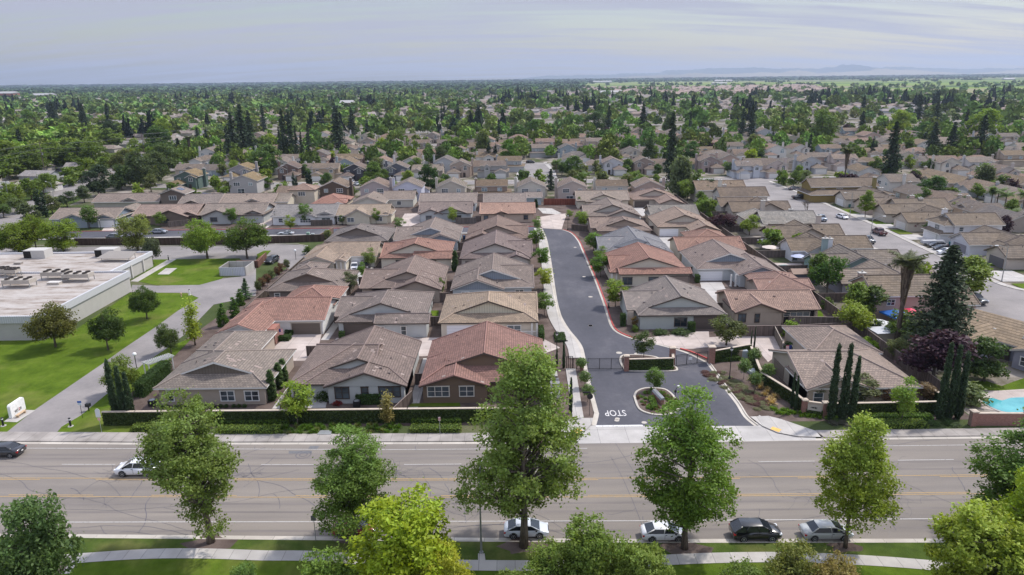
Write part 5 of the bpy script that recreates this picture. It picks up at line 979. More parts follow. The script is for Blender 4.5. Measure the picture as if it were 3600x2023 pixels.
# right neighbourhood street
RS_L=smooth([(78,122),(86,129),(91.5,136),(94.5,146),(95.2,168),(94.5,210),(94.2,258),(96,290),(97,305)],4); RS_R=smooth([(110,305),(110,286),(110.3,262),(109.2,232),(108.4,207),(105.7,169),(104.2,151),(107,140),(124,122)],4)
sheet('side_street',RS_L+RS_R,.034,'asphalt_grey'); ribbon('kerb',RS_L,0,.18,.15,'kerb_concrete',.12); ribbon('sidewalk',RS_L,.18,1.5,.14,'concrete',.12); ribbon('kerb',RS_R,0,.18,.15,'kerb_concrete',.12); ribbon('sidewalk',RS_R,.18,1.5,.14,'concrete',.12)
for y0,y1 in ((141,146.5),(161,168),(183.5,187.5),(196.5,203),(211,215.5),(223,236)): sheet('front_lawn',[(107.2+(2.6 if y0>175 else 0),y0),(113.8,y0+.5),(113.8,y1),(107.2+(2.9 if y0>175 else 0),y1)],.12,'lawn')
for y0,y1 in ((148,157),(170,179.5),(189.5,196),(205,211),(218.5,228)): sheet('driveway',[(106.5+(2.4 if y0>185 else 0),y0),(114.5,y0),(114.5,y1),(106.7+(2.6 if y0>185 else 0),y1)],.125,'concrete_slab')
for y in (150,163,177,191,205,219,233): sheet('driveway',[(86,y-3),(93.3,y-3),(93.3,y+3),(86,y+3)],.125,'concrete_slab')
# cul-de-sac and streets beyond
sheet('cul_de_sac_street',[(3.5,318),(19,318),(20,345),(17.5,384),(-3,392),(6,384),(5,345)],.04,'asphalt_grey'); ribbon('sidewalk',[(3.5,318),(5,345),(6,384)],.0,1.8,.12,'concrete',.1); ribbon('sidewalk',[(17.5,384),(20,345),(19,318)],0,1.8,.12,'concrete',.1)
for k in range(0,9):
    Y=310+62*k; xl=-.42*Y-30; sheet('cross_street',[(xl,Y-5),(.8*Y+40,Y-5),(.8*Y+40,Y+5),(xl,Y+5)],.045+.002*k,'asphalt_grey'); ribbon('sidewalk',[(xl,Y+5),(.8*Y+40,Y+5)],0,1.7,.12,'concrete')
# pools
def pool(name,pts,label):
    P_=smooth(pts+[pts[0]],4)[:-1]; o=empty('swimming_pool',(*P_[0],0),0,label,'swimming pool','backyard swimming pools'); cx=sum(p[0] for p in P_)/len(P_); cy=sum(p[1] for p in P_)/len(P_)
    B=MB(); B.prism([(cx+(x-cx)*1.10-P_[0][0],cy+(y-cy)*1.14-P_[0][1]) for x,y in P_],.02,.10); B.build('pool_coping',M['concrete'],o)
    W_=MB(); W_.prism([(x-P_[0][0],y-P_[0][1]) for x,y in P_],.09,.115); W_.build('pool_water',M['water'],o)
sheet('pool_deck',[g('L3',2130,800),g('L3',2576,770),g('L3',2900,800),g('L3',2900,1040),g('L3',2480,1020),g('L3',2050,950)],.05,'concrete_pink'); sheet('back_lawn',[g('L3',2000,700),g('L3',2200,690),g('L3',2350,740),g('L3',2576,660),g('L3',2900,700),g('L3',2900,790),g('L3',2400,790),g('L3',2070,775)],.04,'lawn')
pool('a',[g('L3',2140,880),g('L3',2250,865),g('L3',2350,890),g('L3',2440,865),g('L3',2576,860),g('L3',2700,880),g('L3',2720,960),g('L3',2600,1000),g('L3',2450,1010),g('L3',2330,990),g('L3',2200,930)],'kidney-shaped pool behind the brick wall at the right edge')
sheet('pool_deck',[g('M3',60,790),g('M3',330,790),g('M3',400,860),g('M3',240,900),g('M3',120,860)],.04,'concrete_pink'); pool('b',[g('M3',100,815),g('M3',190,812),g('M3',262,840),g('M3',250,880),g('M3',160,870),g('M3',115,845)],'small turquoise pool beside the grey shed')
sheet('patch_lawn',[g('M3',500,1210),g('M3',545,1290),g('M3',580,1380),g('M3',500,1390)],.05,'lawn'); sheet('patch_lawn',[g('M2',2290,540),g('M2',2440,540),g('M2',2490,585),g('M2',2330,585)],.05,'lawn'); sheet('patch_lawn',[g('L1',1765,30),g('L1',1760,-20),g('L1',1840,-20),g('L1',1835,40)],.05,'lawn'); sheet('patch_lawn',[g('L1',1530,915),g('L1',2050,905),g('L1',2060,945),g('L1',1520,950)],.04,'lawn')
sheet('patio',[g('L1',560,880),g('L1',720,870),g('L1',700,960),g('L1',400,960)],.04,'concrete_slab')
sheet('school_field',[g('T3',0,310),g('T3',520,310),g('T3',520,360),g('T3',0,365)],.1,'lawn'); sheet('sports_field',[g('T0',1780,700),g('T0',2280,690),g('T0',2290,840),g('T0',1850,830)],.1,'verge')
def ivy_wall(pts,h,label,ivy=(-1,),dens=95,th=.25,brick=False,ivyfrac=.93):
    n=len(pts); o=empty('ivy_wall' if ivy else 'brick_wall',(pts[0][0],pts[0][1],0),0,label,'wall','garden walls'); B=MB(); C=MB(); x0,y0=pts[0]; LV=[];NR=[]; g_=np.random.default_rng(int(abs(x0*13+y0)))
    for (ax,ay),(bx,by) in zip(pts[:-1],pts[1:]):
        L_=math.hypot(bx-ax,by-ay); a=math.atan2(by-ay,bx-ax); cx,cy=(ax+bx)/2-x0,(ay+by)/2-y0
        B.obox(cx,cy,L_,th,0,h-.1,a); C.obox(cx,cy,L_+.1,th+.14,h-.1,h,a)
        for s in ivy:
            m=int(L_*h*dens); u=g_.uniform(0,1,m); z=g_.uniform(0,h*ivyfrac,m); nx,ny=-math.sin(a)*s,math.cos(a)*s; off=th/2+.06+g_.normal(size=m)*.05
            LV.append(np.stack([ax-x0+(bx-ax)*u+nx*off,ay-y0+(by-ay)*u+ny*off,z],1)); NR.append(np.tile([nx*1.2,ny*1.2,.5],(m,1)))
    B.build('wall',M['brick'] if brick else (M['hedgecore'] if len(ivy)==2 or ivyfrac>.8 and ivy else M['stone']),o); C.build('cap',M['stone'],o)
    if ivy: V,F=leaf_quads(np.vstack(LV),np.vstack(NR),.17,g_); k=np_mesh('ivy',V,F,M['leaf'],o,g_.uniform(0,.8,len(F))); k.color=(.05,.08,.02,1)
    return o
def pillar(x,y,w,h,label):
    o=empty('brick_pillar',(x,y,0),0,label,'pillar','brick pillars of the entrance'); B=MB(); B.box(-w/2,w/2,-w/2,w/2,0,h-.15); B.build('shaft',M['brick'],o); C=MB(); C.box(-w/2-.09,w/2+.09,-w/2-.09,w/2+.09,h-.15,h); C.obox(0,0,w,w,h,h+.08,0,0,.6); C.build('cap',M['stone'],o)
ivy_wall([(-54.3,85.6),(-50,85.6),(-30,85.5),(-14,85.5),(2.2,85.4)],2.05,'long dark ivy-covered wall in front of the first row of homes')
ivy_wall([(2.2,85.4),(5.3,86.6)],2.05,'short ivy wall end angled toward the entrance footpath',ivy=(-1,1)); ivy_wall([(5.3,86.6),(3.4,95),(2.6,105)],1.9,'tan capped wall between the patio and the entrance footpath',ivy=(-1,))
pillar(5.3,86.6,.6,2.2,'pillar at the entrance footpath corner of the ivy wall')
# gate island walls
A=g('L2',1148,585); Bq=g('L2',1620,578); C2=g('L2',1610,560)
ivy_wall([(A[0]+.4,A[1]),(Bq[0],Bq[1]+.2)],2.0,'ivy wall panel on the gate island between the two gates',ivy=(-1,1),dens=90); pillar(A[0],A[1],.7,2.6,'left brick pillar of the gate island'); 
c=g('L2',1625,548); pillar(c[0],c[1]+1.2,.8,2.9,'right brick pillar with stone cap on the gate island'); ivy_wall([(Bq[0],Bq[1]+.2),(c[0],c[1]+1.0)],2.0,'short capped return wall on the gate island',ivy=())
c=g('L2',2000,507); pillar(c[0],c[1],.95,2.9,'big brick pillar at the right end of the exit gate'); PR=c
e1=g('L2',2400,450); ivy_wall([(c[0]+.5,c[1]+.1),(e1[0],e1[1]+.6)],2.1,'ivy wall with stone cap right of the exit gate',dens=80)
e2=(38.9,88.2); ivy_wall([(e1[0],e1[1]),(36.5,96.5),(38.7,89.2),(39.0,86.8)],1.9,'long ivy wall running beside the beige corner house',ivy=(1,-1)); 
ivy_wall([(39.0,86.8),(41.3,85.9)],1.9,'angled ivy sign wall at the corner of the entrance',ivy=(-1,),ivyfrac=.42); pillar(39.0,86.8,.6,2.1,'left pillar of the angled sign wall'); pillar(41.4,85.9,.6,2.1,'right pillar of the angled sign wall')
S=MB(); a=math.atan2(-.9,2.3); S.obox(40.1,86.1,1.75,.06,.75,1.55,a); o=S.build('sign_panel',M['kerb_concrete']); tag(o,'pale stone sign panel with a dark leaf emblem on the ivy wall','sign')
E_=MB()
for i in range(9):
    t=i*.7-.2; r=.28+.06*(i%3); cx,cz=-.05,1.15; p=(cx+math.cos(t)*r*1.4,cz+math.sin(t)*r*.55); d=Vector((math.cos(a),math.sin(a),0)); n_=Vector((math.sin(a),-math.cos(a),0)); c0=Vector((40.1,86.1,0))+n_*.045
    f=lambda u,z:tuple(c0+d*u+Vector((0,0,z))); w=.035; E_.face([f(cx,cz-w),f(cx,cz+w),f((cx+p[0])/2,(cz+p[1])/2+w*1.4),f(*p),f((cx+p[0])/2,(cz+p[1])/2-w)])
E_.build('emblem',M['black'],o)
ivy_wall([(41.6,85.9),(58.4,86.2)],1.9,'ivy wall behind the right-hand cypresses and clipped hedges'); ivy_wall([(58.4,86.2),(57.8,92)],1.9,'short wall returning beside the brown shrub bed',ivy=(-1,))
b0=g('L3',2060,1095); ivy_wall([(58.9,82.9),(80,82.2)],1.8,'red brick wall with pillars at the right edge by the pool',ivy=(),brick=True); pillar(59.2,82.9,.7,2.1,'brick pillar at the left end of the red brick wall'); pillar(66.0,82.7,.7,2.1,'brick pillar midway along the red brick wall')
# gates
def metal_gate(a,b,h,label,name='metal_gate'):
    o=empty(name,(*a,0),0,label,'gate','black metal gates'); L_=math.hypot(b[0]-a[0],b[1]-a[1]); an=math.atan2(b[1]-a[1],b[0]-a[0]); o.rotation_euler=(0,0,an); F=MB(); F.tube([(0,0,.12),(L_,0,.12)],.035,4); F.tube([(0,0,h),(L_,0,h)],.04,4); F.tube([(0,0,h-.25),(L_,0,h-.25)],.02,4)
    for k in range(4): F.tube([(L_*k/3,0,.02),(L_*k/3,0,h+.03)],.045,4)
    F.build('gate_frame',M['black'],o); Br=MB(); n=int(L_/.13)
    for i in range(n): Br.tube([(L_*(i+.5)/n,0,.12),(L_*(i+.5)/n,0,h)],.013,3,cap=False)
    Br.build('gate_bars',M['black'],o); return o
metal_gate(g('L2',762,570),g('L2',1115,570),1.85,'black metal sliding gate across the left entry lane'); metal_gate(g('L2',1650,538),g('L2',1965,500),1.85,'black metal gate across the right exit lane beside the brick pillar')
metal_gate(g('L2',548,566),g('L2',608,566),2.1,'small black pedestrian gate on the entrance footpath','pedestrian_gate'); metal_gate(g('L2',615,566),g('L2',722,568),1.8,'short black railing between the pedestrian gate and brick post','metal_railing'); c=g('L2',700,585); pillar(c[0],c[1],.55,1.3,'small brick post under the lollipop tree at the gate')
o=sign_post(*g('L2',1790,540)[:2],1.55,.55,.4,'white paper notice fixed on the exit gate',face=(.75,.75,.75))
# hedges in front of the ivy wall
for i,(k,x0,x1,ya,yb,h,lab) in enumerate((('L0',1375,1640,1128,1100,.75,'low square hedge at the left end of the ivy wall'),('L0',2120,2900,1145,1120,.75,'low square hedge behind the foreground sycamore'),('L1',1570,2060,1130,1108,.75,'low square hedge left of the biggest tree'))):
    a=g(k,x0,ya); b=g(k,x1,ya); c=g(k,x1,yb-30); d=g(k,x0,yb-30); hedge_box([a,b,(b[0],b[1]+1.2),(a[0],a[1]+1.2)],h,lab,(.08,.15,.022))
for i,(k,x0,x1,y,h,lab) in enumerate((('L0',1320,1640,1205,.7,'front rounded hedge at the left corner by the sidewalk'),('L0',2170,2800,1232,.75,'front rounded hedge behind the foreground sycamore'),('L1',1552,2060,1222,.75,'front rounded hedge beside the small sign post'))):
    a=g(k,x0,y); b=g(k,x1,y); hedge_box([a,b,(b[0],b[1]+1.5),(a[0],a[1]+1.5)],h,lab,(.125,.195,.035))
for x0,x1,lab in ((960,1195,'left block of the low hedge right of the sign wall'),(1205,1320,'short middle block of the low hedge by the thin tree'),(1350,1660,'right block of the low hedge before the tall cypresses')):
    a=g('L3',x0,1095); b=g('L3',x1,1090); hedge_box([a,b,(b[0],b[1]+1.),(a[0],a[1]+1.)],.75,lab,(.085,.17,.025))
for x0,x1,lab in ((1045,1340,'left half of the rounded front hedge by the right sidewalk'),(1335,1610,'right half of the rounded front hedge by the right sidewalk')): a=g('L3',x0,1180); b=g('L3',x1,1178); hedge_box([a,b,(b[0],b[1]+1.6),(a[0],a[1]+1.6)],.8,lab,(.12,.19,.035))
a=g('L2',1180,592); b=g('L2',1630,585); hedge_box([a,b,(b[0],b[1]+.7),(a[0],a[1]+.7)],.6,'low hedge under the ivy panel on the gate island',(.05,.10,.018)); hedge_box([g('L2',1372,880),g('L2',1425,870),g('L2',1462,985),g('L2',1405,1000)],.7,'clipped box hedge in the round island',(.07,.15,.015))
a=g('L2',2045,500); b=g('L2',2300,488); hedge_box([a,b,(b[0],b[1]+.8),(a[0],a[1]+.8)],.7,'low hedge below the ivy wall right of the exit gate',(.045,.09,.018))
for i,(k,x,y,w,d,h,lab) in enumerate((('L2',300,290,.8,4,1.6,'tall clipped hedge by the porch of the cream house'),('M2',1870,990,.9,1.4,1.7,'block shrub left of the white garage'),('L2',1810,200,1.2,1.,1.8,'tall block shrub left of the brown garage'),('L2',1120,140,.9,.9,2.3,'tall block shrub by the stone pier'),('L1',230,290,3.6,1.6,.9,'block hedge below the brick entry of the red roofed house'),('L1',330,230,1.4,3,.9,'second block hedge beside the red roofed garage'),('L2',490,300,1.8,4,.5,'low green block hedge beside the lantern post'),('L1',1130,930,3.4,1.4,1.5,'dense green hedge beside the air conditioner'),('L0',1400,860,1.6,9,2.2,'tall dark hedge beside the left-most home'),('L0',1180,1130,.0,0,0,''),('L1',170,870,1.,1.,0,''),('L1',860,270,.9,.9,1.3,'round shrub by the grey house garage'))):
    if h: c=g(k,x,y); hedge_box((c[0]-w/2,c[0]+w/2,c[1],c[1]+d),h,lab,(.04,.085,.02))
M['dirtwood']=None
# planting clumps
GRP={}
def clump(x,y,s,h,col,label,group,n=70,name='shrub',spiky=False):
    key=(name,spiky)
    if key not in GRP:
        o=pT['bush']
        if spiky:
            g_=np.random.default_rng(77); V=[];F=[]
            for i in range(110):
                a=g_.uniform(0,6.28); t=g_.uniform(.25,1.2); L_=g_.uniform(.6,1.); d=np.array([math.cos(a)*math.sin(t),math.sin(a)*math.sin(t),math.cos(t)]); b=np.array([math.cos(a),math.sin(a),0])*.06; s_=np.array([-math.sin(a),math.cos(a),0])*.035; m=b+d*L_*.6; e=b+d*L_+np.array([0,0,-.25*L_*math.sin(t)]); k=len(V); V+=[b-s_,b+s_,m+s_,m-s_,m+s_,m-s_,e+s_*.2,e-s_*.2]; F+=[(k,k+1,k+2,k+3),(k+5,k+4,k+6,k+7)]
            o=np_mesh(name,np.array(V),np.array(F),M['leaf'],None,g_.uniform(0,1,len(F))); o['_h']=1.; o['_w']=1.6; HOLD.append(o)
        GRP[key]=o
    return plant(GRP[key],x,y,h,s,col,label,'plant',group,name=name,z=.02)
r=random.Random(9)
rows=[('L1',0,1545,1225,1105),('L0',2620,2560,0,0)]
for i in range(150):
    x=-33.9+r.uniform(0,1)*19.2; y=82.55+r.uniform(0,1)*2.2
    if -25.5<x<-23.6 and y<83.5: continue
    clump(x,y,r.uniform(.8,1.15),r.uniform(.5,.75),(.085,.17,.02) if r.random()<.8 else (.16,.18,.06),'bright green grassy clump in the bed below the ivy wall','grassy clumps below the ivy wall',name='grass_clump',spiky=True)
for i in range(80):
    t=r.uniform(0,1); x=34.8+t*12; y=max(87.2-t*4.4,82.4)+r.uniform(0,1.7)-.2
    clump(x,y,r.uniform(.7,1.1),r.uniform(.35,.55),(.13,.24,.02),'lime green grassy clump edging the right entrance walk','lime clumps by the right entrance walk',name='grass_clump',spiky=True)
for i in range(12): clump(37.0-r.uniform(0,1.4),89.5+i*.75,r.uniform(1.2,1.7),r.uniform(.8,1.1),(.38,.29,.13),'straw coloured ornamental grass beside the ivy wall','straw ornamental grasses',name='ornamental_grass',spiky=True)
for i in range(110):
    t=r.uniform(0,1); y=88+t*13; xl=33.2-(y-88)*.33; x=xl+r.uniform(0,1)**1.3*3.4; clump(x,y,r.uniform(.9,1.5),r.uniform(.15,.3),(.13,.14,.065) if r.random()<.7 else (.11,.06,.045),'low sage groundcover mound beside the exit kerb','groundcover mounds by the exit kerb',name='groundcover_mound')
for i in range(62): 
    a=r.uniform(0,6.28); c=g('L2',1450,890); clump(c[0]+math.cos(a)*r.uniform(1.4,2.8),c[1]+math.sin(a)*r.uniform(2.,3.9),r.uniform(.5,.9),r.uniform(.35,.6),(.09,.18,.02) if r.random()<.7 else (.13,.08,.04),'small shrub in the round island','shrubs in the round island',name='shrub')
for i in range(14): x=41.5+r.uniform(0,16); clump(x,82.7+r.uniform(0,2.6),1.8,.35,(.10,.10,.07) if r.random()<.5 else (.05,.09,.025),'low spreading plant in the right-hand bed','low plants in the right-hand bed',name='low_plant')
for i in range(12): x=-40+r.uniform(0,60); 
for i in range(14): clump(-49+i*.9+r.uniform(-.2,.2),90.6,.7,.5,G_DK,'small dark shrub along the wall of the left-most home','small dark shrubs along the left-most home')
for (k,x,y,w,h,c,lab) in [('M0',2190,1420,1,1,G_DK,''),('L1',680,880,2.2,1.6,G_DK,'leafy patio shrub by the grey house'),('L1',820,925,1.4,.6,(.22,.05,.03),'red-leaved shrub on the patio of the grey house'),('M2',1980,330,3.,2.,G_FRESH,'yellow-green vine on the back fence'),('M0',640,0,0,0,0,''),('L2',1240,190,1.4,1.2,G_MID,'shrub below the grey-green house'),('L2',1700,215,3.6,.8,G_DK,'low shrub bed below the twin window'),('L2',1500,215,3.,.7,G_DK,'low dark bed left of the twin window'),('M2',1160,1050,2,.6,G_DK,'low shrub under the orange-tiled house windows'),('M2',1290,1050,2.4,.6,G_DK,'second low shrub under the orange-tiled house windows'),('L3',570,1170,3.,.9,G_MID,''),('M3',590,1250,2.6,2.2,G_MID,'round green shrub by the leaning fence'),('L3',1690,1060,2,1.5,G_DK,''),('L3',2050,910,4.2,2.9,(.13,.17,.07),'big round grey-green shrub left of the pool'),('M3',590,0,0,0,0,''),('M3',2370,510,1,1,G_DK,''),('M3',1120,290,2.4,2.4,G_DK,'dark round shrub beside the beige garage'),('M0',1790,1400,2,1.4,G_OLV,''),('M1',520,700,2.4,2.2,G_MID,'green shrub by the curved kerb of the parking court'),('M1',720,545,3.,2.6,G_OLV,'olive shrub at the end of the dark fence'),('L2',450,530,1.2,1.4,G_MID,''),('L3',240,250,3.4,3.,G_FRESH,'light green shrub by the grey driveway'),('L3',240,370,3.,1.4,G_DK,'dark low shrub by the grey driveway'),('L3',1000,310,2.6,1.2,(.16,.28,.02),'lime hedge row behind the beige corner house'),('L3',1090,350,3,1.2,(.16,.28,.02),'second lime hedge behind the beige corner house')]:
    if lab: q=g(k,x,y); plant(pT['bush'],q[0],q[1],h,w,c,lab,'shrub','garden shrubs',name='garden_shrub')
for i in range(7): q=g('M1',20+i*48,1090-i*38); plant(pT['sm'],q[0],q[1],2.6,2.2,(.10,.055,.025) if i%3 else (.07,.09,.03),'reddish photinia shrub beside the fenced parking court','shrub','photinia shrubs along the parking court',name='photinia_shrub')
def T(pr,k,x,y,h,w,col,label,group='trees around the entrance',cat='tree',rz=None,name=None): q=g(k,x,y); return plant(pT[pr],q[0],q[1],h,w,col,label,cat,group,rz,name=name)
ST='big street trees on the near verge'
T('fork','B0',2125,1110,16.2,12.6,(.15,.22,.05),'broad leaning street tree left of the others on the near verge',ST,rz=0.2)
T('syc','B1',1000,1050,12.4,11.,(.11,.19,.035),'street tree with a small red car hidden behind it',ST,rz=1.)
T('syc2','B2',120,1150,20.8,14.2,(.145,.215,.048),'tallest street tree, in front of the dark brown house',ST,rz=2.)
T('syc','B2',1735,1170,17,12.6,(.115,.205,.03),'street tree beside the white coupe',ST,rz=3.3)
T('pyr','B3',775,1165,14.4,9.4,(.19,.265,.035),'light green pyramidal street tree beside the silver sedan',ST,rz=1.1)
plant(pT['syc'],49.5,59.5,14.,15.5,(0.073,0.140,0.022),'dark green street tree at the right edge of the photo','tree',ST,.5)
NG='leafy trees on the near lawn'
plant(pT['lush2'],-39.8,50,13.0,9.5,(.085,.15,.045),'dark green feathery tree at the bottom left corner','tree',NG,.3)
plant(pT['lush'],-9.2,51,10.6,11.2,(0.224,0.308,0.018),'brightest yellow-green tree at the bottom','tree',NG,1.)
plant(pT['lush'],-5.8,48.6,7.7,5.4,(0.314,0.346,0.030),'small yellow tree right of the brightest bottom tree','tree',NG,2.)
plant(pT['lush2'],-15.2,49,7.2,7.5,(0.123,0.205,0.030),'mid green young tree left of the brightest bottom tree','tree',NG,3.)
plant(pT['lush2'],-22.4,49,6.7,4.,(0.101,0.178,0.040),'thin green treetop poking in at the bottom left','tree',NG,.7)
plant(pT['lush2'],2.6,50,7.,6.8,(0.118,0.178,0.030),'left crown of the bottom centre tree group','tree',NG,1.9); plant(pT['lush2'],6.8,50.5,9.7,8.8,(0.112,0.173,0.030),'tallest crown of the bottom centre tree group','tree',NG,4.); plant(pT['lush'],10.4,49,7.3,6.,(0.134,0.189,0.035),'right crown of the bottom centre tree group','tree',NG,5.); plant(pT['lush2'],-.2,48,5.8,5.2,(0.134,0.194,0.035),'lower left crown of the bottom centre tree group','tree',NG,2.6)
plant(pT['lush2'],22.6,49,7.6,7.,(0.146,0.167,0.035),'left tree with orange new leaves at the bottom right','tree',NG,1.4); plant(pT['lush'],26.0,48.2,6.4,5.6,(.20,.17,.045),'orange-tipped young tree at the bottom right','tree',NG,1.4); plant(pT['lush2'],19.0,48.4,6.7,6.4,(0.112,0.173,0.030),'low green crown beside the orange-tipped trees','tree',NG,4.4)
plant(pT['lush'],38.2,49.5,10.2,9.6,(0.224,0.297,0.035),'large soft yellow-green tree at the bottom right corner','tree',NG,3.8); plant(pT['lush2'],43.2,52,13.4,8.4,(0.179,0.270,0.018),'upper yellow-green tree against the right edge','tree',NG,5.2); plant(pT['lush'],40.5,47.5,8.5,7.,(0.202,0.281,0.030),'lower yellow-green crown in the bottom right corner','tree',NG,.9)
LG='round shade trees on the facility lawn'
T('umb','L0',560,345,9.2,10.,(.12,.13,.03),'olive-brown shade tree with a dark trunk, leftmost on the big lawn',LG); T('umb','L0',1090,375,8.,7.6,(.055,.10,.02),'dark green shade tree, middle of the big lawn',LG); T('umb','M0',1480,1350,7.6,6.8,(.065,.12,.022),'green shade tree farthest back on the big lawn',LG)
T('umb','L0',1205,830,6.9,6.8,(.115,.17,.03),'yellow-green tree behind the left-most cypresses',LG); T('umb','L0',1725,415,6.2,5.2,(.085,.13,.035),'small umbrella tree beside the facility drive',LG); T('wisp','L0',1965,330,8.6,6.6,(.22,.29,.03),'wispy yellow-green tree beside the left-most home',LG)
BG_='large shade trees behind the facility building'
T('umb','M0',2090,745,11.4,13.6,(.12,.20,.022),'left of the two big green trees by the parking court',BG_,name='shade_tree'); T('umb','M0',2490,745,11.4,14.,(.085,.145,.022),'right of the two big green trees by the parking court',BG_)
T('umb3','M0',640,675,8.6,13.8,(.13,.20,.018),'spreading yellow-green tree behind the roof units',BG_); T('umb3','M0',1390,665,9.6,13,(.15,.19,.04),'tan-green multi-trunk tree behind the facility building',BG_); T('umb3','M0',200,690,8.6,13.5,(.14,.21,.018),'yellow-green tree behind the left roof unit',BG_); T('umb','M0',370,660,11,9.,(.12,.18,.02),'tall tree behind the left roof unit',BG_); T('umb','M0',-40,720,9,10.,(.12,.20,.018),'yellow-green tree at the left edge by the facility',BG_); T('mid','M0',1540,800,7.2,4.8,(.075,.095,.05),'grey-green tree at the corner of the facility building',BG_)
# cypresses
CG='narrow dark cypress trees'
for k,x,y,h,w,lab in (('L0',1180,1105,8.6,1.45,'left cypress of the three leaning ones at the lawn corner'),('L0',1265,1108,7.8,1.4,'middle cypress of the three at the lawn corner'),('L0',1335,1110,7.0,1.4,'right cypress of the three at the lawn corner'),('L3',625,1085,10.2,1.5,'left tall cypress in front of the beige corner house'),('L3',740,1085,10.3,1.5,'middle tall cypress in front of the beige corner house'),('L3',835,1080,8.6,1.3,'right shorter cypress in front of the beige corner house'),('L3',1720,1070,10.2,1.5,'left cypress of the right-hand trio'),('L3',1815,1068,9.9,1.5,'middle cypress of the right-hand trio'),('L3',1905,1068,9.,1.5,'right cypress of the right-hand trio'),('L3',235,960,5.,.6,'thin left cypress behind the sign wall'),('L3',272,992,5.,.6,'thin right cypress behind the sign wall'),('L2',590,1010,5.,.7,'thin cypress at the wall corner by the footpath'),('L2',355,850,5.6,1.,'cypress standing on the patio by the footpath'),('L2',520,560,4.5,.6,'thin cypress beside the pedestrian gate'),('L2',237,650,3.6,.8,'small cypress beside the red tiled roof'),('L2',135,600,2.8,.7,'smallest cypress beside the red tiled roof'),('L2',452,545,3.,.5,'thin cypress behind the patio wall'),('L2',2400,370,3.2,.4,'slim cypress on the end of the ivy wall'),('L2',2436,350,3.6,.4,'second slim cypress on the end of the ivy wall')):
    q=g(k,x,y); plant(pT['cyp'],q[0],q[1],h*1.04,w*.72,(.032,.058,.024),lab,'tree',CG)
for k,x,y,h,lab in (('M0',2250,1425,5.2,'left cone shrub beside the red roof'),('M0',2365,1330,4.6,'middle cone shrub beside the red roof'),('M0',2425,1210,3.9,'right cone shrub beside the red roof')): q=g(k,x,y); plant(pT['cone'],q[0],q[1],h*.9,2.3,(.055,.12,.016),lab,'tree','cone shaped shrubs',name='cone_shrub')
T('conm','M0',2480,1150,4.5,3.2,(.06,.11,.04),'young pale conifer above the red roof',CG)
# small trees
SG='young trees planted by the ivy wall'
T('sm2','L1',420,1130,6.2,5.6,(.17,.26,.03),'lime maple by the ivy wall in front of the grey house',SG); T('wisp','L1',1332,1135,4.9,4.,(.22,.20,.06),'sparse yellowish tree by the ivy wall',SG); T('sm2','L3',1345,1095,6.2,4.2,(.13,.22,.035),'fresh green maple by the right-hand ivy wall',SG); T('sm2','L0',2010,1050,3.4,1.8,(.11,.19,.03),'slim young tree beside the left-most home',SG)
T('sm2','L2',1325,470,4.9,4.3,(.06,.095,.028),'small dark tree on the gate island','trees on the traffic islands'); T('sm','L2',1425,790,3.5,3.2,(.09,.16,.03),'small round tree on the round island','trees on the traffic islands'); T('mid','L2',2155,330,5.4,5.8,(.09,.115,.035),'olive tree at the edge of the grey concrete court','trees on the traffic islands')
for k,x,y,h,w,lab in (('L2',700,600,2.3,1.7,'lollipop tree over the small brick post'),('L2',730,765,2.7,1.7,'lollipop tree midway along the planting strip'),('L2',762,905,2.7,1.7,'lollipop tree above the stop sign'),('L2',2430,560,3.2,1.9,'lollipop tree behind the utility boxes'),('L2',2330,670,3.2,1.8,'lollipop tree near the right lantern'),('L2',2440,790,2.8,1.8,'lollipop tree over the bare mulch'),('L3',-10,720,3.2,2.,'lollipop tree by the straw grasses')):
    q=g(k,x,y); plant(pT['lolli'],q[0],q[1],h,w,(.11,.18,.055),lab,'tree','small lollipop trees by the entrance',name='lollipop_tree')
SR='street trees lining the gated street'
for k,x,y,h,w,c,lab in (('M2',255,470,4.5,3.4,(.11,.19,.05),'pale blossom tree at the top left of the gated street'),('M2',245,650,5.2,5.,(.10,.19,.02),'sixth tree up the left side of the gated street'),('M2',295,850,5.,5.,(.075,.17,.015),'deep green tree on the left side of the gated street'),('M2',315,1060,4.6,5.,(.20,.25,.03),'yellowish tree on the left side of the gated street'),('M2',325,1310,4.6,4.6,(.10,.185,.03),'lowest left tree beside the gated street near the tan roof'),('M2',690,440,5.,5.4,(.12,.20,.02),'wide lime tree at the top right of the gated street'),('M2',575,345,3.,3.4,(.13,.21,.03),'little tree on the court island'),('M2',820,690,5.2,6.,(.085,.17,.02),'big tree beside the slate roofed house'),('M2',895,790,4.2,4.6,(.11,.18,.03),'tree between the slate and orange roofs'),('M2',890,930,5.,5.4,(.075,.16,.015),'tree beside the orange-tiled house porch'),('M2',1040,1230,5.4,5.2,(.14,.21,.025),'lime tree by the lantern and the first right house'),('L2',1235,160,2.4,1.6,(.16,.12,.04),'tiny reddish tree beside the stone pier')):
    q=g(k,x,y); plant(pT['sm2' if w<5 else 'sm'],q[0],q[1],h,w,c,lab,'tree',SR)
UG='young trees along the upper street'
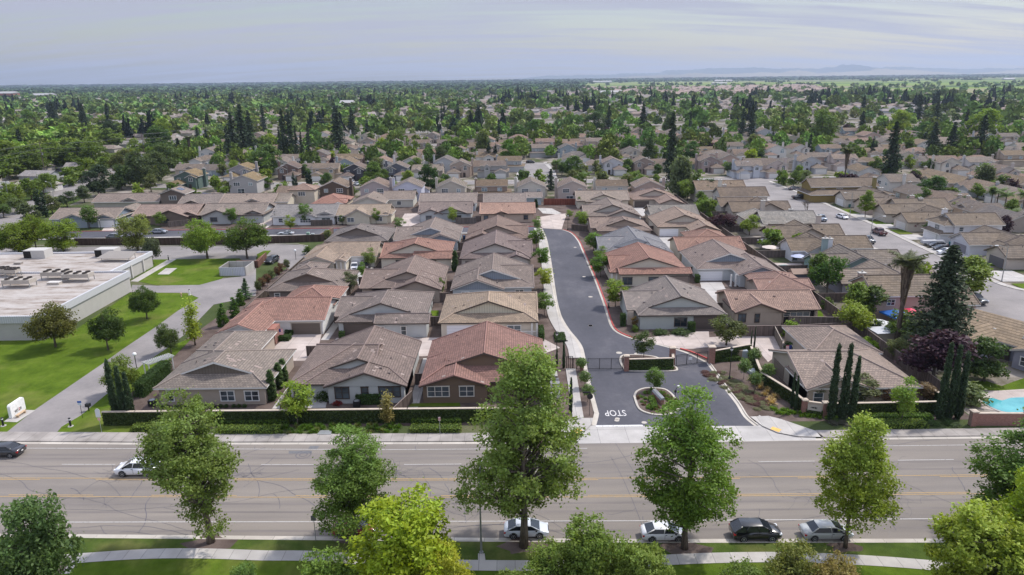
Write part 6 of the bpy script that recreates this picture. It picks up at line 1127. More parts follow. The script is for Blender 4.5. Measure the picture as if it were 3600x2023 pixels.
for k,x,y,h,w,c,lab in (('M0',905,445,7,6.4,(.085,.15,.035),'round tree in front of the blue-grey board house'),('M0',1620,430,5.,4.4,(.12,.20,.03),'tree in front of the dark brown house'),('M0',1960,360,4.,4.4,(.07,.15,.035),'tree beside the dark brown house fence'),('M0',2330,400,5.,5.,(.08,.16,.025),'tree before the third upper street house'),('M1',505,400,6.4,5.2,(.09,.165,.035),'full tree in front of the white house'),('M1',345,470,5.,4.4,(.18,.25,.03),'yellow-green tree beside the old silver car'),('M1',1210,395,5.,3.4,(.11,.19,.03),'young tree before the cream board house'),('M1',865,400,3.,2.4,(.11,.18,.05),'tiny tree left of the cream gable'),('M1',1975,395,5.4,4.,(.15,.22,.03),'lime tree before the arched brown gables'),('M1',2375,355,4.4,3.,(.13,.22,.03),'thin tree before the pink tiled house'),('M1',1450,470,4.,4.6,(.14,.20,.08),'variegated tree beside the blue-grey gable roof'),('M1',1150,840,5.,4.4,(.12,.175,.045),'light tree beside the parked cars at the tan house'),('M1',1070,950,4.,2.6,(.10,.19,.03),'small tree below the parked cars'),('M1',950,1100,5.,4.4,(.105,.13,.06),'olive tree beside the third row house'),('M1',1800,1130,3.2,3.,(.13,.14,.06),'greyish shrub tree right of the taupe house'),('M1',1870,1120,4.,1.8,G_MID,'thin green tree by the taupe house corner'),('M1',2005,870,5.,1.6,G_DK,'tall dark shrub between the fourth row houses'),('L1',165,880,4.6,1.4,G_DK,'column shrub nearest the grey house patio'),('L1',235,760,4.,1.4,G_DK,'column shrub behind the patio one'),('L1',280,690,3.6,1.4,G_DK,'farthest column shrub by the left-most home'),('M2',240,230,3.,1.6,G_DK,'small topiary tree by the pink court'),('M2',675,235,4,2.4,G_MID,'small dark tree beside the striped tan roof')):
    q=g(k,x,y); plant(pT['cyp' if w<1.7 and h>2.5 else ('sm2' if w<4.5 else 'sm')],q[0],q[1],h,w,c,lab,'tree',UG)
RG_='garden trees of the right-hand yards'
T('palm','L3',1290,345,14.6,6.6,(.10,.12,.05),'tall shaggy fan palm in front of the pink house',RG_,name='palm_tree',cat='palm')
T('con','L3',1690,440,18.3,12,(.038,.056,.027),'huge dark conifer beside the palm',RG_,name='conifer_tree'); T('mid2','M3',2010,1170,9.5,10,(.14,.20,.04),'yellow-green tree behind the huge conifer',RG_)
T('mid2','L3',1650,700,8.5,10.5,(.045,.02,.030),'dark purple plum tree behind the right cypresses',RG_); T('dense','L3',2170,690,6.6,6.6,(.055,.10,.025),'green tree in front of the grey end house',RG_); T('mid','M3',590,1115,8.6,6.6,(.055,.13,.02),'glossy round tree beside the pink house',RG_)
T('mid','L3',850,220,6.4,7.,(.18,.25,.03),'bright yellow-green tree behind the beige corner house',RG_); T('mid2','M3',1010,1350,7.,7.4,(.07,.11,.03),'dark leafy tree below the pink house wall',RG_); T('mid','L3',1380,320,5.8,7,(.07,.12,.025),'green tree by the grey shed behind the palm',RG_); T('mid','L3',1050,230,3.,3.2,G_DK,'small bush tree by the round table',RG_); T('sm2','L3',1290,470,3.6,4,(.12,.15,.05),'white-flowering shrub tree by the corner house fence',RG_); T('sm','L3',1450,420,3.6,4.,(.10,.14,.07),'grey-green shrub below the huge conifer',RG_)
T('mid','M2',2115,470,5.6,8.2,(.05,.018,.024),'purple plum tree beside the tan tiled house',RG_); T('sm2','M2',1900,320,5.4,5.6,(.13,.22,.03),'bright vine tree on the community back fence',RG_); T('pyr','M3',975,335,9.,6.6,(.12,.19,.025),'lime street tree on the right-hand lawn',RG_); T('bare','M3',385,330,8.5,9,(.1,.1,.1),'leafless tree beside the right-hand street',RG_,name='bare_tree')
T('sm','L3',500,900,3.4,4.,(.10,.13,.06),'shrubby tree at the corner of the beige house',RG_); T('sm','L3',960,915,3.8,6.,(.10,.12,.045),'broad shrub under the beige house long roof',RG_); T('sm','L3',1130,905,2.6,4.,(.16,.10,.045),'russet shrub by the beige house patio',RG_); T('sm','L3',1560,890,2.6,3.4,(.15,.11,.05),'russet shrub beside the right cypresses',RG_); T('sm','M3',1490,470,2.4,2.4,(.15,.03,.04),'small red-leaved tree by the white garages',RG_); T('mid','M3',1600,500,3.6,3.2,G_DK,'dark bush tree beside the two storey white house',RG_)
fence([g('M0',760,560+52),g('M0',1600,608),g('M0',2576,600),g('M1',180,590),g('M1',690,570)],2.0,'dark wooden fence between the upper street and parking court',(.085,.06,.048)); fence([g('M1',640,570),g('M1',780,495)],1.9,'short brown fence panel at the end of the dark fence',(.2,.14,.11)); fence([(-51.5,184),(-51.5,160),(-51.6,139),(-51.8,131)],1.7,'dark fence along the right side of the parking court',(.10,.08,.065))
fence([g('M0',2385,800+30),g('M0',2600,838),g('M1',110,745),g('M1',0,840)],1.7,'reddish slatted enclosure beside the utility yard',(.16,.085,.065),posts=False)
for i,(a,b,h,lab) in enumerate((((-33.9,109.4),(-31.6,109.4),1.8,'side gate fence between the first two homes'),((-34.2,97),(-34.2,100),1.7,''),((-32,93.8),(-31.6,88),1.7,'leaning fence between the left-most and grey homes'),((-16.,86),(-14.2,91.5),1.8,'tilted brown fence beside the grey house'),((-14.5,97.5),(-13.2,97.5),1.8,'side gate between the grey and dark brown homes'),((-33.3,126),(-31,126),1.8,'side gate behind the second row'),((-15,124),(-12.8,124),1.7,'side gate between the grey and tan roofed homes'),((-15.,138.4),(-12.6,138.4),1.9,'grey fence between the second and third rows'),((-34,152),(-31,152),1.7,'fence between the third row homes'),((-14.,147.5),(-12.3,147.5),1.8,'side gate between the third row homes'),((-14.,174),(-12,174),1.8,'brown gate between the fourth row homes'),((-14,184),(-11.8,184),2.,'fence between the fifth row homes'),((39,130),(41,130),1.8,'gate between the grey-green and beige tiled homes'),((39.5,157),(41.2,157),1.8,'gate beside the orange-tiled house'),((20.3,196),(23,196),1.8,''),((39.5,204),(41.5,204),1.8,'gate beside the taupe fourth right house'))):
    if lab: fence([a,b],h,lab,(.13,.10,.085))
fence([(49.9,121.4),(49.9+9,120.4)],1.9,'wooden fence below the covered patio',(.17,.14,.12)); fence([(39.5,116.3),(48.6,116.4),(56.4,117.2),(59.5,117)],1.95,'long wooden fence behind the beige corner house',(.16,.125,.11)); fence([(60.3,86.5),(60.3,105),(60.4,125),(60.5,150),(60.5,180),(60.4,205),(60.4,240),(60.5,262)],2.0,'long dark fence dividing the community from the right-hand yards',(.14,.11,.095)); fence([(45.6,116.5),(44.3,109.5)],1.8,'short fence with white rail beside the light green shrub',(.2,.17,.14)) 
fence([g('M2',318,205),g('M2',636,205)],2.2,'bright red-brown wooden fence at the head of the pink court',(.22,.075,.05),posts=False); fence([g('M2',560,160),g('M2',636,160)],2.6,'red stained fence panel behind the head of the court',(.25,.03,.03),posts=False); fence([g('M2',600,470-15),g('M2',760,475)],1.7,'side fence by the lantern at the upper bend',(.11,.09,.075)); fence([g('M1',555,415),g('M1',770,410)],1.8,'grey fence beside the white upper street house',(.13,.11,.095)); fence([g('M1',2010,395),g('M1',2215,390)],1.9,'grey fence right of the arched brown gables',(.16,.14,.125)); fence([g('M0',1695,430),g('M0',1910,408)],1.8,'fence beside the dark brown upper street house',(.17,.14,.12))
for y,lab in ((115,'yard fence below the pink house'),(135.5,'yard fence behind the pink house'),(157.5,'yard fence behind the grey shed'),(172,'yard fence beside the long green house'),(187,'yard fence by the patio umbrella'),(203,'yard fence behind the plum tree'),(226,'yard fence near the vine tree')): fence([(60.5,y),(72,y)],1.8,lab,(.15,.12,.105),posts=False)
for k,x,y,h,lab in (('L2',450,440,4.1,'black lantern post by the porch of the cream house'),('L2',2187,675,5.1,'black lantern post on a concrete pad beside the exit lane'),('M2',562,455,4.6,'black lantern post at the upper bend of the gated street'),('M0',1015,452,3.4,'black lantern post before the blue-grey board house'),('M1',198,405,4.2,'black lantern post beside the white upper street house'),('M1',868,405,2.6,'short lantern post before the cream board house'),('M1',1655,375,3.8,'black lantern post beside the arched brown gables'),('M2',972,1240,1.6,'short lantern by the lime tree')): lantern(*g(k,x,y),h,lab)
globe_lamp(*g('L0',1375,555),2.0,'white globe lamp beside the facility drive'); globe_lamp(*g('M1',402,755),2.1,'white globe lamp by the curved parking court')
for k,x,y,h,d,a,lab in (('B1',2268,1215,8.2,90,2.2,'street light pole on the near verge by the white hatchback'),('M3',1013,650,8.6,0,2.6,'street light arching over the right-hand street'),('M3',2350,975,8.,180,2.2,'street light at the right-hand bend beside a driveway'),('M3',820,335,8.,180,2.,'street light beside the white car on the right-hand street'),('M0',555,205,8.5,150,3.,'street light over the left arterial road'),('M0',110,245,10,0,.6,'green pole street light at the left edge'),('T2',560,710,8.,180,2.,'street light beside the cul-de-sac'),('T2',148,880,7.5,0,1.8,'street light left of the cul-de-sac'),('T1',325,1110,7.,180,1.6,'street light before the brown two storey house'),('T1',2170,770,7.5,90,1.5,'street light behind the far cul-de-sac'),('T2',2295,1100,8.,0,2.4,'street light beside the triple garage house'),('T3',1392,640,8.,180,2.4,'street light beside the brightest far tree'),('T3',2010,1170,8.,0,3.,'street light by the blue car far right')): street_light(*g(k,x,y),h,d,a,lab)
c=g('L2',780,1040); o=sign_post(c[0],c[1],2.9,.78,.0,'back of a black octagonal stop sign with street name plates above',face=(.02,.02,.02),shape='oct',pole='black'); S=MB(); S.box(-1.0,.05,-.03,.03,3.35,3.58); S.tube([(0,0,2.8),(0,0,3.6)],.03,5); S.build('name_plate',M['black'],o)
c=g('L2',540,450); o=sign_post(c[0],c[1],3.0,1.2,.2,'dark street name sign beside the lantern post',face=(.02,.02,.02),pole='black',lean=-.3)
c=g('L0',1025,1212); o=sign_post(c[0],c[1],3.3,.62,1.0,'white arched road sign by the driveway, its face turned away',face=(.62,.64,.64)); S=MB(); S.box(-.16,.16,-.08,-.05,1.85,2.2); S.build('small_plate',M['trim'],o,color=(.6,.35,.33)); S=MB(); S.prism([(-.31,0),(.31,0),(.12,.22),(-.12,.22)],0,.03); q=S.build('sign_top',M['trim'],o,color=(.62,.64,.64)); q.rotation_euler=(math.pi/2,0,0); q.location=(0,-.05,3.3)
c=g('L0',832,1060); o=sign_post(c[0],c[1],2.5,.5,.55,'blue and white tow warning sign on a leaning post',face=(.6,.65,.72),pole='black'); S=MB(); S.box(-.27,.27,-.09,-.06,2.3,2.55); S.build('blue_plate',M['trim'],o,color=(.02,.10,.38))
c=g('L1',1853,1235); sign_post(c[0],c[1],2.6,.3,.5,'red and white no parking sign by the rounded hedge',face=(.6,.45,.45),text='NO',tcol=(.45,.03,.03),tsz=.22)
c=g('B0',775,1365); sign_post(c[0],c[1],2.9,.5,.62,'small pale sign on a brown post at the bottom left path',face=(.5,.55,.6),pole='black'); c=g('B1',604,1095); sign_post(c[0],c[1],3.,.5,.55,'dark sign seen from behind on the near verge',face=(.13,.13,.13),pole='galv')
c=g('L0',896,990); o=empty('mailbox',(*c,0),0,'black mailbox on a short post beside the facility drive','mailbox'); B=MB(); B.box(-.28,.28,-.25,.25,.7,1.15); B.tube([(-.25,0,.95),(.25,0,.95)],.24,10); B.build('box',M['black'],o); B=MB(); B.box(-.06,.06,-.06,.06,0,.7); B.build('post',M['black'],o)
# low letterboxes and intercom on the round island
c0=g('L2',1450,905); c1=g('L2',1490,945); o=empty('call_box_wall',(c0[0]+.3,c0[1]+.3,0),math.radians(-78),'stone call box wall with a dark slanted top on the round island','intercom'); B=MB(); B.box(-1.5,1.5,-.22,.22,.2,.95); B.build('base',M['brick'],o); B=MB(); B.add([(-1.55,-.3,.95),(1.55,-.3,.95),(1.55,.3,.95),(-1.55,.3,.95),(-1.55,-.15,1.2),(1.55,-.15,1.2),(1.55,.25,1.3),(-1.55,.25,1.3)],[(0,1,5,4),(1,2,6,5),(2,3,7,6),(3,0,4,7),(4,5,6,7)]); B.build('slanted_top',M['galv'],o)
c=g('L2',1640,860); o=empty('intercom_post',(*c,0),0,'black goose-neck intercom post at the edge of the round island','intercom'); B=MB(); B.tube([(0,0,.15),(0,0,1.1),(.1,-.05,1.5),(.3,-.1,1.75)],.045,6); B.build('post',M['black'],o); B=MB(); B.box(-.16,.12,-.2,.0,.95,1.3); B.build('keypad_box',M['black'],o); B=MB(); B.obox(.4,-.1,.34,.26,1.68,1.95,.3); B.build('camera_head',M['white'],o)
for k,x,y,c_,h,lab in (('L2',2283,455,(.42,.32,.22),1.35,'tan utility cabinet behind the right ivy hedge'),('L2',2335,455,(.45,.5,.52),1.3,'grey utility cabinet beside the tan one'),('M1',526,518,(.30,.42,.34),1.1,'pale green utility cabinet beside the old silver car'),('M1',573,520,(.4,.42,.42),.8,'small grey utility cabinet by the upper street')):
    q=g(k,x,y); o=empty('utility_cabinet',(*q,0),0,lab,'utility box','utility cabinets'); B=MB(); B.box(-.45,.45,-.35,.35,.05,h); B.obox(0,0,.96,.76,h,h+.1,0,0,.8); B.build('cabinet',M['painted'],o,color=c_); B=MB(); B.box(-.4,.4,-.36,-.35,.15,h-.1); B.build('cabinet_door',M['painted'],o,color=tuple(.85*v for v in c_))
q=g('L2',2445,608); o=empty('transformer_box',(*q,0),.2,'low flat-topped green transformer box in the mulch','utility box'); B=MB(); B.box(-.9,.9,-.7,.7,0,.45); B.build('cabinet',M['painted'],o,color=(.3,.36,.32)); B=MB(); B.box(-.95,.95,-.75,.75,.45,.52); B.build('lid',M['painted'],o,color=(.55,.58,.56))
o=sheet('utility_cover',[g('L1',615,1237),g('L1',755,1237),g('L1',765,1197),g('L1',650,1197)],.2,'galv',None,.15); tag(o,'grey metal utility vault lid in the grassy bed','utility lid')
for k,x,y,lab in (('L0',1540,935,'air conditioner beside the left-most home'),('L1',1018,945,'air conditioner against the grey house wall'),('M1',1750,1252,'air conditioner in the side yard with artificial lawn')):
    q=g(k,x,y); o=empty('air_conditioner',(*q,0),0,lab,'air conditioner','outdoor air conditioners'); B=MB(); B.box(-.45,.45,-.45,.45,.08,.9); B.build('housing',M['black'],o); B=MB(); B.lathe(0,0,[(.38,.9),(.38,.93),(.34,.93)],16); B.build('fan_grille',M['galv'],o)
for k,x,y,lab in (('L0',712,1145,'bollard light on the right of the facility drive'),('L0',35,1140,'bollard light on the left of the facility drive'),('M0',1697,760,'bollard light at the start of the diagonal lawn path'),('M0',1910,1110,'white and red marker bollard at the drive fork')):
    q=g(k,x,y); o=empty('bollard_light',(*q,0),0,lab,'bollard','bollards of the facility'); B=MB(); B.cyl(0,0,.05,.95,.13,10); B.build('shaft',M['black'] if 'marker' not in lab else M['white'],o); B=MB(); B.cyl(0,0,.95,1.12,.135,10); B.build('lens',M['white'],o); B=MB(); B.cyl(0,0,1.12,1.24,.15,10); B.build('top',M['black'],o); B=MB(); B.cyl(0,0,0,.06,.36,14); B.build('pad',M['concrete'],o)
# facility name sign
q0=g('L0',115,1065); q1=g('L0',245,975); o=empty('monument_sign',((q0[0]+q1[0])/2,(q0[1]+q1[1])/2,0),math.atan2(q1[1]-q0[1],q1[0]-q0[0]),'white monument sign with black lettering beside the facility drive','sign'); LW=math.hypot(q1[0]-q0[0],q1[1]-q0[1])
B=MB(); hw=LW/2+.1; B.add([(x,y,z) for y in (-.2,.2) for x,z in ((-hw,.1),(hw,.1),(hw,1.75),(hw-.2,1.95),(-hw+.2,1.95),(-hw,1.75))],[(0,1,2,3,4,5),(11,10,9,8,7,6)]+[(i,(i+1)%6,6+(i+1)%6,6+i) for i in range(6)]); B.build('sign_body',M['white'],o)
t=text_mesh('veri on',.85,'lettering','painted',o,.004,(.01,.01,.01)); t.rotation_euler=(math.pi/2,0,0); t.location=(-.05,-.215,.75); t.scale=(LW/4.6,1,1)
t=text_mesh('z',.85,'red_letter','painted',o,.005,(.5,.02,.02)); t.rotation_euler=(math.pi/2,0,0); t.location=(.28*LW/4.6,-.215,.75); t.scale=(LW/4.6,1,1)
q=g('L0',215,1035); o=empty('wooden_bench',(*q,0),math.atan2(q1[1]-q0[1],q1[0]-q0[0]),'small tan bench on the sign pad','bench'); B=MB(); B.box(-.9,.9,-.2,.2,.38,.46); B.build('seat',M['painted'],o,color=(.55,.40,.26)); 
for s in (-.7,.7): B=MB(); B.box(s-.06,s+.06,-.18,.18,0,.38); B.build('leg',M['painted'],o,color=(.45,.33,.22))
q=g('M0',1825,1125); o=empty('fire_hydrant',(*q,0),0,'tan fire hydrant on the lawn tip by the facility drive','hydrant'); B=MB(); B.lathe(0,0,[(.16,0),(.12,.1),(.12,.6),(.17,.65),(.12,.8),(.03,.88)],10); B.build('barrel',M['painted'],o,color=(.55,.38,.26)); B=MB(); B.tube([(-.22,0,.5),(.22,0,.5)],.06,6); B.build('outlets',M['painted'],o,color=(.55,.38,.26))
# pergola, table, umbrellas
def pergola(x,y,w,d,h,rz,label,col=(.6,.6,.58)):
    o=empty('pergola',(x,y,0),rz,label,'pergola'); B=MB()
    for i in range(int(w/.3)+1): B.box(-w/2+i*.3,-w/2+i*.3+.07,-d/2,d/2,h,h+.12)
    B.build('slats',M['painted'],o,color=col); B=MB(); B.box(-w/2,w/2,-d/2+.1,-d/2+.2,h-.15,h); B.box(-w/2,w/2,d/2-.2,d/2-.1,h-.15,h); B.build('beams',M['painted'],o,color=col)
    for sx in (-1,1):
        for sy in (-1,1): B=MB(); B.obox(0,0,.14,.14,0,h,0); B.build('post',M['painted'],o,color=col,loc=(sx*(w/2-.2),sy*(d/2-.2),0))
q=g('L0',1610,600); pergola(q[0],q[1],4.2,1.8,2.2,math.radians(55),'white slatted pergola beside the left-most home')
def table_set(x,y,label,top=(.25,.25,.26),n=4,rz=0.):
    o=empty('patio_table',(x,y,0),rz,label,'table','patio tables'); B=MB(); B.box(-.8,.8,-.5,.5,.7,.76); B.build('table_top',M['painted'],o,color=top)
    for sx in (-.7,.7):
        for sy in (-.4,.4): B=MB(); B.obox(0,0,.07,.07,0,.7,0); B.build('leg',M['painted'],o,color=top,loc=(sx,sy,0))
    for i in range(n):
        cx,cy=((-.5,-.95),(.5,-.95),(-.5,.95),(.5,.95))[i]; c=empty('patio_chair',(x+cx,y+cy,0),math.pi if cy<0 else 0,'dark patio chair drawn up to the '+label.split(',')[0][:40],'chair','patio chairs'); B=MB(); B.box(-.25,.25,-.25,.25,.42,.47); B.build('seat',M['painted'],c,color=(.30,.29,.28)); B=MB(); B.box(-.25,.25,.2,.25,.47,.95); B.build('backrest',M['painted'],c,color=(.6,.6,.6))
        for sx in (-.21,.21): 
            for sy in (-.21,.21): B=MB(); B.obox(0,0,.04,.04,0,.42,0); B.build('leg',M['painted'],c,color=(.2,.2,.2),loc=(sx,sy,0))
q=g('L2',440,850); table_set(q[0]-.2,q[1],'long patio table beside the entrance footpath'); q=g('L2',430,780); table_set(q[0],q[1]+1.0,'second patio table behind the long one')
q=g('L2',365,665); o=empty('hot_tub_cover',(*q,0),0,'grey box of a covered hot tub on the patio','hot tub'); B=MB(); B.box(-1.3,1.3,-.9,.9,0,.75); B.build('tub_shell',M['painted'],o,color=(.13,.12,.12)); B=MB(); B.box(-1.35,1.35,-.95,.95,.75,.87); B.build('cover',M['painted'],o,color=(.4,.38,.37))
def parasol(x,y,r_,h,col,label,closed=False):
    o=empty('parasol',(x,y,0),0,label,'parasol','garden parasols'); B=MB(); B.tube([(0,0,0),(0,0,h)],.03,5); B.build('pole',M['galv'],o); B=MB(); B.lathe(0,0,[(.12,h-1.3),(.09,h)] if closed else [(r_,h-.45),(r_*.5,h-.15),(.05,h)],8); B.build('canopy',M['painted'],o,color=col)
parasol(*g('L2',408,700),.3,2.6,(.45,.42,.40),'closed grey parasol on the patio',True); parasol(*g('L3',1095,190),2.,2.2,(.55,.55,.55),'grey-white open parasol behind the beige corner house'); parasol(*g('M3',300,790),1.9,2.2,(.42,.45,.6),'pale blue parasol beside the green wall'); parasol(*g('M3',20,700),2.2,2.3,(.6,.52,.46),'beige parasol at the edge of the pool yard')
def canopy(x,y,w,h,col,label):
    o=empty('canopy_tent',(x,y,0),.25,label,'canopy','canopy tents'); B=MB(); B.add([(-w/2,-w/2,h),(w/2,-w/2,h),(w/2,w/2,h),(-w/2,w/2,h),(0,0,h+.8),(-w/2,-w/2,h-.25),(w/2,-w/2,h-.25),(w/2,w/2,h-.25),(-w/2,w/2,h-.25)],[(0,1,4),(1,2,4),(2,3,4),(3,0,4),(5,6,1,0),(6,7,2,1),(7,8,3,2),(8,5,0,3)]); B.build('canopy_top',M['painted'],o,color=col)
    for sx in (-1,1):
        for sy in (-1,1): B=MB(); B.obox(0,0,.05,.05,0,h-.2,0); B.build('leg',M['galv'],o,loc=(sx*(w/2-.05),sy*(w/2-.05),0))
q=g('L3',1275,130); canopy(q[0],q[1],4.,2.3,(.02,.12,.42),'blue canopy tent beside the palm trunk'); q=g('L3',1425,130); canopy(q[0],q[1]+.5,3.6,2.4,(.62,.03,.09),'red canopy tent beside the blue one'); q=g('M3',40,705); canopy(q[0]+1,q[1]+6,4.,2.3,(.5,.46,.42),'beige gazebo canopy by the white gable'); q=g('M2',1960,230); canopy(q[0],q[1],3,2.2,(.25,.27,.30),'grey gazebo behind the community fence')
# flags
def flag(x,y,z,label,s=1.,rz=0.):
    o=empty('flag',(x,y,z),rz,label,'flag','small national flags'); B=MB(); B.tube([(0,0,0),(.35*s,-.1,.7*s)],.02,5); B.build('flag_pole',M['white'],o)
    R_=MB(); Wt=MB(); 
    for i in range(13):
        z0=.55*s-i*.07*s; (R_ if i%2==0 else Wt).box(.35*s-(.0),.95*s,-.1,-.085,z0,z0+.07*s)
    R_.build('red_stripes',M['painted'],o,color=(.45,.03,.05)); Wt.build('white_stripes',M['white'],o); C=MB(); C.box(.34*s,.62*s,-.105,-.08,.13*s,.625*s); C.build('canton',M['painted'],o,color=(.03,.04,.18))
flag(44.9,105.6,1.5,'striped flag by the porch of the beige corner house',1.5,math.pi); flag(-41.,116.6,1.6,'striped flag beside the brick entry of the red roofed house',1.2)
# shed, enclosure, bins
o=empty('garden_shed',(*g('M3',360,975),0),0,'grey garden shed with brown roof beside the small pool','shed'); B=MB(); B.box(-3,3,-1.5,1.5,0,2.2); B.build('wall',M['painted'],o,color=(.13,.13,.155)); B=MB(); B.add([(-3.2,-1.7,2.15),(3.2,-1.7,2.15),(3.2,1.7,2.15),(-3.2,1.7,2.15),(-3.2,0,3.0),(3.2,0,3.0)],[(0,1,5,4),(2,3,4,5),(1,2,5),(3,0,4)]); B.build('roof',M['painted'],o,color=(.24,.15,.11))
o=empty('garden_shed',(*g('L3',1180,300),0),.1,'beige flat-roofed garden shed behind the lime hedge','shed'); B=MB(); B.box(-2.3,2.3,-1.2,1.8,0,2.1); B.build('wall',M['painted'],o,color=(.36,.31,.26)); B=MB(); B.box(-2.5,2.5,-1.4,2.,2.1,2.2); B.build('roof',M['painted'],o,color=(.48,.49,.52))
q=g('M0',2345,920); o=empty('bin_enclosure',(*q,0),0,'white corrugated gate enclosure beside the small lawn','enclosure'); B=MB(); B.box(-3.1,-2.9,0,6,0,2.1); B.box(2.9,3.1,0,6,0,2.1); B.box(-3.1,3.1,5.8,6,0,2.1); B.build('wall',M['concrete'],o); 
for s in (-1,1): B=MB(); B.box(*sorted((s*.05,s*2.85)),-.05,.05,.1,2.1); B.build('gate_leaf',M['corrugated'],o,color=(.5,.52,.55))
for i,(k,x,y,c,lab) in enumerate((('M3',1835,615,(.02,.13,.17),'dark teal wheelie bin by the white house garage'),('M3',1862,615,(.02,.12,.05),'green wheelie bin by the white house garage'),('M3',818,228,(.02,.12,.10),'teal wheelie bin beside the beige garage'),('M3',1555,950,(.02,.2,.1),'green bin beside the ribbed roof at the street'),('M1',2095,550,(.02,.06,.15),'blue bin between the fifth row homes'))):
    q=g(k,x,y); o=empty('wheelie_bin',(*q,0),0,lab,'bin','wheelie bins'); B=MB(); B.obox(0,0,.6,.7,.05,1.0,0,0,1.1); B.build('bin_body',M['painted'],o,color=c); B=MB(); B.box(-.36,.36,-.42,.42,1.0,1.08); B.build('lid',M['painted'],o,color=c)
def CA(kind,k,x,y,hd,col,lab,cat='car',grp='parked cars',dy=0.): q=g(k,x,y); return car(kind,q[0],q[1]+dy,hd,col,lab,cat,grp)
CA('sedan','B3',600,1075,0,SIL,'silver sedan parked at the near kerb under the pyramidal tree',dy=.55); CA('suv','B2',2460,1082,0,BLK,'black SUV parked at the near kerb between the white coupe and silver sedan','SUV',dy=.55); CA('coupe','B2',1535,1085,0,WHT,'white coupe parked behind the trunk of a street tree',dy=.55); CA('coupe','B1',2720,1030,0,(.62,.66,.72),'pale blue-white hatchback half hidden by the tallest street tree',dy=.2); CA('coupe','B1',990,1035,0,(.25,.01,.02),'red car almost hidden behind a street tree',dy=.6)
CA('suv','B0',1370,430,180,WHT,'white SUV driving left on the main road','SUV','cars driving on the main road',dy=.6); CA('sedan','B0',10,240,180,(.02,.02,.024),'black sedan leaving at the left edge of the main road','car','cars driving on the main road',dy=.5)
CA('sedan','M1',978,860,-80,WHT,'white car with sunroof in front of the white garage door',dy=1.6); CA('van','M1',1078,860,-82,(.07,.04,.045),'maroon minivan in front of the white garage door','van',dy=2.); c=CA('suv','M1',145,800,-100,BLK,'black and white patrol SUV on the parking court','SUV',dy=1.4)
CA('old','M1',305,505,180,(.42,.44,.46),'low vintage silver coupe parked on the upper street'); CA('sedan','M0',1600,490,0,(.3,.31,.34),'grey sedan on the upper street behind the tan-green tree'); CA('sedan','M0',1160,540,0,(.2,.2,.22),'dark car at the upper street kerb behind a tree')
CA('sedan','M1',105,280,0,(.4,.41,.43),'silver car in the driveway by the cream board home')
CA('pickup','M3',530,360,-92,(.22,.27,.34),'blue-grey pickup on the right-hand street','pickup truck'); CA('sedan','M3',745,340,-80,WHT,'white sedan at the far kerb of the right-hand street',grp='cars on the right-hand street'); CA('pickup','M3',1115,500,90,(.09,.02,.02),'dark red pickup at the far kerb of the right-hand street','pickup truck'); CA('pickup','M3',995,580,-88,(.10,.11,.12),'grey lifted pickup at the near kerb of the right-hand street','pickup truck'); CA('pickup','M3',2060,1180,-80,(.09,.095,.10),'dark grey pickup facing the camera at the right-hand bend','pickup truck')
CA('suv','M3',1800,705,176,WHT,'white SUV in the driveway of the grey garage house','SUV'); CA('sedan','M3',1770,665,176,(.03,.03,.035),'dark sedan behind the white SUV in the driveway',dy=.6); CA('sedan','M3',1735,640,178,(.05,.05,.06),'second dark car in the same driveway',dy=1.4); q=g('M3',1690,620); o=empty('covered_boat',(q[0],q[1]+1.5,0),0,'low grey covered boat trailer beside the driveway cars','trailer'); B=MB(); B.add([(-3,-.9,.7),(2.4,-1,.7),(3.2,0,.9),(2.4,1,.7),(-3,.9,.7),(-2.9,-.7,1.3),(2.2,-.75,1.35),(2.6,0,1.4),(2.2,.75,1.35),(-2.9,.7,1.3)],[(0,1,6,5),(1,2,7,6),(2,3,8,7),(3,4,9,8),(4,0,5,9),(5,6,7,8,9)]); B.build('cover',M['painted'],o,color=(.4,.4,.41)); B=MB(); B.box(-2.8,2.8,-.8,.8,.4,.55); B.build('trailer_frame',M['galv'],o)
CA('pickup','M3',330,150,0,BLK,'black pickup in a driveway at the upper right street','pickup truck',dy=1.); CA('sedan','M3',270,55,20,(.05,.055,.07),'dark car behind the black pickup',dy=.5); CA('sedan','M3',1500,870,60,(.03,.03,.03),'black car half hidden behind the ribbed roofs'); CA('suv','L3',2020,60,20,(.40,.42,.44),'silver car beside the huge conifer','SUV',dy=-1.)
CA('suv','T3',1855,1105,5,BLU,'dark blue hatchback on the far right street','car'); CA('sedan','T3',1745,1100,5,SIL,'silver car parked behind the dark blue one',dy=2.5); CA('sedan','T3',2345,1140,20,SIL,'silver car by the far right corner house'); CA('suv','T2',185,930,0,BLK,'black SUV parked at the far end of the cul-de-sac lawn','SUV'); CA('suv','T1',955,1140,-100,WHT,'white SUV behind the dark two storey house','SUV'); CA('suv','T1',1380,1140,-100,(.02,.03,.10),'dark blue SUV between the grey and white houses','SUV'); CA('sedan','T2',1860,1110,-90,WHT,'white car beside the willow tree'); CA('sedan','T1',1015,1150,-60,SIL,'silver car near the white SUV behind the dark house'); CA('pickup','T2',1440,625,-100,(.2,.2,.22),'grey pickup on the far street beyond the dark conifers','pickup truck'); CA('pickup','T2',1825,750,0,(.4,.42,.45),'silver pickup before the brown roofed far house','pickup truck'); CA('van','T2',370,740,-90,WHT,'white van at the top of the cul-de-sac','van'); CA('suv','T1',1625,650,0,(.15,.3,.4),'light blue car on the far centre street','SUV'); CA('suv','M0',30,190,0,(.3,.31,.33),'grey car at the left edge of the arterial road','SUV'); CA('sedan','T0',830,1130,20,(.4,.4,.42),'silver car under the arterial trees'); CA('sedan','T0',1090,945,10,WHT,'white car beside the grey ranch house'); CA('sedan','T0',2115,835,0,WHT,'white car by the sports field')
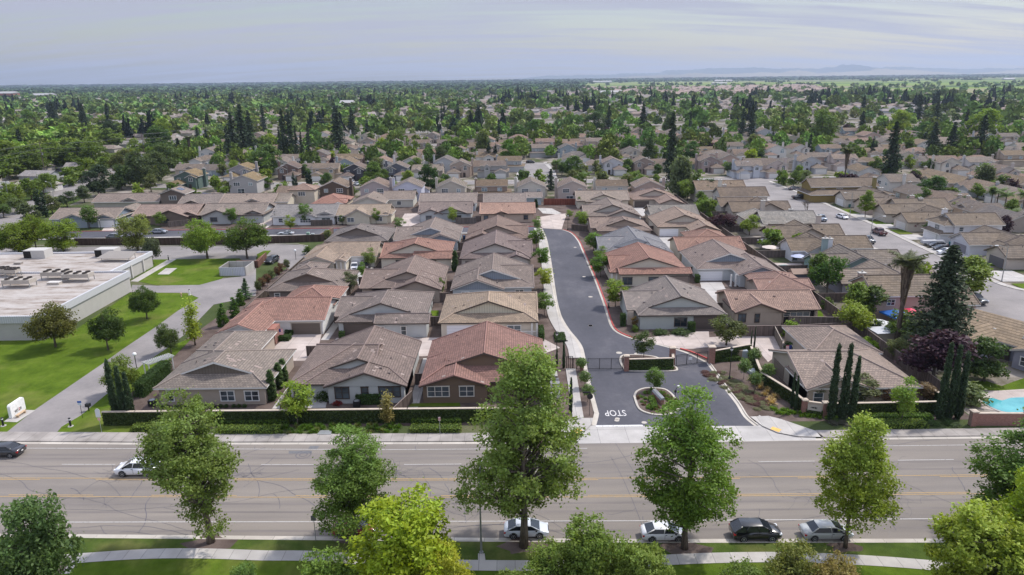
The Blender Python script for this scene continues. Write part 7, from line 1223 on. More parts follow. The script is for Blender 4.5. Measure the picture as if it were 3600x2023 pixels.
def facility():
    o=empty('flat_roofed_building',(-95,145,0),0,'long white flat-roofed building with rooftop air units beside the lawn','building'); ox,oy=-95,145
    def blk(x0,x1,y0,y1,h,nm):
        B=MB(); B.box(x0-ox,x1-ox,y0-oy,y1-oy,0,h-.5); B.build('wall',M['stucco'],o,color=(.44,.42,.39))
        R=MB(); R.box(x0-ox+.1,x1-ox-.1,y0-oy+.1,y1-oy-.1,h-.5,h-.35); R.build('flat_roof',M['membrane'],o)
        F=MB()
        for a in ((x0-.25,x1+.25,y0-.25,y0+.2),(x0-.25,x1+.25,y1-.2,y1+.25),(x0-.25,x0+.2,y0+.2,y1-.2),(x1-.2,x1+.25,y0+.2,y1-.2)): F.box(a[0]-ox,a[1]-ox,a[2]-oy,a[3]-oy,h-1.3 if nm else h-1.,h)
        F.build('parapet',M['corrugated'] if nm else M['trim'],o,color=(.56,.56,.58))
    blk(-150,-82.9,118.5,148.7,4.6,1); blk(-150,-88.4,151.2,170,3.9,0); blk(-150,-100,148.7,151.2,3.2,0)
    for i,y in enumerate((154,159.5,165)): B=MB(); B.box(-88.5-ox,-88.1-ox,y-oy,y-oy+.5,0,3.2); B.build('pilaster',M['painted'],o,color=(.5,.48,.45))
    for x in (-98,-108,-118): B=MB(); B.box(x-ox,x-ox+.5,118.2-oy,118.6-oy,0,3.3); B.build('pilaster',M['painted'],o,color=(.5,.48,.45))
    W_=MB(); W_.box(-111-ox,-98.4-ox,118.35-oy,118.5-oy,.2,3.2); W_.build('dark_wall_panel',M['painted'],o,color=(.19,.175,.165))  # darker panel standing slightly proud of the front wall
    q=g('L0',90,150); B=MB(); B.box(-4,3.4,-.3,4.2,0,2.4); w=B.build('block_wall_enclosure',M['concrete'],o,loc=(q[0]-ox+4,q[1]-oy,0)); B=MB(); B.box(-3.7,3.1,0,3.9,2.2,2.45); B.build('enclosure_top',M['dark'],w)
    def rp(k,x,y,z): return Q(k,x,y,z)
    def unit(k,x,y,z,w,d,h,fans,lab):
        c=rp(k,x,y,z); u=empty('rooftop_air_unit',(c[0],c[1],z-.35),0,lab,'air unit','air units on the flat roof'); H_=.9 if fans else 0; B=MB(); B.box(-w/2,w/2,-d/2,d/2,H_,H_+h); B.build('housing',M['painted'],u,color=(.42,.38,.33) if fans else (.5,.48,.45))
        if fans:
            for sx in (-1,1):
                for sy in (-1,1): B=MB(); B.obox(0,0,.12,.12,0,H_,0); B.build('leg',M['galv'],u,loc=(sx*(w/2-.1),sy*(d/2-.1),0))
            for i in range(3):
                for j in range(2): B=MB(); B.lathe(0,0,[(.5,H_+h),(.5,H_+h+.22),(.44,H_+h+.22),(.4,H_+h+.05)],14,0); f=B.build('fan',M['painted'],u,color=(.06,.05,.045),loc=(-w/3+i*w/3,-d/4+j*d/2,0))
        else: B=MB(); B.box(-w/2-.02,-w/2+w*.35,-d/2-.03,-d/2,.15,h-.2); B.build('louvre',M['dark'],u)
    unit('M0',580,930,4.6,5.6,2.3,.8,1,'fan condenser on the flat roof, back left of the pair'); unit('M0',790,950,4.6,5.6,2.3,.8,1,'fan condenser on the flat roof, right of the pair'); unit('M0',200,1010,4.6,5.6,2.4,.8,1,'fan condenser nearest the front edge of the flat roof'); unit('M0',20,900,4.6,3,2.3,.8,1,'fan condenser cut by the left edge on the flat roof'); unit('M0',135,905,4.6,2.4,2.,.7,1,'small fan condenser near the left edge of the flat roof')
    unit('M0',390,715,3.9,5.,3.2,2.,0,'boxy beige roof unit on the rear roof, left one'); unit('M0',1090,705,3.9,4.6,3.,2.,0,'boxy beige roof unit on the rear roof, right one')
    c=rp('M0',1180,750,3.9); u=empty('roof_canopy',(c[0],c[1],3.5),-.12,'tilted grey panel canopy on the rear flat roof','canopy'); B=MB(); B.add([(-4,-1.8,.9),(4,-1.2,.9),(4,1.8,1.9),(-3,1.8,1.9),(-4,-1.8,.98),(4,-1.2,.98),(4,1.8,1.98),(-3,1.8,1.98)],[(0,1,2,3),(4,5,6,7),(0,1,5,4),(1,2,6,5),(2,3,7,6),(3,0,4,7)]); B.build('panel',M['painted'],u,color=(.3,.27,.24))
    for x,y,h in ((-3.2,-1,1.),(3.5,-.8,1.),(3.5,1.6,1.8),(-2.6,1.6,1.8)): B=MB(); B.obox(0,0,.1,.1,0,h,0); B.build('leg',M['galv'],u,loc=(x,y,0))
    c=rp('M0',548,985,4.6); u=empty('roof_hatch',(c[0],c[1],4.2),0,'low beige curb box between the roof condensers','roof box','small boxes on the flat roof'); B=MB(); B.box(-1.2,1.2,-.6,.6,0,.5); B.build('curb',M['painted'],u,color=(.45,.41,.36)); B=MB(); B.box(-1.25,1.25,-.65,.65,.5,.6); B.build('lid',M['painted'],u,color=(.6,.57,.53))
    c=rp('M0',185,785,3.9); u=empty('roof_hatch',(c[0],c[1],3.5),0,'small vent box alone at the left of the rear roof','roof box','small boxes on the flat roof'); B=MB(); B.box(-.8,.8,-.5,.5,0,.5); B.build('curb',M['painted'],u,color=(.3,.26,.23)); B=MB(); B.box(-.85,.85,-.55,.55,.5,.58); B.build('lid',M['painted'],u,color=(.4,.36,.32))
facility()
HP={}
def hproto(kind,seed,spec):
    r=random.Random(seed); root=empty('house'); R=MB(); W_=MB(); T=MB(); G=MB(); info=[]
    for w in spec['w']: info.append(roof_wing(R,W_,T,*w[:5],G=W_,caps=False,gi=.3,**w[5]))
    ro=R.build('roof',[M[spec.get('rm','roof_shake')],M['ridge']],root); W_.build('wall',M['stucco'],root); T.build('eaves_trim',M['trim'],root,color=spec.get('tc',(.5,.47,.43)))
    for a in spec.get('win',()): window(root,*a[:6],nrm=a[6],fr=(.68,.67,.65),glass=r.choice(('glass','glass2')),arch=len(a)>7)
    for a in spec.get('gar',()): garage(root,a[0],a[1],a[2],2.2,(0,-1),(.66,.64,.61),fr=None)
    for x,y,h in spec.get('ch',()):
        B=MB(); B.box(-.5,.5,-.4,.4,0,h); c=B.build('chimney',M['stucco'],root,loc=(x,y,0)); D=MB(); D.box(-.62,.62,-.52,.52,h,h+.16); D.cyl(0,0,h+.16,h+.6,.16,8); D.build('chimney_cap',M['painted'],c,color=(.45,.43,.4))
    if spec.get('door'): door(root,*spec['door'])
    vents(ro,info,3,seed,(.5,.47,.43))
    HP[kind]=root; HOLD.append(root); return root
S2=5.3; fN=(0,-1); bN=(0,1)
hproto('A',1,dict(w=[('x',-8,8,-3,8,dict(pitch=.42)),('y',-8,-1,-8,2,dict(pitch=.42)),('y',1.5,6.5,-5,2,dict(pitch=.42))],win=[(4,-4.68,2,.8,2.1,2,fN),(-3,7.7,1.6,.9,2.1,2,bN),(4,7.7,2.4,.3,2.1,2,bN)],gar=[(-4.5,-7.7,4.9)],ch=[(7.2,2,5.6)],door=(0,-2.7)))
hproto('B',2,dict(w=[('y',-5.5,5.5,-3,8,dict(ze=S2,pitch=.42)),('y',-6.5,.5,-8.5,-2,dict(eF='hip',eB='gable',ze=2.75,pitch=.42)),('y',0,5,-4.2,0,dict(ze=4.9,pitch=.5))],win=[(2.5,-3.9,1.5,3.4,4.5,2,fN,1),(-3,-2.7,1.2,3.6,4.6,2,fN),(-2.5,7.7,2.2,3.5,4.7,2,bN),(2.6,7.7,1.6,3.6,4.7,2,bN),(0,7.7,2.6,.3,2.2,2,bN)],gar=[(-3,-8.2,5)],ch=[(5.7,3,7.9)],door=(2,-3.9)))
hproto('C',3,dict(w=[('x',-6.5,6.5,-3.5,5.5,dict(ze=S2,pitch=.42)),('x',-8,8,-4.5,7.5,dict(ze=2.8,pitch=.25,eF='hip',eB='hip')),('y',-7,-.5,-8.5,-2,dict(ze=2.8,pitch=.42)),('y',1,5,-5,0,dict(ze=S2-.3,pitch=.5))],win=[(3,-4.7,1.5,3.5,4.7,2,fN),(-4,-3.2,1.3,3.5,4.6,2,fN),(-3,5.2,2,3.5,4.6,2,bN),(3.2,5.2,1.6,3.5,4.6,2,bN)],gar=[(-3.7,-8.2,5)],ch=[(-6.6,1,7.6)]))
hproto('D',4,dict(w=[('y',-6,6,-4,9,dict(ze=S2,pitch=.40)),('y',1,7.5,-8.5,-3,dict(ze=2.75,eF='hip',eB='gable',pitch=.4))],win=[(-2.5,8.7,2.4,3.4,4.7,3,bN),(3,8.7,1.4,3.5,4.6,2,bN),(-1,8.7,2.6,.3,2.1,2,bN),(-3,-3.7,2,3.3,4.6,2,fN,1),(3.4,-3.7,1.2,3.6,4.6,1,fN)],gar=[(4.2,-8.2,5)],ch=[(-6.2,4,8.1)],door=(-1,-3.7)))
hproto('E',5,dict(w=[('x',-8,8,-5,7,dict(eF='hip',eB='hip',pitch=.40)),('y',1,8,-8.5,0,dict(pitch=.40)),('y',-6,-1,-6.5,0,dict(pitch=.40))],win=[(-3.5,-6.2,2,.8,2.1,2,fN),(-3,6.7,1.8,.9,2.1,2,bN),(4,6.7,1.4,.9,2.1,2,bN)],gar=[(4.5,-8.2,5)],ch=[(-7.4,2,5.2)]))
hproto('F',6,dict(w=[('x',-8,8,-3,7,dict(pitch=.45)),('y',-3,4,-6,6,dict(pitch=.42)),('y',-8,-3.5,-8,0,dict(pitch=.42))],win=[(.5,-5.7,2,.8,2.1,2,fN),(-3,6.7,1.8,.9,2.1,2,bN),(4.5,6.7,2,.9,2.1,2,bN)],gar=[(-5.7,-7.7,3.4)],ch=[(7,0,5.4)],door=(-2.6,-3)))
hproto('G',7,dict(w=[('x',-9,9,-5,6,dict(pitch=.22,eF='hip',eB='hip')),('y',2,9,-8,0,dict(pitch=.22))],win=[(-4,-4.7,2.4,.9,2.1,2,fN),(-1,-4.7,1.2,.9,2.1,2,fN)],gar=[(5.5,-7.7,4.9)],rm='roof_far'))
def mirrored(kind):
    return HP[kind]
WALLC=[(.50,.43,.35),(.56,.50,.42),(.42,.35,.28),(.60,.58,.54),(.36,.31,.27),(.48,.40,.33),(.40,.41,.42),(.30,.35,.38),(.62,.60,.57),(.44,.33,.28)]
WN=['tan','cream','brown-beige','off-white','taupe','beige','grey','blue-grey','white','pinkish']
ROOFC=[(.185,.14,.115),(.195,.165,.148),(.19,.145,.10),(.16,.135,.122),(.225,.185,.16),(.155,.14,.135),(.24,.165,.135)]
RN=['brown','grey-brown','mossy brown','dark','light brown','dark grey-brown','reddish brown']
STY={'A':'single storey','B':'two storey','C':'two storey','D':'two storey','E':'single storey','F':'single storey','G':'low ranch'}
NHC=[0]; HPOS=[]
def tract(kind,x,y,rot,wi,ri,label,group,s=1.,wc=None,rc=None):
    c=HP[kind].copy(); COL.objects.link(c); c.location=(x,y,0); c.rotation_euler=(0,0,math.radians(rot)); c.scale=(s*random.choice((1,-1)),s,1); 
    if '_h' in c: del c['_h']
    tag(c,label,'house',group); W0=wc or WALLC[wi%len(WALLC)]; R0=rc or ROOFC[ri%len(ROOFC)]; NHC[0]+=1; HPOS.append((x,y))
    for ch in KIDS[HP[kind].name]:
        if Y_far(y) and ch.name.split('.')[0] in('door','window') : pass
        d=ch.copy(); COL.objects.link(d); d.parent=c; b=d.name.split('.')[0]
        if b in('wall','chimney'): d.color=(*W0,1)
        if b=='roof': d.color=(*R0,1)
        if b=='roof' and y>300: continue
        for e in KIDS.get(ch.name,[]): f=e.copy(); COL.objects.link(f); f.parent=d
    return c
def Y_far(y): return y>450
ORD=['first','second','third','fourth','fifth','sixth','seventh','eighth','ninth','tenth','eleventh','twelfth','thirteenth','fourteenth','fifteenth','sixteenth','seventeenth','eighteenth','nineteenth','twentieth','twenty-first','twenty-second','twenty-third','twenty-fourth','twenty-fifth','twenty-sixth','twenty-seventh','twenty-eighth','twenty-ninth','thirtieth']+['%d-th'%i for i in range(31,80)]
def ordn(i):
    if i<30: return ORD[i]
    i+=1; return '%d%s'%(i,{1:'st',2:'nd',3:'rd'}.get(i%10,'th') if i not in(11,12,13) else 'th')
# --- rows beside the right-hand street
def chim(H,x,y,h,c):
    B=MB(); B.box(-.6,.6,-.45,.45,0,h); k=B.build('chimney',M['stucco'],H['root'],color=c,loc=(x-H['cx'],y-H['cy'],0)); D=MB(); D.box(-.72,.72,-.57,.57,h,h+.16); D.cyl(0,0,h+.16,h+.6,.16,8); D.build('chimney_cap',M['painted'],k,color=(.45,.43,.4))
def sh(label,ws,wall,roof,wins=(),gar=(),ch=(),grp='houses left of the right-hand street',tr=(.13,.105,.085)):
    NHC[0]+=1; h=house(label,ws,wall,roof,'roof_shake',trim=tr,npatch=0,nv=5,group=grp)
    for w_ in wins: hwm(h,*w_[:2],w_[2],w_[3],w_[4],w_[5],nrm=w_[6] if len(w_)>6 else (0,-1),fr=(.62,.6,.57))
    for g_ in gar: hgar(h,g_[0],g_[1],g_[2],2.2,g_[3],nrm=(-1,0))
    for c_ in ch: chim(h,c_[0],c_[1],c_[2],wall if len(c_)<4 else c_[3])
P5=dict(pitch=.5)
sh('pinkish two storey house behind the palm tree',[('x',65.6,81,122.8,133.2,dict(P5,ze=5.0)),('x',80,86,124,134,dict(P5,ze=2.8))],(.46,.34,.29),(.185,.15,.12),[(77,123.3,1.6,3.2,4.3,2),(69,123.3,1.3,3.2,4.2,2),(66.1,127,1.1,3.1,4.4,1,(-1,0)),(66.1,130,1.1,1.,2.6,2,(-1,0))],ch=[(68,133,6.6,(.40,.31,.27))],tr=TRIMW)
sh('grey-walled house with white capped chimney behind the pinkish one',[('x',67,78,138.6,147,P5),('y',73,83,137.5,149,P5),('x',80,88.4,141,150,P5)],(.30,.29,.32),(.225,.19,.165),[(70,139.1,1.4,.9,2.1,2)],ch=[(84,141,6.4,(.26,.26,.30))])
sh('green-walled house with a wide crossing gable facing us',[('x',67.3,78,151.8,160,P5),('y',71.8,82.2,151.0,163,P5),('x',79,88.4,154,163,P5)],(.20,.27,.25),(.185,.16,.14),[(69.3,152.3,1.8,.3,2.1,2),(68,156,1.4,.3,2.1,2,(-1,0))],ch=[(74.3,164.5,6.4,(.27,.34,.34))],tr=TRIMW)
sh('white-walled house with white brick chimney by the small pool',[('x',67.6,79,167.2,176,P5),('y',70.8,80,165.4,178,P5),('x',78,88.4,169,178,P5)],(.62,.61,.62),(.175,.14,.11),[(68.9,167.7,1.2,.3,2.1,1),(73,165.8,1.2,.9,2.1,1)],ch=[(75.6,165.0,6.2,(.66,.66,.68))],tr=TRIMW)
sh('tan house with a low crossing gable beside the gazebo',[('x',67.8,79,182,191,P5),('y',73,83.2,181,193,P5),('x',81,88.4,184.3,193,P5)],(.50,.43,.38),(.18,.145,.115),[(70,182.5,1.6,.9,2.1,2)],ch=[(86,196,5.8)])
sh('pale house with grey ribbed roof and a tilted patio cover',[('x',72,88.4,200,211,P5),('y',69,80,204,216,dict(P5,pitch=.3)),('x',67,73,198,205,dict(pitch=.12,ze=2.5))],(.52,.47,.42),(.27,.255,.235),[(71,204.5,1.6,.9,2.1,2)],ch=[(82,206,5.8)])
sh('brown roofed house with beige chimney near the vine tree',[('x',69,80,219.5,229,P5),('y',75,86,218.5,231,P5),('x',82,88.4,221,230,P5)],(.46,.41,.36),(.17,.135,.11),[(71.5,220,1.8,.9,2.1,2)],ch=[(77.5,217,6.6)])
sh('two storey off-white house left of the leafless tree',[('x',69.5,86,235,245,dict(P5,ze=5.0)),('x',68,80,229,238,P5)],(.56,.52,.48),(.16,.125,.10),[(80,235.5,1.6,3.2,4.3,2),(70,238,1,3.2,4.3,1,(-1,0)),(70,241.5,1,3.2,4.3,1,(-1,0))],ch=[(74,246,7.4)],tr=TRIMW)
sh('cream two storey house with a tall pale chimney at the bend of the street',[('x',66,84,252,263,dict(P5,ze=4.6)),('y',72,82,250,262,P5)],(.58,.53,.45),(.21,.16,.12),[(68,252.5,1.4,3,4,2)],ch=[(74,251.6,8.2,(.62,.58,.5))],tr=TRIMW)
tract('A',80.5,106,-62,0,0,'blue-grey end house with striped tan roof at the lower right','houses left of the right-hand street',1.1,(.27,.27,.31),(.25,.195,.14))
GR_='houses right of the right-hand street'; gw=(-1,0)
sh('house with dark grey garage door cut by the right edge',[('x',113.4,124,157.5,166,P5),('y',119,130,156,170,P5)],(.46,.40,.35),(.17,.14,.115),gar=[(113.85,161.7,5.,(.12,.11,.12))],grp=GR_)
sh('white house with grey garage door and arched front window',[('x',113.2,125,171.2,180,P5),('y',119,129,169.5,183,P5),('y',118.5,122.5,168.3,172,P5)],(.55,.55,.58),(.18,.15,.125),[(120.5,168.75,1.6,.9,2.3,3)],gar=[(113.65,175.6,5.2,(.22,.21,.23))],grp=GR_,tr=TRIMW)
sh('big two storey white house right of the street',[('x',117,130.5,184.2,194,dict(P5,ze=5.)),('y',114.6,120,184.8,193.6,dict(P5,ze=4.9,eF='hip',eB='hip')),('x',113.6,118,184.6,193.4,dict(P5,ze=2.6,eF='hip',eB='gable'))],(.66,.65,.66),(.175,.145,.12),[(115.05,188.5,1.8,3.3,4.5,3,gw),(119.2,184.7,1.,3.4,4.4,1),(125,184.7,1.3,3.4,4.4,2)],gar=[(114,189,5.,(.66,.65,.66))],ch=[(121,196,7.2)],grp=GR_,tr=TRIMW)
sh('beige house with white garage behind the dark red pickup',[('x',113.3,125,199.8,208.5,P5),('y',120,131,198.5,212,P5)],(.50,.44,.38),(.175,.14,.11),gar=[(113.75,204,5.,(.6,.57,.54))],grp=GR_)
sh('long beige house with closed double garage by the lime tree',[('x',113.6,128,213,222,P5),('x',121,138,219,230,P5)],(.50,.44,.38),(.17,.14,.115),gar=[(114.05,217.5,5.2,(.52,.47,.42))],ch=[(130,224,5.6)],grp=GR_)
sh('pinkish beige house with tilted garage gable beyond the lime tree',[('x',113.8,124,227,235,P5),('y',118,129,226,240,P5)],(.54,.44,.38),(.185,.15,.125),gar=[(114.25,231,3.6,(.54,.44,.38))],ch=[(130,229,5.6)],grp=GR_)
sh('white garage house with a flag at the far right-hand street',[('x',113.6,126,240,249,P5),('y',120,131,239,252,P5)],(.56,.52,.47),(.17,.14,.115),gar=[(114.05,244.5,5,(.72,.71,.7))],ch=[(128,245,5.8)],grp=GR_)
sh('olive-walled two storey house beside the tall fan palm',[('x',107.5,132,254,264,dict(P5,ze=5.)),('x',106,136,250,264,dict(pitch=.3,ze=2.8,eF='hip',eB='hip'))],(.23,.17,.06),(.17,.135,.11),[(112,254.5,1.2,3.2,4.2,1),(118,254.5,2.,3.1,4.3,3)],ch=[(130,254.2,8.2,(.24,.20,.08))],grp=GR_,tr=TRIMW)
# columns farther right (backs facing the previous column)
cnt=0
for ci,x in enumerate((148,174,200,226)):
    for j in range(10):
        y=206+ci*28+j*15.5
        if y>300 or x>.74*y+8: continue
        tract(random.choice('AEFCB'),x,y,90 if ci%2==0 else -90,random.randrange(10),random.randrange(7),'%s house from the front in the %s column beyond the palms'%(ordn(j),ordn(ci)),'houses in columns beyond the palms',1.)
# --- first rows behind the community, house by house
for k,x,kind,wc,rc,lab in (('T1',370,'A',(.36,.29,.24),(.215,.165,.135),'low beige house with two slim cypresses, its rear to us'),('T1',770,'D',(.12,.09,.07),(.18,.14,.115),'very dark brown gabled house with arched rear window'),('T1',1180,'D',(.42,.36,.35),(.20,.15,.13),'pinkish grey gabled house with turquoise rear windows'),('T1',1520,'D',(.52,.53,.62),(.19,.16,.145),'lavender white gabled house with tall white chimney'),('T1',1960,'D',(.46,.42,.36),(.20,.175,.15),'beige gabled house right of the dark layered tree'),('T1',2370,'C',(.33,.25,.20),(.17,.125,.09),'mossy brown side-ridged house with its back to the bushes'),('T2',195,'D',(.52,.49,.43),(.20,.17,.15),'pale gabled house left of the court-end conifer'),('T2',610,'D',(.44,.38,.34),(.215,.17,.15),'beige gabled house with three-light rear window behind the court'),('T2',1025,'C',(.55,.53,.48),(.165,.125,.095),'side-ridged white-walled house with brown roof behind the court'),('T2',1395,'D',(.38,.30,.26),(.20,.155,.135),'brown-beige gabled house left of the willow')):
    q=Q(k,x,1175,5.3); tract(kind,q[0],q[1]+9,180,0,0,lab,'houses backing onto the community',.92,wc,rc)
for k,x,yb,kind,wc,rc,lab in (('T1',290,1112,'B',(.17,.12,.10),(.16,.12,.105),'dark brown two storey house behind the slim street light'),('T1',680,1112,'C',(.45,.36,.26),(.19,.155,.13),'tan two storey house with tall beige chimneys'),('T1',970,1122,'B',(.075,.075,.085),(.17,.13,.115),'near-black two storey house with white SUV'),('T1',1400,1112,'B',(.13,.135,.16),(.17,.14,.125),'dark slate two storey house with arched white window'),('T1',1710,1080,'A',(.42,.37,.32),(.235,.20,.175),'plain tan roofed low house between dark slate and tan homes'),('T1',2050,1085,'B',(.42,.33,.27),(.20,.165,.145),'tan two storey house with round-topped window'),('T1',2385,1085,'C',(.38,.37,.36),(.18,.145,.125),'grey two storey house with small central gable'),('T2',1030,1055,'B',(.54,.54,.56),(.20,.16,.145),'white two storey house with grey garage roof beyond the court'),('T2',1345,1050,'B',(.33,.26,.22),(.17,.135,.115),'brown two storey house with shuttered bay window'),('T2',2020,1035,'B',(.34,.27,.25),(.185,.145,.125),'mauve-brown two storey house with arched window'),('T2',2420,1090,'C',(.52,.54,.58),(.19,.16,.145),'pale blue-white house with triple garage'),('T3',130,1085,'B',(.55,.46,.42),(.19,.15,.125),'cream house with two pink garage doors at the street bend'),('T3',470,1040,'B',(.45,.46,.48),(.20,.165,.14),'grey two storey house beside the double pink garages'),('T3',820,1010,'C',(.52,.44,.40),(.225,.18,.16),'pinkish two storey house with small gable behind the fan palm'),('T3',1450,980,'B',(.56,.49,.42),(.20,.165,.14),'cream two storey house right of the middle redwood'),('T3',1900,1060,'B',(.58,.53,.46),(.185,.145,.12),'cream two storey house with white garage and arched entry'),('T3',2210,1050,'C',(.52,.51,.51),(.20,.175,.16),'off-white two storey house with brown-tiled garage far right'),('T3',2480,1165,'B',(.48,.43,.40),(.19,.15,.13),'beige corner house at the far right edge')):
    q=Q(k,x,yb); tract(kind,q[0],q[1]+8,0,0,0,lab,'two storey houses facing the community',.93,wc,rc)
# rows in depth
def blocked(x,y): return (1<x<22 and 312<y<392) or (-74<x<-62 and 440<y<560 and False)
HOUSE_MAX=285
rowi=0
for k in range(1,9):
    Ys=310+62*k
    for sub,(yy,rot,nm) in enumerate(((Ys-20,180,'backs'),(Ys+19,0,'fronts'))):
        rowi+=1; xs=[]; x=-(.30+.03*k)*Ys-60 if k<3 else -.40*Ys-30; x=max(x,-152-(yy-216)*.235+12 if yy<560 else -.45*yy)
        n=0
        while x<.74*yy+12:
            x+=random.uniform(14.4,16.6)
            if yy<300 and x>88: break
            if blocked(x,yy) or (yy>395 and random.random()<.10): continue
            if NHC[0]>=HOUSE_MAX: break
            kind=random.choice('DBDCDE' if rot==180 and k==0 else ('BCBEAD' if k==0 else 'AEFBCDAEF')); wi,ri=random.randrange(10),random.randrange(7); n+=1
            side='rear to us' if rot==180 else 'front to us'
            lab='%s %s house, %s, %s from left in row %s behind the community'%(STY[kind],WN[wi],side,ordn(n-1),ordn(rowi-1))
            tract(kind,x+random.uniform(-.5,.5),yy+random.uniform(-1.5,1.5),rot+random.uniform(-4,4),wi,ri,lab,'tract houses in rows behind the community',random.uniform(.88,.96))
print('HOUSES',NHC[0],'last row',rowi,Ys,yy)
LASTY=yy
# older ranch houses on the left
for i,(k,x,y,rt,wi,ri,lab) in enumerate((('T0',1350,880,10,6,5,'grey two-part ranch house with metal roof behind the arterial trees'),('T0',1240,940,8,4,5,'low dark roofed ranch house beside the white car'),('T0',520,840,0,3,3,'pale ranch house among the left trees'),('T0',150,650,5,0,0,'orange-brown ranch roof at the far left'),('T0',880,650,-5,3,3,'ranch house behind the tall dark conifers'),('T0',60,760,4,8,1,'white ranch house at the left edge'),('T0',1290,730,0,6,1,'blue-white ranch house left of the tall pines'),('T0',1050,760,0,3,5,'grey ranch house among round trees'),('T0',2000,620,0,5,0,'ranch house above the sports field'),('T0',2230,650,0,6,5,'dark ranch house right of the sports field'))):
    q=g(k,x,y); tract('G',q[0],q[1],rt,wi,ri,lab,'older ranch houses on the left',1.)
# green house row at upper left of the community
for k,x,y,kind,wc,lab in (('T0',1850,1200,'B',(.10,.14,.12),'dark green two storey house with mossy roof left of the board house'),('T0',2400,1120,'B',(.33,.31,.32),'grey house with arched window at the upper left corner'),('T0',2480,1230,'D',(.40,.38,.37),'grey house with solar panels behind the upper street')): q=g(k,x,y); tract(kind,q[0],q[1]+6,0 if kind=='B' else 180,0,0,lab,'houses at the upper left corner',1.,wc,(.22,.165,.09))
def far_houses(name,boxes,wallc,roofc,label):
    o=empty(name,(0,0,0),0,label,'houses','far suburb'); o['kind']='stuff'; W_=MB(); R=MB()
    for x,y,w,d,h,rd,a in boxes:
        c,s=math.cos(a),math.sin(a); q=lambda u,v,z:(x+u*c-v*s,y+u*s+v*c,z); hw,hd=w/2,d/2; rz=h+hd*.4
        W_.add([q(-hw,-hd,0),q(hw,-hd,0),q(hw,hd,0),q(-hw,hd,0),q(-hw,-hd,h),q(hw,-hd,h),q(hw,hd,h),q(-hw,hd,h),q(-hw,0,rz-.1),q(hw,0,rz-.1)],[(0,1,5,4),(1,2,6,9,5),(2,3,7,6),(3,0,4,8,7)])
        e=.5; vs=[q(-hw-e,-hd-e,h-.1),q(hw+e,-hd-e,h-.1),q(hw+e*(1 if rd else -hd),0,rz),q(-hw-e*(1 if rd else -hd),0,rz),q(hw+e,hd+e,h-.1),q(-hw-e,hd+e,h-.1)]
        R.add(vs,[(0,1,2,3),(4,5,3,2)]+([] if rd else [(1,4,2),(5,0,3)]),0,[[(0,0),(w,0),(w,hd),(0,hd)]]*2+([] if rd else [[(0,0),(d,0),(hd,hd)]]*2))
    W_.build('wall',M['stucco'],o,color=wallc); R.build('roof',[M['roof_far']],o,color=roofc)
r=random.Random(3); groups={i:[] for i in range(6)}; PINKG=[]
y=LASTY+16; rr=0
while y<2350:
    rr+=1; st=(26 if rr%2 else 34)*(1+max(0,y-1100)/2500); x=-.78*y
    while x<.78*y:
        x+=r.uniform(15,19)*(1+max(0,y-900)/2600)
        if x<-.12*y and r.random()<.2: continue
        if y>1500 and x>300: continue
        if 380<x<460 and 1000<y<1160: continue
        if x>-.1*y and y>1300 and r.random()<.35: continue
        groups[r.randrange(6)].append((x,y+r.uniform(-4,4),r.uniform(12,16),r.uniform(9,12),r.choice((2.8,2.8,4.6)),r.random()<.6,r.choice((0,1.57))+r.uniform(-.1,.1)))
    y+=st
# ranch area left of the arterial
y=300
while y<LASTY+10:
    x=-.8*y
    while x<-205-(y-300)*.27: 
        x+=r.uniform(20,26)
        if all((x-a)**2+(y-b)**2>22**2 for a,b in HPOS[-14:]): groups[r.choice((0,3,5))].append((x,y,15,10,2.8,r.random()<.5,r.uniform(-.2,.2)))
    y+=34
WC6=[(.45,.41,.36),(.54,.49,.43),(.38,.34,.30),(.58,.56,.53),(.43,.35,.30),(.42,.42,.43)]; RC6=[(.25,.21,.19),(.26,.215,.185),(.20,.18,.17),(.34,.30,.275),(.28,.22,.195),(.28,.265,.265)]
for i in range(6): far_houses('far_houses',groups[i],WC6[i],RC6[i],['suburb houses far behind, grey-brown roofs','suburb houses far behind, warm brown roofs','suburb houses far behind, dark roofs','suburb houses far behind, pale roofs','suburb houses far behind, reddish roofs','suburb houses far behind, grey roofs'][i])
pk=[]
for _ in range(2600):
    x=r.uniform(250,1350); y=r.uniform(1750,2950)
    if x>.36*y+150 or x<.10*y or (x>.33*y and y<1900): continue
    pk.append((x,y,15,11,r.choice((3,5.5)),True,r.choice((0,1.57))))
far_houses('new_estate_houses',pk,(.55,.46,.42),(.38,.29,.26),'dense pinkish estate of new houses before the green fields')
for x,y,w,d,h,c,lab in ((-1500,2200,60,30,16,(.35,.12,.08),'red brick block on the far left horizon'),(-1420,2250,60,30,9,(.5,.48,.46),'white block beside the red brick one far left'),(1020,3600,70,25,7,(.5,.5,.5),'long white shed in the far fields'),(420,1500,30,14,7,(.7,.7,.7),'white gabled shed far behind the gated street'),(1500,5200,120,40,8,(.40,.40,.40),'long pale warehouse near the horizon'),(700,5600,140,40,8,(.36,.36,.37),'grey warehouse near the horizon'),(240,1750,50,20,9,(.62,.62,.6),'white hall left of centre in the far suburb'),(-250,1130,18,20,10,(.30,.22,.18),'steep brown chapel roof among far trees'),(2900,4300,60,30,7,(.45,.45,.42),'farm shed at the far right')):
    o=empty('far_building',(x,y,0),0,lab,'building','isolated far buildings'); B=MB(); B.box(-w/2,w/2,-d/2,d/2,0,h); B.build('wall',M['painted'],o,color=c); B=MB(); B.add([(-w/2-1,-d/2-1,h),(w/2+1,-d/2-1,h),(w/2+1,d/2+1,h),(-w/2-1,d/2+1,h),(-w/2-1,0,h+d*.18),(w/2+1,0,h+d*.18)],[(0,1,5,4),(2,3,4,5),(1,2,5),(3,0,4)]); B.build('roof',M['painted'],o,color=(.38,.37,.36))
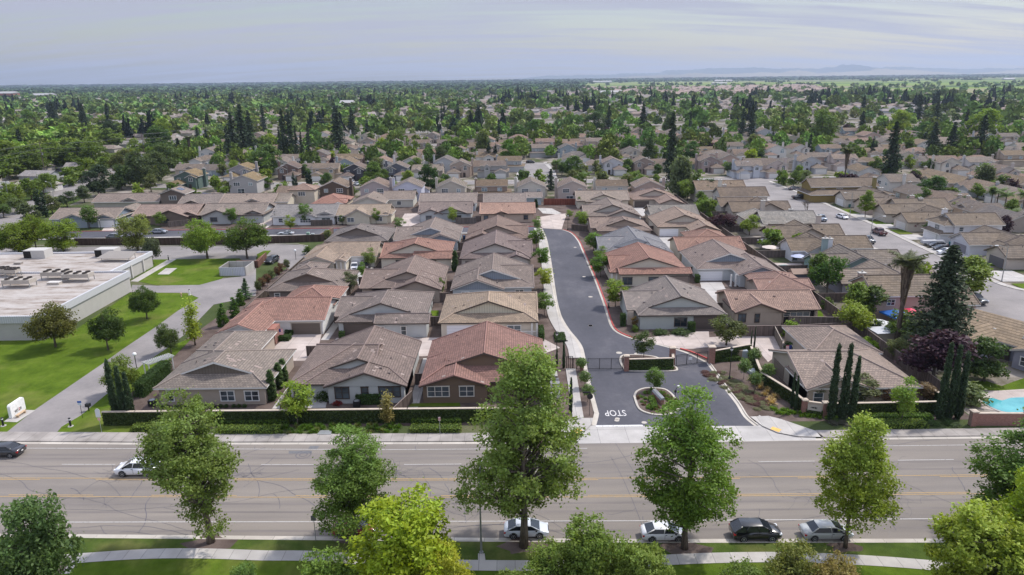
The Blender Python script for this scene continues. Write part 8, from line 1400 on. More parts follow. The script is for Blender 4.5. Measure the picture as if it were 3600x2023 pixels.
o=empty('portable_cabin',(*g('T0',2150,770),0),0,'small white cabin on the sports field','cabin'); B=MB(); B.box(-9,9,-3,3,0,3.4); B.build('wall',M['painted'],o,color=(.6,.6,.6)); B=MB(); B.box(-9.4,9.4,-3.4,3.4,3.4,3.7); B.build('roof',M['painted'],o,color=(.22,.24,.28))
o=empty('bouncy_tent',(*g('T0',1860,775),0),0,'low tan hall with a red top beside the sports field','tent'); B=MB(); B.box(-9,9,-4,4,0,3.2); B.build('wall',M['painted'],o,color=(.5,.4,.34)); B=MB(); B.box(-1,9,-2.5,2.5,3.2,4.8); B.build('red_top',M['painted'],o,color=(.6,.07,.03))
# utility poles and wires
def pole(x,y,h,lab):
    o=empty('utility_pole',(x,y,0),0,lab,'utility pole','wooden utility poles with wires'); B=MB(); B.tube([(0,0,0),(0,0,h)],[.2,.12],7); B.build('pole',M['bark'],o)
    for z in (h-.8,h-3.4,h-5.2): B=MB(); B.box(-1.6,1.6,-.08,.08,z,z+.16); B.build('cross_arm',M['bark'],o)
    for z in (h-6.4,): B=MB(); B.cyl(.5,0,z,z+1.1,.3,8); B.build('transformer',M['galv'],o)
    return (x,y,h)
PP=[pole(*g('T0',462,1070),17,'utility pole among the left arterial trees'),pole(*g('T0',1468,935),17,'utility pole in front of the grey ranch house'),pole(*g('T0',2092,725),15,'utility pole at the sports field edge'),pole(*g('T1',22,660),15,'utility pole left of the tall pines')]
PP=[(-235,180,17)]+PP+[pole(-95,640,15,'utility pole beyond the tall pines'),pole(-60,760,15,'farthest utility pole in the centre left')]
B=MB()
for (x0,y0,h0),(x1,y1,h1) in zip(PP[:-1],PP[1:]):
    for dx,dz in ((-1.5,-.7),(0,-.7),(1.5,-.7),(-1.,-3.3),(1.,-3.3),(0,-5.1)):
        B.tube([(x0+(x1-x0)*t/8+dx,y0+(y1-y0)*t/8,h0+(h1-h0)*t/8+dz-4*(t/8)*(1-t/8)*1.6) for t in range(9)],.035,3,cap=False)
o=B.build('power_lines',plain('cable',(.25,.25,.25))); tag(o,'sagging grey power lines strung between the utility poles','wires')
NT=[0]
def TT(pr,x,y,h,w,c,label,group,name=None): NT[0]+=1; return plant(pT[pr],x,y,h,w,c,label,'tree',group,name=name)
MG='tall landmark trees in the suburb'
for pr,k,x,y,h,w,c,lab in (('rd','T1',300,910,29,8,G_CON,'first of the tall dark pines left of centre'),('rd','T1',370,905,27,8,G_CON,'second of the tall dark pines left of centre'),('conm','T1',255,905,19,5,G_CON,'slim dark pine at the left of the pine group'),('conm','T1',420,920,20,5,G_CON,'slim pine in the middle of the pine group'),('conm','T1',475,960,19,4.6,G_CON,'narrow pine right of the pine group'),('conm','T1',550,965,22,6,G_CON,'rightmost narrow pine of the pine group'),('rd','T1',835,830,27,13,G_CON,'broad dark redwood left of the grey gables'),('rd','T1',975,700,24,10,G_CON,'dark redwood behind the pink garden wall'),('rd','T1',85,620,24,7,G_CON,'dark redwood at the left of centre'),
 ('dense','T2',230,670,13,13,(.08,.17,.02),'bright round tree at the top left of the cul-de-sac'),('rd','T2',970,640,22,9,G_CON,'dark redwood beyond the cul-de-sac right'),('rd','T2',1315,660,24,11,G_CON,'dark redwood with white blooms beyond the blue house'),('rd','T2',1590,1110,29,8.5,G_CON,'tall dark column tree beside the willow'),('weep','T2',1700,1270,15.5,12,(.12,.16,.075),'big pale willow above the back fence'),('conm','T2',390,1200,8.5,6.5,G_CON,'dark conifer at the cul-de-sac end wall'),('dense','T2',600,1060,9,9.5,(.065,.13,.02),'large green tree beside the cul-de-sac'),('dense','T2',820,620,16,17,(.05,.095,.028),'wide dark green tree behind the cul-de-sac'),('dense','T2',1160,890,11,9,(.05,.11,.02),'dark green tree behind the white gabled house'),('mid2','T2',1370,930,14,9,(.055,.095,.03),'dark ash tree left of the willow'),('dense','T2',1790,900,10,10,(.06,.14,.025),'green tree right of the tall column tree'),('dense','T2',1590,640,14,13,(.07,.11,.03),'airy green tree on the far street'),('rd','T2',1810,510,24,8,G_CON,'far dark redwood right of centre'),('rd','T2',1930,690,0,0,G_CON,''),('rd','T2',2310,690,22,8,G_CON,'left dark redwood of the far right pair'),('rd','T2',2400,690,24,9,G_CON,'right dark redwood of the far right pair'),
 ('dense','T2',1920,590,11,12,(.10,.13,.025),'olive round tree beyond the right rows'),('dense','T3',530,740,21,19,(.09,.15,.03),'huge fluffy green tree at the right'),('rd','T3',930,680,19,9,G_CON,'dark conifer right of the huge fluffy tree'),('dense','T3',1330,640,17,18,(.19,.28,.015),'brightest yellow-green tree in the right distance'),('rd','T3',950,460,22,11,G_CON,'dark redwood in the upper right'),('dense','T3',2140,700,20,20,(.15,.24,.02),'large lime tree near the right edge'),('rd','T3',2120,860,22,11,G_CON,'dark conifer in front of the large lime tree'),('rd','T3',1640,880,19,10,G_CON,'left of the two dark conifers above the white garage houses'),('rd','T3',1830,880,19,9,G_CON,'right of the two dark conifers above the white garage houses'),('rd','T3',1215,1130,25,10,G_CON,'dark redwood in the middle of the right houses'),('rd','T3',1510,500,24,13,G_CON,'wide dark conifer beyond the lime tree'),('rd','T3',1680,560,22,11,G_CON,'dark conifer right of the wide one'),('rd','T3',2230,600,22,11,G_CON,'dark conifer at the far right'),('conm','T3',145,560,18,6,G_CON,'slim dark conifer beside the trailer'),
 ('con','T0',555,570,26,16,G_CON,'broad dark conifer in the left distance'),('con','T0',860,610,26,12,G_CON,'tall leaning dark conifer in the left distance'),('con','T0',1090,490,20,10,G_CON,'dark conifer above the left round trees'),('rd','T0',2360,860,26,11,G_CON,'tall dark pine left of the centre pines'),('rd','T0',2460,840,30,13,(.04,.065,.03),'very tall olive pine beside the sports field'),('rd','T0',2540,860,27,10,(.045,.07,.035),'olive pine at the right of the sports field pines'),('conm','T0',2000,760,13,8,G_CON,'dark spreading pine in front of the red topped hall'),
 ('dense','T0',1000,1260,12,11,(.045,.075,.035),'dark grey-green tree beside the community corner'),('dense','T0',1400,1180,15,13,(.065,.095,.035),'large olive tree above the community corner'),('dense','T0',1560,1150,14,12,(.07,.10,.035),'wide grey-green tree left of the green house'),('dense','T0',1700,1020,14,14,(.075,.115,.035),'round green tree behind the green house'),('dense','T0',1250,1050,12,12,(.10,.12,.03),'olive tree with yellow top near the arterial'),('dense','T0',1640,850,17,18,(.05,.10,.02),'huge dark green tree beside the ranch house'),('dense','T0',240,820,16,19,(.10,.15,.03),'large green tree at the left edge of the suburb'),('dense','T0',800,980,14,20,(.09,.145,.02),'wide green tree over the arterial road'),('dense','T0',520,990,14,16,(.10,.155,.02),'yellowish wide tree over the arterial road'),('dense','T0',950,1000,14,15,(.09,.14,.02),'wide tree at the arterial bend'),('dense','T0',100,1000,15,20,(.12,.18,.02),'bright wide tree at the far left of the arterial'),('dense','T0',300,1060,14,17,(.085,.135,.02),'green wide tree at the left of the arterial'),('dense','T0',640,760,15,10,(.12,.20,.02),'bright lime tree in the left suburb'),('dense','T0',290,700,13,12,(.11,.18,.02),'lime round tree at the left'),('dense','T0',720,660,17,18,(.11,.16,.035),'pale green dome tree in the left suburb'),('dense','T0',1150,740,16,15,(.035,.06,.022),'very dark oak in the left suburb'),('dense','T0',860,760,12,15,(.045,.055,.028),'dark brownish tree in the left suburb'),('dense','T0',1070,600,14,22,(.12,.18,.02),'long lime tree clump in the left suburb'),('dense','T0',1640,720,17,16,(.13,.20,.02),'bright yellowish clump in the left suburb'),('dense','T0',0,640,17,12,(.08,.12,.05),'grey-green tree at the left edge'),('dense','T0',130,540,17,11,(.10,.19,.02),'bright round tree at the upper left'),('dense','T0',300,560,17,18,(.08,.15,.02),'broad green tree at the upper left'),
 ('mid2','M0',310,390,7,8,(.09,.12,.05),'grey-green tree left of the roadside cypresses'),('mid','M0',180,290,6,7,(.09,.13,.04),'roadside tree by the left arterial'),('mid2','M0',530,290,7,7,(.13,.16,.06),'yellowish roadside tree by the left arterial'),('mid','M0',680,230,6,8,(.055,.085,.035),'dark round tree beside the leftmost upper home'),('mid','M0',40,330,5,6,(.07,.12,.03),'small dark roadside tree at the left edge'),('mid2','M0',850,180,7,7,(.09,.12,.06),'greyish tree above the leftmost upper home'),
 ('dense','T1',80,1200,6,6.5,(.05,.12,.015),'round dark green tree before the community homes'),('dense','T1',1235,985,8.5,7.5,(.05,.115,.02),'round green tree between white and grey gables'),('dense','T1',1760,1230,11,9.5,(.04,.09,.018),'dark layered tree beside the white gabled house'),('mid2','T1',1180,1110,9,11,(.10,.18,.03),'light green tree before the dark grey house'),('dense','T1',640,900,7,7,(.18,.22,.03),'yellow round tree among dark pines'),('mid2','T1',1730,640,14,10,(.13,.21,.02),'bright lime tree beside the far centre street'),('weep','T1',2290,860,15,12,(.10,.14,.04),'tall feathery green tree above the far gables'),('dense','T1',2540,930,12,12,(.08,.17,.02),'bright green tree at the left of the cul-de-sac'),('dense','T1',1860,940,9,8.5,(.06,.09,.03),'olive-brown tree between white houses'),('weep','T1',1740,930,11,6,(.11,.16,.05),'weeping tree beside the olive-brown tree'),('dense','T1',1280,690,10,9,(.11,.19,.02),'bright tree left of the far centre street'),('dense','T1',1440,700,9,9,(.12,.17,.05),'pale willow clump near the far centre street'),('mid2','T1',1170,780,11,8,(.08,.13,.03),'airy tree above the grey gables'),('dense','T1',100,1050,14,16,(.075,.135,.03),'big leafy tree at the left of the brown two storey house'),('mid','T1',800,1240,5,8,(.10,.16,.05),'light shrub tree behind the cream homes'),
 ('mid','M2',1960,160,8,7.5,(.05,.095,.035),'dark garden tree behind the right-hand fence'),('dense','T3',1460,1230,8,6.5,(.030,.015,.022),'dark purple round tree among right roofs'),('dense','T3',1640,1300,8.5,9.5,(.05,.12,.02),'glossy green round tree among right roofs'),('weep','T3',2170,1200,10,10,(.09,.12,.05),'grey-green weeping tree at the far right corner'),('dense','T3',2200,1090,6.5,8,(.13,.22,.02),'lime tree by the far right driveway'),('mid','T3',1890,1400,5,6,(.05,.09,.03),'dark tree beside the small palms'),('mid','T3',1980,1390,4.5,5,(.05,.09,.03),'second dark tree beside the small palms'),('mid2','T3',1210,1130,8,9,(.06,.13,.02),'green tree at the foot of the middle redwood'),('mid','T3',660,1290,5,8,(.10,.11,.08),'grey olive tree beside the flag house'),('mid','T3',700,1290,5,5,(.04,.015,.022),'purple tree by the flag house'),('dense','T3',590,790,8,10,(.13,.20,.03),'yellow-green tree at the foot of the huge fluffy tree'),('mid','T3',350,1170,7,7,(.11,.15,.06),'pale tree over the parked black pickup'),('mid','T3',350,1080,3.5,4,(.12,.20,.03),'small green tree by the triple garages'),('mid2','T2',2170,830,9,13,(.11,.16,.04),'wide green tree in the right middle'),('mid','T2',2210,1050,6,9,(.05,.09,.025),'dark green tree left of the white garage house'),('mid','T2',2000,800,5,5,(.04,.015,.02),'purple shrub tree before the beige far house')):
    if lab: q=g(k,x,y); TT(pr,q[0],q[1],h,w,c,lab,MG)
for k,x,y,h,lab in (('T2',745,1190,6.,'queen palm beside the gable house behind the court'),('T2',450,1060,6.5,'palm beside the round green tree'),('T1',1020,760,6,'palm left of the grey gables'),('T1',2450,680,9,'tall palm in the right centre distance'),('T2',445,430,10,'far palm above the cul-de-sac'),('T3',2230,1400,6.5,'first small palm in the right-hand gardens'),('T3',2290,1410,6.5,'second small palm in the right-hand gardens'),('T3',2370,1430,6.,'third small palm in the right-hand gardens'),('T3',2540,1500,8,'fourth small palm in the right-hand gardens'),('M3',2430,400,4,'low palm by the pool pergola')): 
    q=g(k,x,y); TT('palm2',q[0],q[1],h,6,(.09,.15,.04),lab,'small feathery palms',name='palm_tree')
for k,x,y,h,lab in (('T3',760,1180,14.5,'fan palm above the mossy two storey house'),('T0',1925,910,13,'shaggy fan palm in the left suburb')): q=g(k,x,y); TT('palm',q[0],q[1],h,6,(.07,.085,.035),lab,'shaggy fan palms',name='palm_tree')
for k,x,y,h,w,lab in (('M0',395,320,9,1.6,'left roadside cypress by the community corner'),('M0',420,322,9,1.6,'middle roadside cypress by the community corner'),('M0',465,330,9,1.6,'right roadside cypress by the community corner'),('T2',1168,755,12,2.4,'single cypress beside the blue house'),('T1',1870,500,16,3,'far cypress left of the centre pair'),('T1',1895,490,18,3,'far cypress right of the centre pair'),('T1',2035,540,21,4,'tall far cypress in the right centre'),('T1',2345,910,11,2.6,'cypress in the far gables'),('T1',2410,910,9,2.6,'second cypress in the far gables'),('T1',525,1150,6,1.6,'slim cypress left of the cream house'),('T1',550,1150,6,1.6,'slim cypress beside the cream house'),('T1',385,1180,6.5,1.4,'dark slim cypress beside the brown roof'),('T1',408,1170,4.5,1.2,'short cypress beside the brown roof'),('T3',1040,880,11,2.6,'cypress beside the middle redwood'),('T3',1075,850,8,2,'shorter cypress beside the middle redwood'),('T0',1455,655,16,3.4,'cypress in the left suburb'),('T1',460,490,18,4,'left of the three far cypresses'),('T1',488,490,20,4,'middle of the three far cypresses'),('T1',430,460,14,3,'right of the three far cypresses')): q=g(k,x,y); TT('cypf',q[0],q[1],h,w,G_CYP,lab,'narrow dark cypresses in the distance',name='cypress_tree')
# arterial and median rows
n=0
for y in range(196,520,13):
    for xoff,gname in ((-172.5,'median'),(-206,'far kerb')):
        if gname=='median': x=-173-(y-216)*.24
        else: x=-206-(y-216)*.24
        if y<225 and gname=='median' and False: continue
        n+=1; TT(random.choice(('mid','mid2')) if y<300 else 'f%d'%random.randrange(3),x+random.uniform(-1.5,1.5),y+random.uniform(-3,3),random.uniform(7.5,9.5) if gname=='median' else random.uniform(10,14),random.uniform(9,11) if gname=='median' else random.uniform(12,17),(.09,.145,.02) if random.random()<.6 else (.12,.175,.025),'%s tree from the front along the %s of the arterial road'%(ordn(n//2),gname),'trees lining the arterial road')
for y in range(301,520,11):
    n+=1; x=-140-(y-216)*.26+random.uniform(-6,5)
    if y<330: x=min(x,-146-(y-216)*.22)
    TT(random.choice(('mid','mid2')) if y<300 else 'f%d'%random.randrange(4),x,y,random.uniform(6,11),random.uniform(7,11),random.choice((G_MID,(.08,.12,.03),G_OLV,(.06,.10,.03))),'%s tree from the front along the near side of the arterial'%ordn((y-301)//11),'trees lining the arterial road')
# garden trees close behind the community
def ygt(n,xa,xb,ya,yb,dmin,seed,where):
    r_=random.Random(seed); k=0; done=[]; tr=0
    while k<n and tr<4000:
        tr+=1; x=r_.uniform(xa,xb); y=r_.uniform(ya,yb)
        if any((x-a)**2+(y-b)**2<dmin**2 for a,b in HPOS+done) or 92<x<111 and y<312 or 1.5<x<21 and 315<y<392 or (x<60 and y<268): continue
        if any(abs(x-o.location.x)<9.4 and abs(y-o.location.y)<6.5 for o in NH): continue
        done.append((x,y)); h=r_.uniform(4.5,8.5); c=r_.choice((G_MID,(.10,.17,.025),(.12,.19,.03),(.065,.12,.03),(.15,.22,.03),(.12,.15,.05),G_MID)); c=G_PUR if seed in(3,4) and k%13==5 else c; TT(r_.choice(('f0','f1','f3','mid','mid2')),x,y,h,h*r_.uniform(.8,1.05),c,'%s tree %s, %s'%('purple' if c is G_PUR else ('lime' if c[1]>.18 else 'green'),where,pct(x,y)),'garden trees close behind the community'); k+=1
def pct(x,y):
    d=Vector((x,y,3-CH)); z=d.dot(_F); return '%d%% across and %d%% down the photo'%((1800+FPX*d.dot(_R)/z)/36,(1011.5-FPX*d.dot(_U)/z)/20.23)
ygt(34,-150,62,272,300,6.8,1,'between the rear-facing homes'); ygt(36,-140,215,318,345,6.8,2,'beside the front-facing two storey homes'); ygt(13,62,86,122,262,5.2,3,'left of the right-hand street'); ygt(34,128,215,165,300,6.6,4,'among the far right houses'); ygt(3,112.5,113,236,300,4,5,'near the far street end')
# random yard trees
r=random.Random(21); COLS=[G_MID,G_MID,(.075,.14,.025),(.10,.17,.025),(.05,.09,.025),(.06,.10,.03),(.14,.21,.03),G_OLV,(.10,.13,.06),G_LIME,G_PUR]; CN=['green','mid green','leafy green','fresh green','dark green','deep green','light green','olive','grey-green','lime','purple']
cells={}
tries=0
while NT[0]<440 and tries<20000:
    tries+=1; y=r.uniform(268,560); y=r.uniform(350,560) if y<346 and r.random()<.8 else y; x=r.uniform(-.74*y,.76*y)
    if abs(x)<60 and y<282 or (-120<x<62 and y<280): continue
    if x>60 and y<290 and 90<x<110: continue
    if 2<x<22 and 315<y<395: continue
    ph=(y-310)%62
    if ph<8 or ph>54: continue
    if any((x-a)**2+(y-b)**2<(6.5 if y<450 else 5)**2 for a,b in HPOS) : continue
    if any((x-a)**2+(y-b)**2<5**2 for a,b in cells): continue
    cells[(x,y)]=1; con=r.random()<.10; i=r.randrange(len(COLS)); h=r.uniform(5,11); rowb=int((y-268)//31); side='left' if x<-.2*y else ('right' if x>.25*y else 'central')
    if con: TT(r.choice(('cf1','cf2')),x,y,r.uniform(11,20),r.uniform(5,8),G_CON,'dark conifer among the rooftops, '+pct(x,y),'dark conifers among the rooftops')
    else: TT('f%d'%r.randrange(4),x,y,h,h*r.uniform(.7,1.0),COLS[i],'%s yard tree among the rooftops, '%CN[i]+pct(x,y),'yard trees among the rooftops')
print('TREES',NT[0],len(TREES))
def forest(name,items,mode,label,color,nq,seed,ls):
    g_=np.random.default_rng(seed); P_=np.array(items)  # x,y,h,w
    K=8; temps=[]
    for k in range(K):
        if mode=='con':
            t=g_.uniform(0,1,nq)**1.25; a=g_.uniform(0,6.28,nq); rr=(1-t)**.75*.5*g_.uniform(.3,1,nq); C=np.stack([rr*np.cos(a),rr*np.sin(a),.04+t*.93],1); sz=np.stack([.55*(1.05-t)*.8+.12]*1,1)[:,0]
        else:
            a=g_.uniform(0,6.28,nq); u=g_.uniform(-.75,1,nq); rr=np.sqrt(1-u*u*.95)*g_.uniform(.45,1.05,nq)*.5; C=np.stack([rr*np.cos(a),rr*np.sin(a),.56+u*.42*g_.uniform(.7,1.1,nq)],1); sz=np.full(nq,.44)
        V,F=leaf_quads(C,C-np.array([0,0,.5])+np.array([0,0,.35]),1.,g_); V=V.reshape(nq,4,3); c=V.mean(1,keepdims=True); V=c+(V-c)*(sz[:,None,None]*ls); temps.append(V.reshape(-1,3))
    idx=g_.integers(0,K,len(P_)); VV=[]; 
    ang=g_.uniform(0,6.28,len(P_))
    for k in range(K):
        s=P_[idx==k]; aa=ang[idx==k]
        if not len(s): continue
        T_=temps[k]; co,si=np.cos(aa)[:,None],np.sin(aa)[:,None]
        X=(T_[:,0]*co-T_[:,1]*si)*s[:,3:4]+s[:,0:1]; Y_=(T_[:,0]*si+T_[:,1]*co)*s[:,3:4]+s[:,1:2]; Z=T_[:,2][None,:]*s[:,2:3]; VV.append(np.stack([X,Y_,Z],2).reshape(-1,3))
    VV=np.vstack(VV); F=np.arange(len(VV)).reshape(-1,4); tr=np.repeat(g_.uniform(0,1,len(VV)//(4*nq)),nq)
    o=np_mesh(name,VV,F,M['farleaf'],None,np.clip(tr*.75+g_.uniform(0,.25,len(F)),0,1)); o.color=(*color,1); tag(o,label,'trees',None,'stuff'); return o
n=N('far_foliage'); at=n.new('ShaderNodeAttribute',attribute_name='tint'); oc=n.ocol(); hv=n.new('ShaderNodeHueSaturation'); n.link(oc,hv.inputs['Color']); n.link(m_rand(n,at.outputs['Fac'],.455,.53),hv.inputs['Hue']); n.link(m_rand(n,at.outputs['Fac'],.55,1.6),hv.inputs['Value']); n.base(mulc(n,hv.outputs['Color'],m_rand(n,n.noise(.01,3,n.pos()),.6,1.4)),.8,.1); M['farleaf']=n.mat
g_=np.random.default_rng(5)
def scat(n,y0,y1,xa,xb,hf,wf,dens=None,p=1.):
    out=[]
    while len(out)<n:
        y=y0+(y1-y0)*g_.uniform()**p; x=g_.uniform(xa,xb)*y
        if dens and g_.uniform()>dens(x,y): continue
        h=hf(); out.append((x,y,h,wf(h)))
    return out
clus=np.array([(g_.uniform(-.8,.8),g_.uniform(500,2600)) for _ in range(90)])
def dn(x,y):
    a=x/y; 
    if y>1550 and a>.22: return .10
    if 1000<y<1170 and 370<x<470: return 0
    base=.38 if a<-.12 else .22
    if a>.2 and y>1000: base=.2
    return base
bt=scat(1250,575,1100,-.79,.79,lambda:g_.uniform(5,10.5),lambda h:h*g_.uniform(.85,1.15),dn)
forest('distant_trees',bt[:700],'b','broadleaf trees filling the middle distance suburb',(.17,.25,.045),90,1,.55)
forest('distant_trees',bt[700:950],'b','olive and grey-green trees of the middle distance',(.20,.23,.075),90,2,.55); forest('distant_trees',bt[950:],'b','dark green trees of the middle distance',(.10,.16,.045),90,22,.55)
lt=scat(1150,300,600,-.8,-.40,lambda:g_.uniform(6,13),lambda h:h*g_.uniform(.9,1.3)); lt=[t for t in lt if t[0]<-212-(t[1]-216)*.26]
forest('distant_trees',lt[:len(lt)*2//3],'b','leafy trees of the older left suburb',(.18,.26,.045),130,3,.45); forest('distant_trees',lt[len(lt)*2//3:],'b','darker trees of the older left suburb',(.12,.18,.045),130,33,.45)
bt=scat(2900,1050,3000,-.8,.8,lambda:g_.uniform(7,14),lambda h:h*g_.uniform(.9,1.4),dn,1.2)
forest('distant_trees',bt[:1700],'b','tree canopy toward the horizon',(.16,.235,.06),40,4,.8); forest('distant_trees',bt[1700:],'b','darker tree canopy toward the horizon',(.10,.155,.055),40,44,.8)
nt_=[]
while len(nt_)<330:
    y=g_.uniform(350,575); x=g_.uniform(-.6,.78)*y
    if x<-150-(y-216)*.25 or (y<284 and x>-125) or 88<x<112 and y<330 or 0<x<24 and 312<y<395 or (y-310)%62<7 or (y-310)%62>55: continue
    if any((x-a)**2+(y-b)**2<46 for a,b in HPOS): continue
    h=g_.uniform(5,12); nt_.append((x,y,h,h*g_.uniform(.75,1.)))
forest('yard_trees',nt_[:200],'b','smaller green yard trees between the tract houses',(.15,.23,.04),260,13,.32); forest('yard_trees',nt_[200:],'b','smaller dark yard trees between the tract houses',(.095,.155,.035),260,14,.32)
cl=[]
for cx,cy in [(g_.uniform(-.75,.75),g_.uniform(560,2400)) for _ in range(75)]+[(-.42,1500),(-.38,1500),(-.3,1400),(-.27,1300),(-.2,1250),(-.18,1200),(0.,1150),(.03,1200),(.1,900),(.13,1000),(.17,1000),(.2,1100),(.42,1200),(.45,1250),(.5,1300),(.55,1000),(.6,900),(.65,850),(.33,1400)]*2:
    if cx>.22 and cy>1500: continue
    for _ in range(g_.integers(1,7)): h=g_.uniform(13,25); cl.append((cx*cy+g_.normal()*16,cy+g_.normal()*14,h,h*g_.uniform(.32,.5)))
rl=[]
for _ in range(330): y=g_.uniform(560,2300); x=g_.uniform(-.78,.78)*y; h=g_.uniform(11,19); rl+= [(x,y,h,h*g_.uniform(.8,1.05))] if not(x>.22*y and y>1500) else []
forest('distant_trees',rl,'b','tall rounded trees standing above the far suburb',(.125,.19,.045),130,15,.45)
forest('distant_conifers',cl,'con','dark pointed conifers rising over the far suburb',(.022,.036,.022),60,6,.8)
def fd(x,y):
    a=x/y
    if a>.10 and y<5600: return .004
    return 1.
ft=scat(6500,2900,9500,-.8,.8,lambda:g_.uniform(9,17),lambda h:h*g_.uniform(1.5,3.5),fd,1.3); forest('horizon_trees',ft,'b','blue-green tree belt along the horizon',(.07,.115,.05),20,7,.95)
ft=scat(4000,7500,12000,-.8,.8,lambda:g_.uniform(12,24),lambda h:h*g_.uniform(3,7),None); forest('horizon_trees',ft,'b','farthest tree belt on the horizon',(.06,.09,.05),12,8,1.1)
# hedgerows in the fields
hr=[]
for _ in range(34):
    x=g_.uniform(.12,.78); y=g_.uniform(2900,6500); L_=int(g_.integers(2,16)); a=g_.choice((0.,0.,1.5)); 
    for i in range(L_): h=g_.uniform(7,14); hr.append((x*y+i*13*math.cos(a)+g_.normal()*5,y+i*13*math.sin(a)+g_.normal()*8,h,h*g_.uniform(.9,1.6)))
forest('field_trees',hr,'b','clumps and rows of trees dotted over the far fields',(.08,.12,.05),30,9,.9)
# fields
n=N('farm_fields'); p=n.pos(); v=n.new('ShaderNodeTexVoronoi',feature='F1',distance='CHEBYCHEV'); n.link(n.scaled(p,(.0007,.0030,0)),v.inputs['Vector']); v.inputs['Scale'].default_value=1.; 
sep=n.new('ShaderNodeSeparateColor'); n.link(v.outputs['Color'],sep.inputs[0]); c=n.ramp(sep.outputs[0],[(.0,(.05,.085,.03)),(.25,(.13,.20,.035)),(.45,(.22,.29,.05)),(.6,(.09,.13,.04)),(.8,(.30,.26,.15)),(1.,(.11,.17,.035))]); 
row=n.noise(.02,3,n.scaled(p,(.1,1.6,1))); c=mulc(n,c,m_rand(n,row,.75,1.25)); n.base(c,.95,.1); M['farm']=n.mat
sheet('field',[(330,2050),(500,1900),(900,1560),(1900,1560),(9000,2500),(12000,9000),(900,9000),(330,3400)],.6,'farm'); sheet('dry_field',[(130,1600),(420,1500),(700,1700),(500,2050),(300,2300),(150,2100)],.5,plain('dry_grass',(.30,.25,.14),.95,.1,sc=.02)); sheet('field',[(-9000,9000),(900,9000),(12000,9000),(14500,14500),(-14500,14500)],.55,'farm')
sheet('field',[(900,1500),(1300,1480),(1300,1640),(900,1700)],.7,plain('tan_soil',(.33,.26,.19),.95,.1,sc=.02))
# hills
def hills(name,d,x0,x1,fn,col,depth):
    n_=160; B=MB(); 
    for j in range(3):
        pass
    V=[]; F=[]; rows=6
    for j in range(rows+1):
        t=j/rows
        for i in range(n_+1):
            u=i/n_; x=x0+(x1-x0)*u; h=fn(u,x); V.append((x,d+depth*t,h*math.sin(math.pi*min(1,t*1.0)*.5)**.8*(1+.08*math.sin(i*1.7+j*2.1))))
    for j in range(rows):
        for i in range(n_): a=j*(n_+1)+i; F.append((a,a+1,a+n_+2,a+n_+1))
    B.add(V,F); o=B.build(name,plain('hill_'+name+str(int(d)),col,.95,.1,sc=.0006,var=.25),None,smooth=True); o['kind']='structure'
from mathutils import noise as mn
def hf1(u,x): e=min(1,max(0,(u)/.25)); return max(0,e*(165+130*mn.noise((u*7,1.3,0))+45*mn.noise((u*23,2.,0))+20*mn.noise((u*70,4.,0))))
def hf2(u,x): e=min(1,max(0,(u)/.2)); return max(0,e*(70+75*mn.noise((u*9,7.3,0))+30*mn.noise((u*31,9.,0))))
hills('hills',13500,-200,12500,hf1,(.13,.15,.15),1300); hills('foothills',12300,1300,12500,hf2,(.27,.24,.18),900)
w=bpy.data.worlds.new('World'); scene.world=w; w.use_nodes=True; nt=w.node_tree; bg=nt.nodes['Background']; sky=nt.nodes.new('ShaderNodeTexSky'); sky.sky_type='NISHITA'; sky.sun_disc=False
SUN_EL=math.radians(54); SD=Vector((.83,.55,0)).normalized(); az=math.atan2(SD.x,SD.y)
sky.sun_elevation=SUN_EL; sky.sun_rotation=az; sky.air_density=1.2; sky.dust_density=1.2; sky.ozone_density=1.2
tc=nt.nodes.new('ShaderNodeTexCoord'); sp=nt.nodes.new('ShaderNodeSeparateXYZ'); nt.links.new(tc.outputs['Generated'],sp.inputs[0])
def mth(op,a,b=None):
    m=nt.nodes.new('ShaderNodeMath'); m.operation=op
    for i,x in enumerate((a,b)):
        if x is None: continue
        if isinstance(x,(int,float)): m.inputs[i].default_value=x
        else: nt.links.new(x,m.inputs[i])
    return m.outputs[0]
zz=mth('ADD',mth('MAXIMUM',sp.outputs[2],0.),.16); cx=mth('DIVIDE',sp.outputs[0],zz); cy=mth('DIVIDE',sp.outputs[1],zz); cb=nt.nodes.new('ShaderNodeCombineXYZ'); nt.links.new(cx,cb.inputs[0]); nt.links.new(cy,cb.inputs[1])
def cn(scale,sc,det,rough,off=(0,0,0),rot=0.):
    mp=nt.nodes.new('ShaderNodeMapping'); mp.inputs['Scale'].default_value=sc; mp.inputs['Location'].default_value=off; mp.inputs['Rotation'].default_value=(0,0,rot); nt.links.new(cb.outputs[0],mp.inputs[0]); nn=nt.nodes.new('ShaderNodeTexNoise'); nn.inputs['Scale'].default_value=scale; nn.inputs['Detail'].default_value=det; nn.inputs['Roughness'].default_value=rough; nn.inputs['Distortion'].default_value=.35; nt.links.new(mp.outputs[0],nn.inputs['Vector']); return nn.outputs['Fac']
a=cn(.8,(.45,1.3,1),4,.5,(1.2,.9,0),.3); b=cn(2.6,(.35,2.6,1),9,.62,(0,3,0),.25); cc=mth('ADD',mth('MULTIPLY',a,.42),mth('MULTIPLY',b,.58))
rp_=nt.nodes.new('ShaderNodeValToRGB'); e=rp_.color_ramp.elements; e[0].position=.42; e[0].color=(.3,.3,.3,1); e[1].position=.56; e[1].color=(.95,.95,.95,1); nt.links.new(cc,rp_.inputs[0])
mx=nt.nodes.new('ShaderNodeMix'); mx.data_type='RGBA'; nt.links.new(rp_.outputs[0],mx.inputs['Factor']); nt.links.new(sky.outputs[0],mx.inputs['A']); mx.inputs['B'].default_value=(4.3,4.45,5.45,1); 
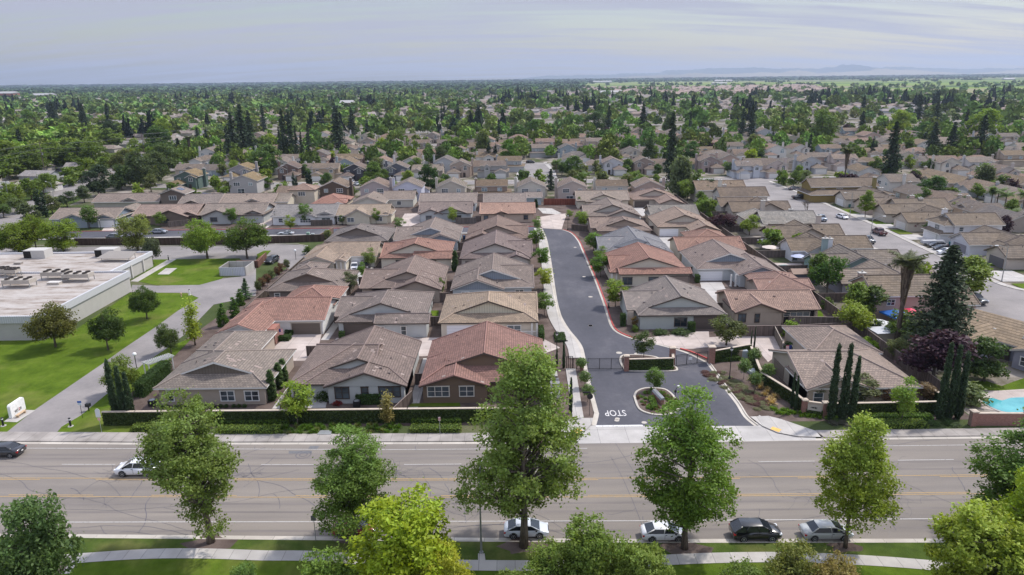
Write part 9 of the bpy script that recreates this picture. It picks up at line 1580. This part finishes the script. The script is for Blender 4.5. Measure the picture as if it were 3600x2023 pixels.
zr=nt.nodes.new('ShaderNodeMapRange'); nt.links.new(sp.outputs[2],zr.inputs[0]); zr.inputs[1].default_value=.1; zr.inputs[2].default_value=.5; zr.inputs[3].default_value=.545; zr.inputs[4].default_value=1.12
vm=nt.nodes.new('ShaderNodeVectorMath'); vm.operation='SCALE'; nt.links.new(mx.outputs['Result'],vm.inputs[0]); nt.links.new(zr.outputs[0],vm.inputs['Scale']); nt.links.new(vm.outputs[0],bg.inputs[0]); bg.inputs[1].default_value=.155
sl=bpy.data.lights.new('sun','SUN'); sl.energy=2.75; sl.angle=math.radians(3.); sl.color=(1,.955,.89); so=bpy.data.objects.new('sun',sl); COL.objects.link(so); d=Vector((SD.x*math.cos(SUN_EL),SD.y*math.cos(SUN_EL),math.sin(SUN_EL))); so.rotation_euler=(-d).to_track_quat('-Z','Y').to_euler()
hm=bpy.data.materials.new('air'); hm.use_nodes=True; t=hm.node_tree; t.nodes.remove(t.nodes['Principled BSDF']); pv=t.nodes.new('ShaderNodeVolumePrincipled'); pv.inputs['Color'].default_value=(.62,.74,.95,1); pv.inputs['Density'].default_value=HAZE; pv.inputs['Anisotropy'].default_value=.3; t.links.new(pv.outputs[0],t.nodes['Material Output'].inputs['Volume'])
B=MB(); B.box(-15500,15500,-300,15500,-1,330); o=B.build('haze',hm); o['kind']='stuff'; tag(o,'thin blue haze over the whole plain','haze')
cam=bpy.data.cameras.new('camera'); cam.sensor_width=36; cam.lens=25; cam.clip_start=.5; cam.clip_end=80000; co=bpy.data.objects.new('camera',cam); COL.objects.link(co); m=Matrix((( _R.x,_U.x,-_F.x,0),(_R.y,_U.y,-_F.y,0),(_R.z,_U.z,-_F.z,CH),(0,0,0,1))); co.matrix_world=m; scene.camera=co
cleanup_cars()
scene.render.engine='CYCLES'; vs=scene.view_settings; vs.view_transform='Standard'; vs.look='None'; vs.gamma=1; vs.exposure=EXPO
scene.cycles.volume_bounces=0; scene.cycles.max_bounces=6; scene.cycles.transparent_max_bounces=4; scene.cycles.use_denoising=True
bpy.context.view_layer.update()
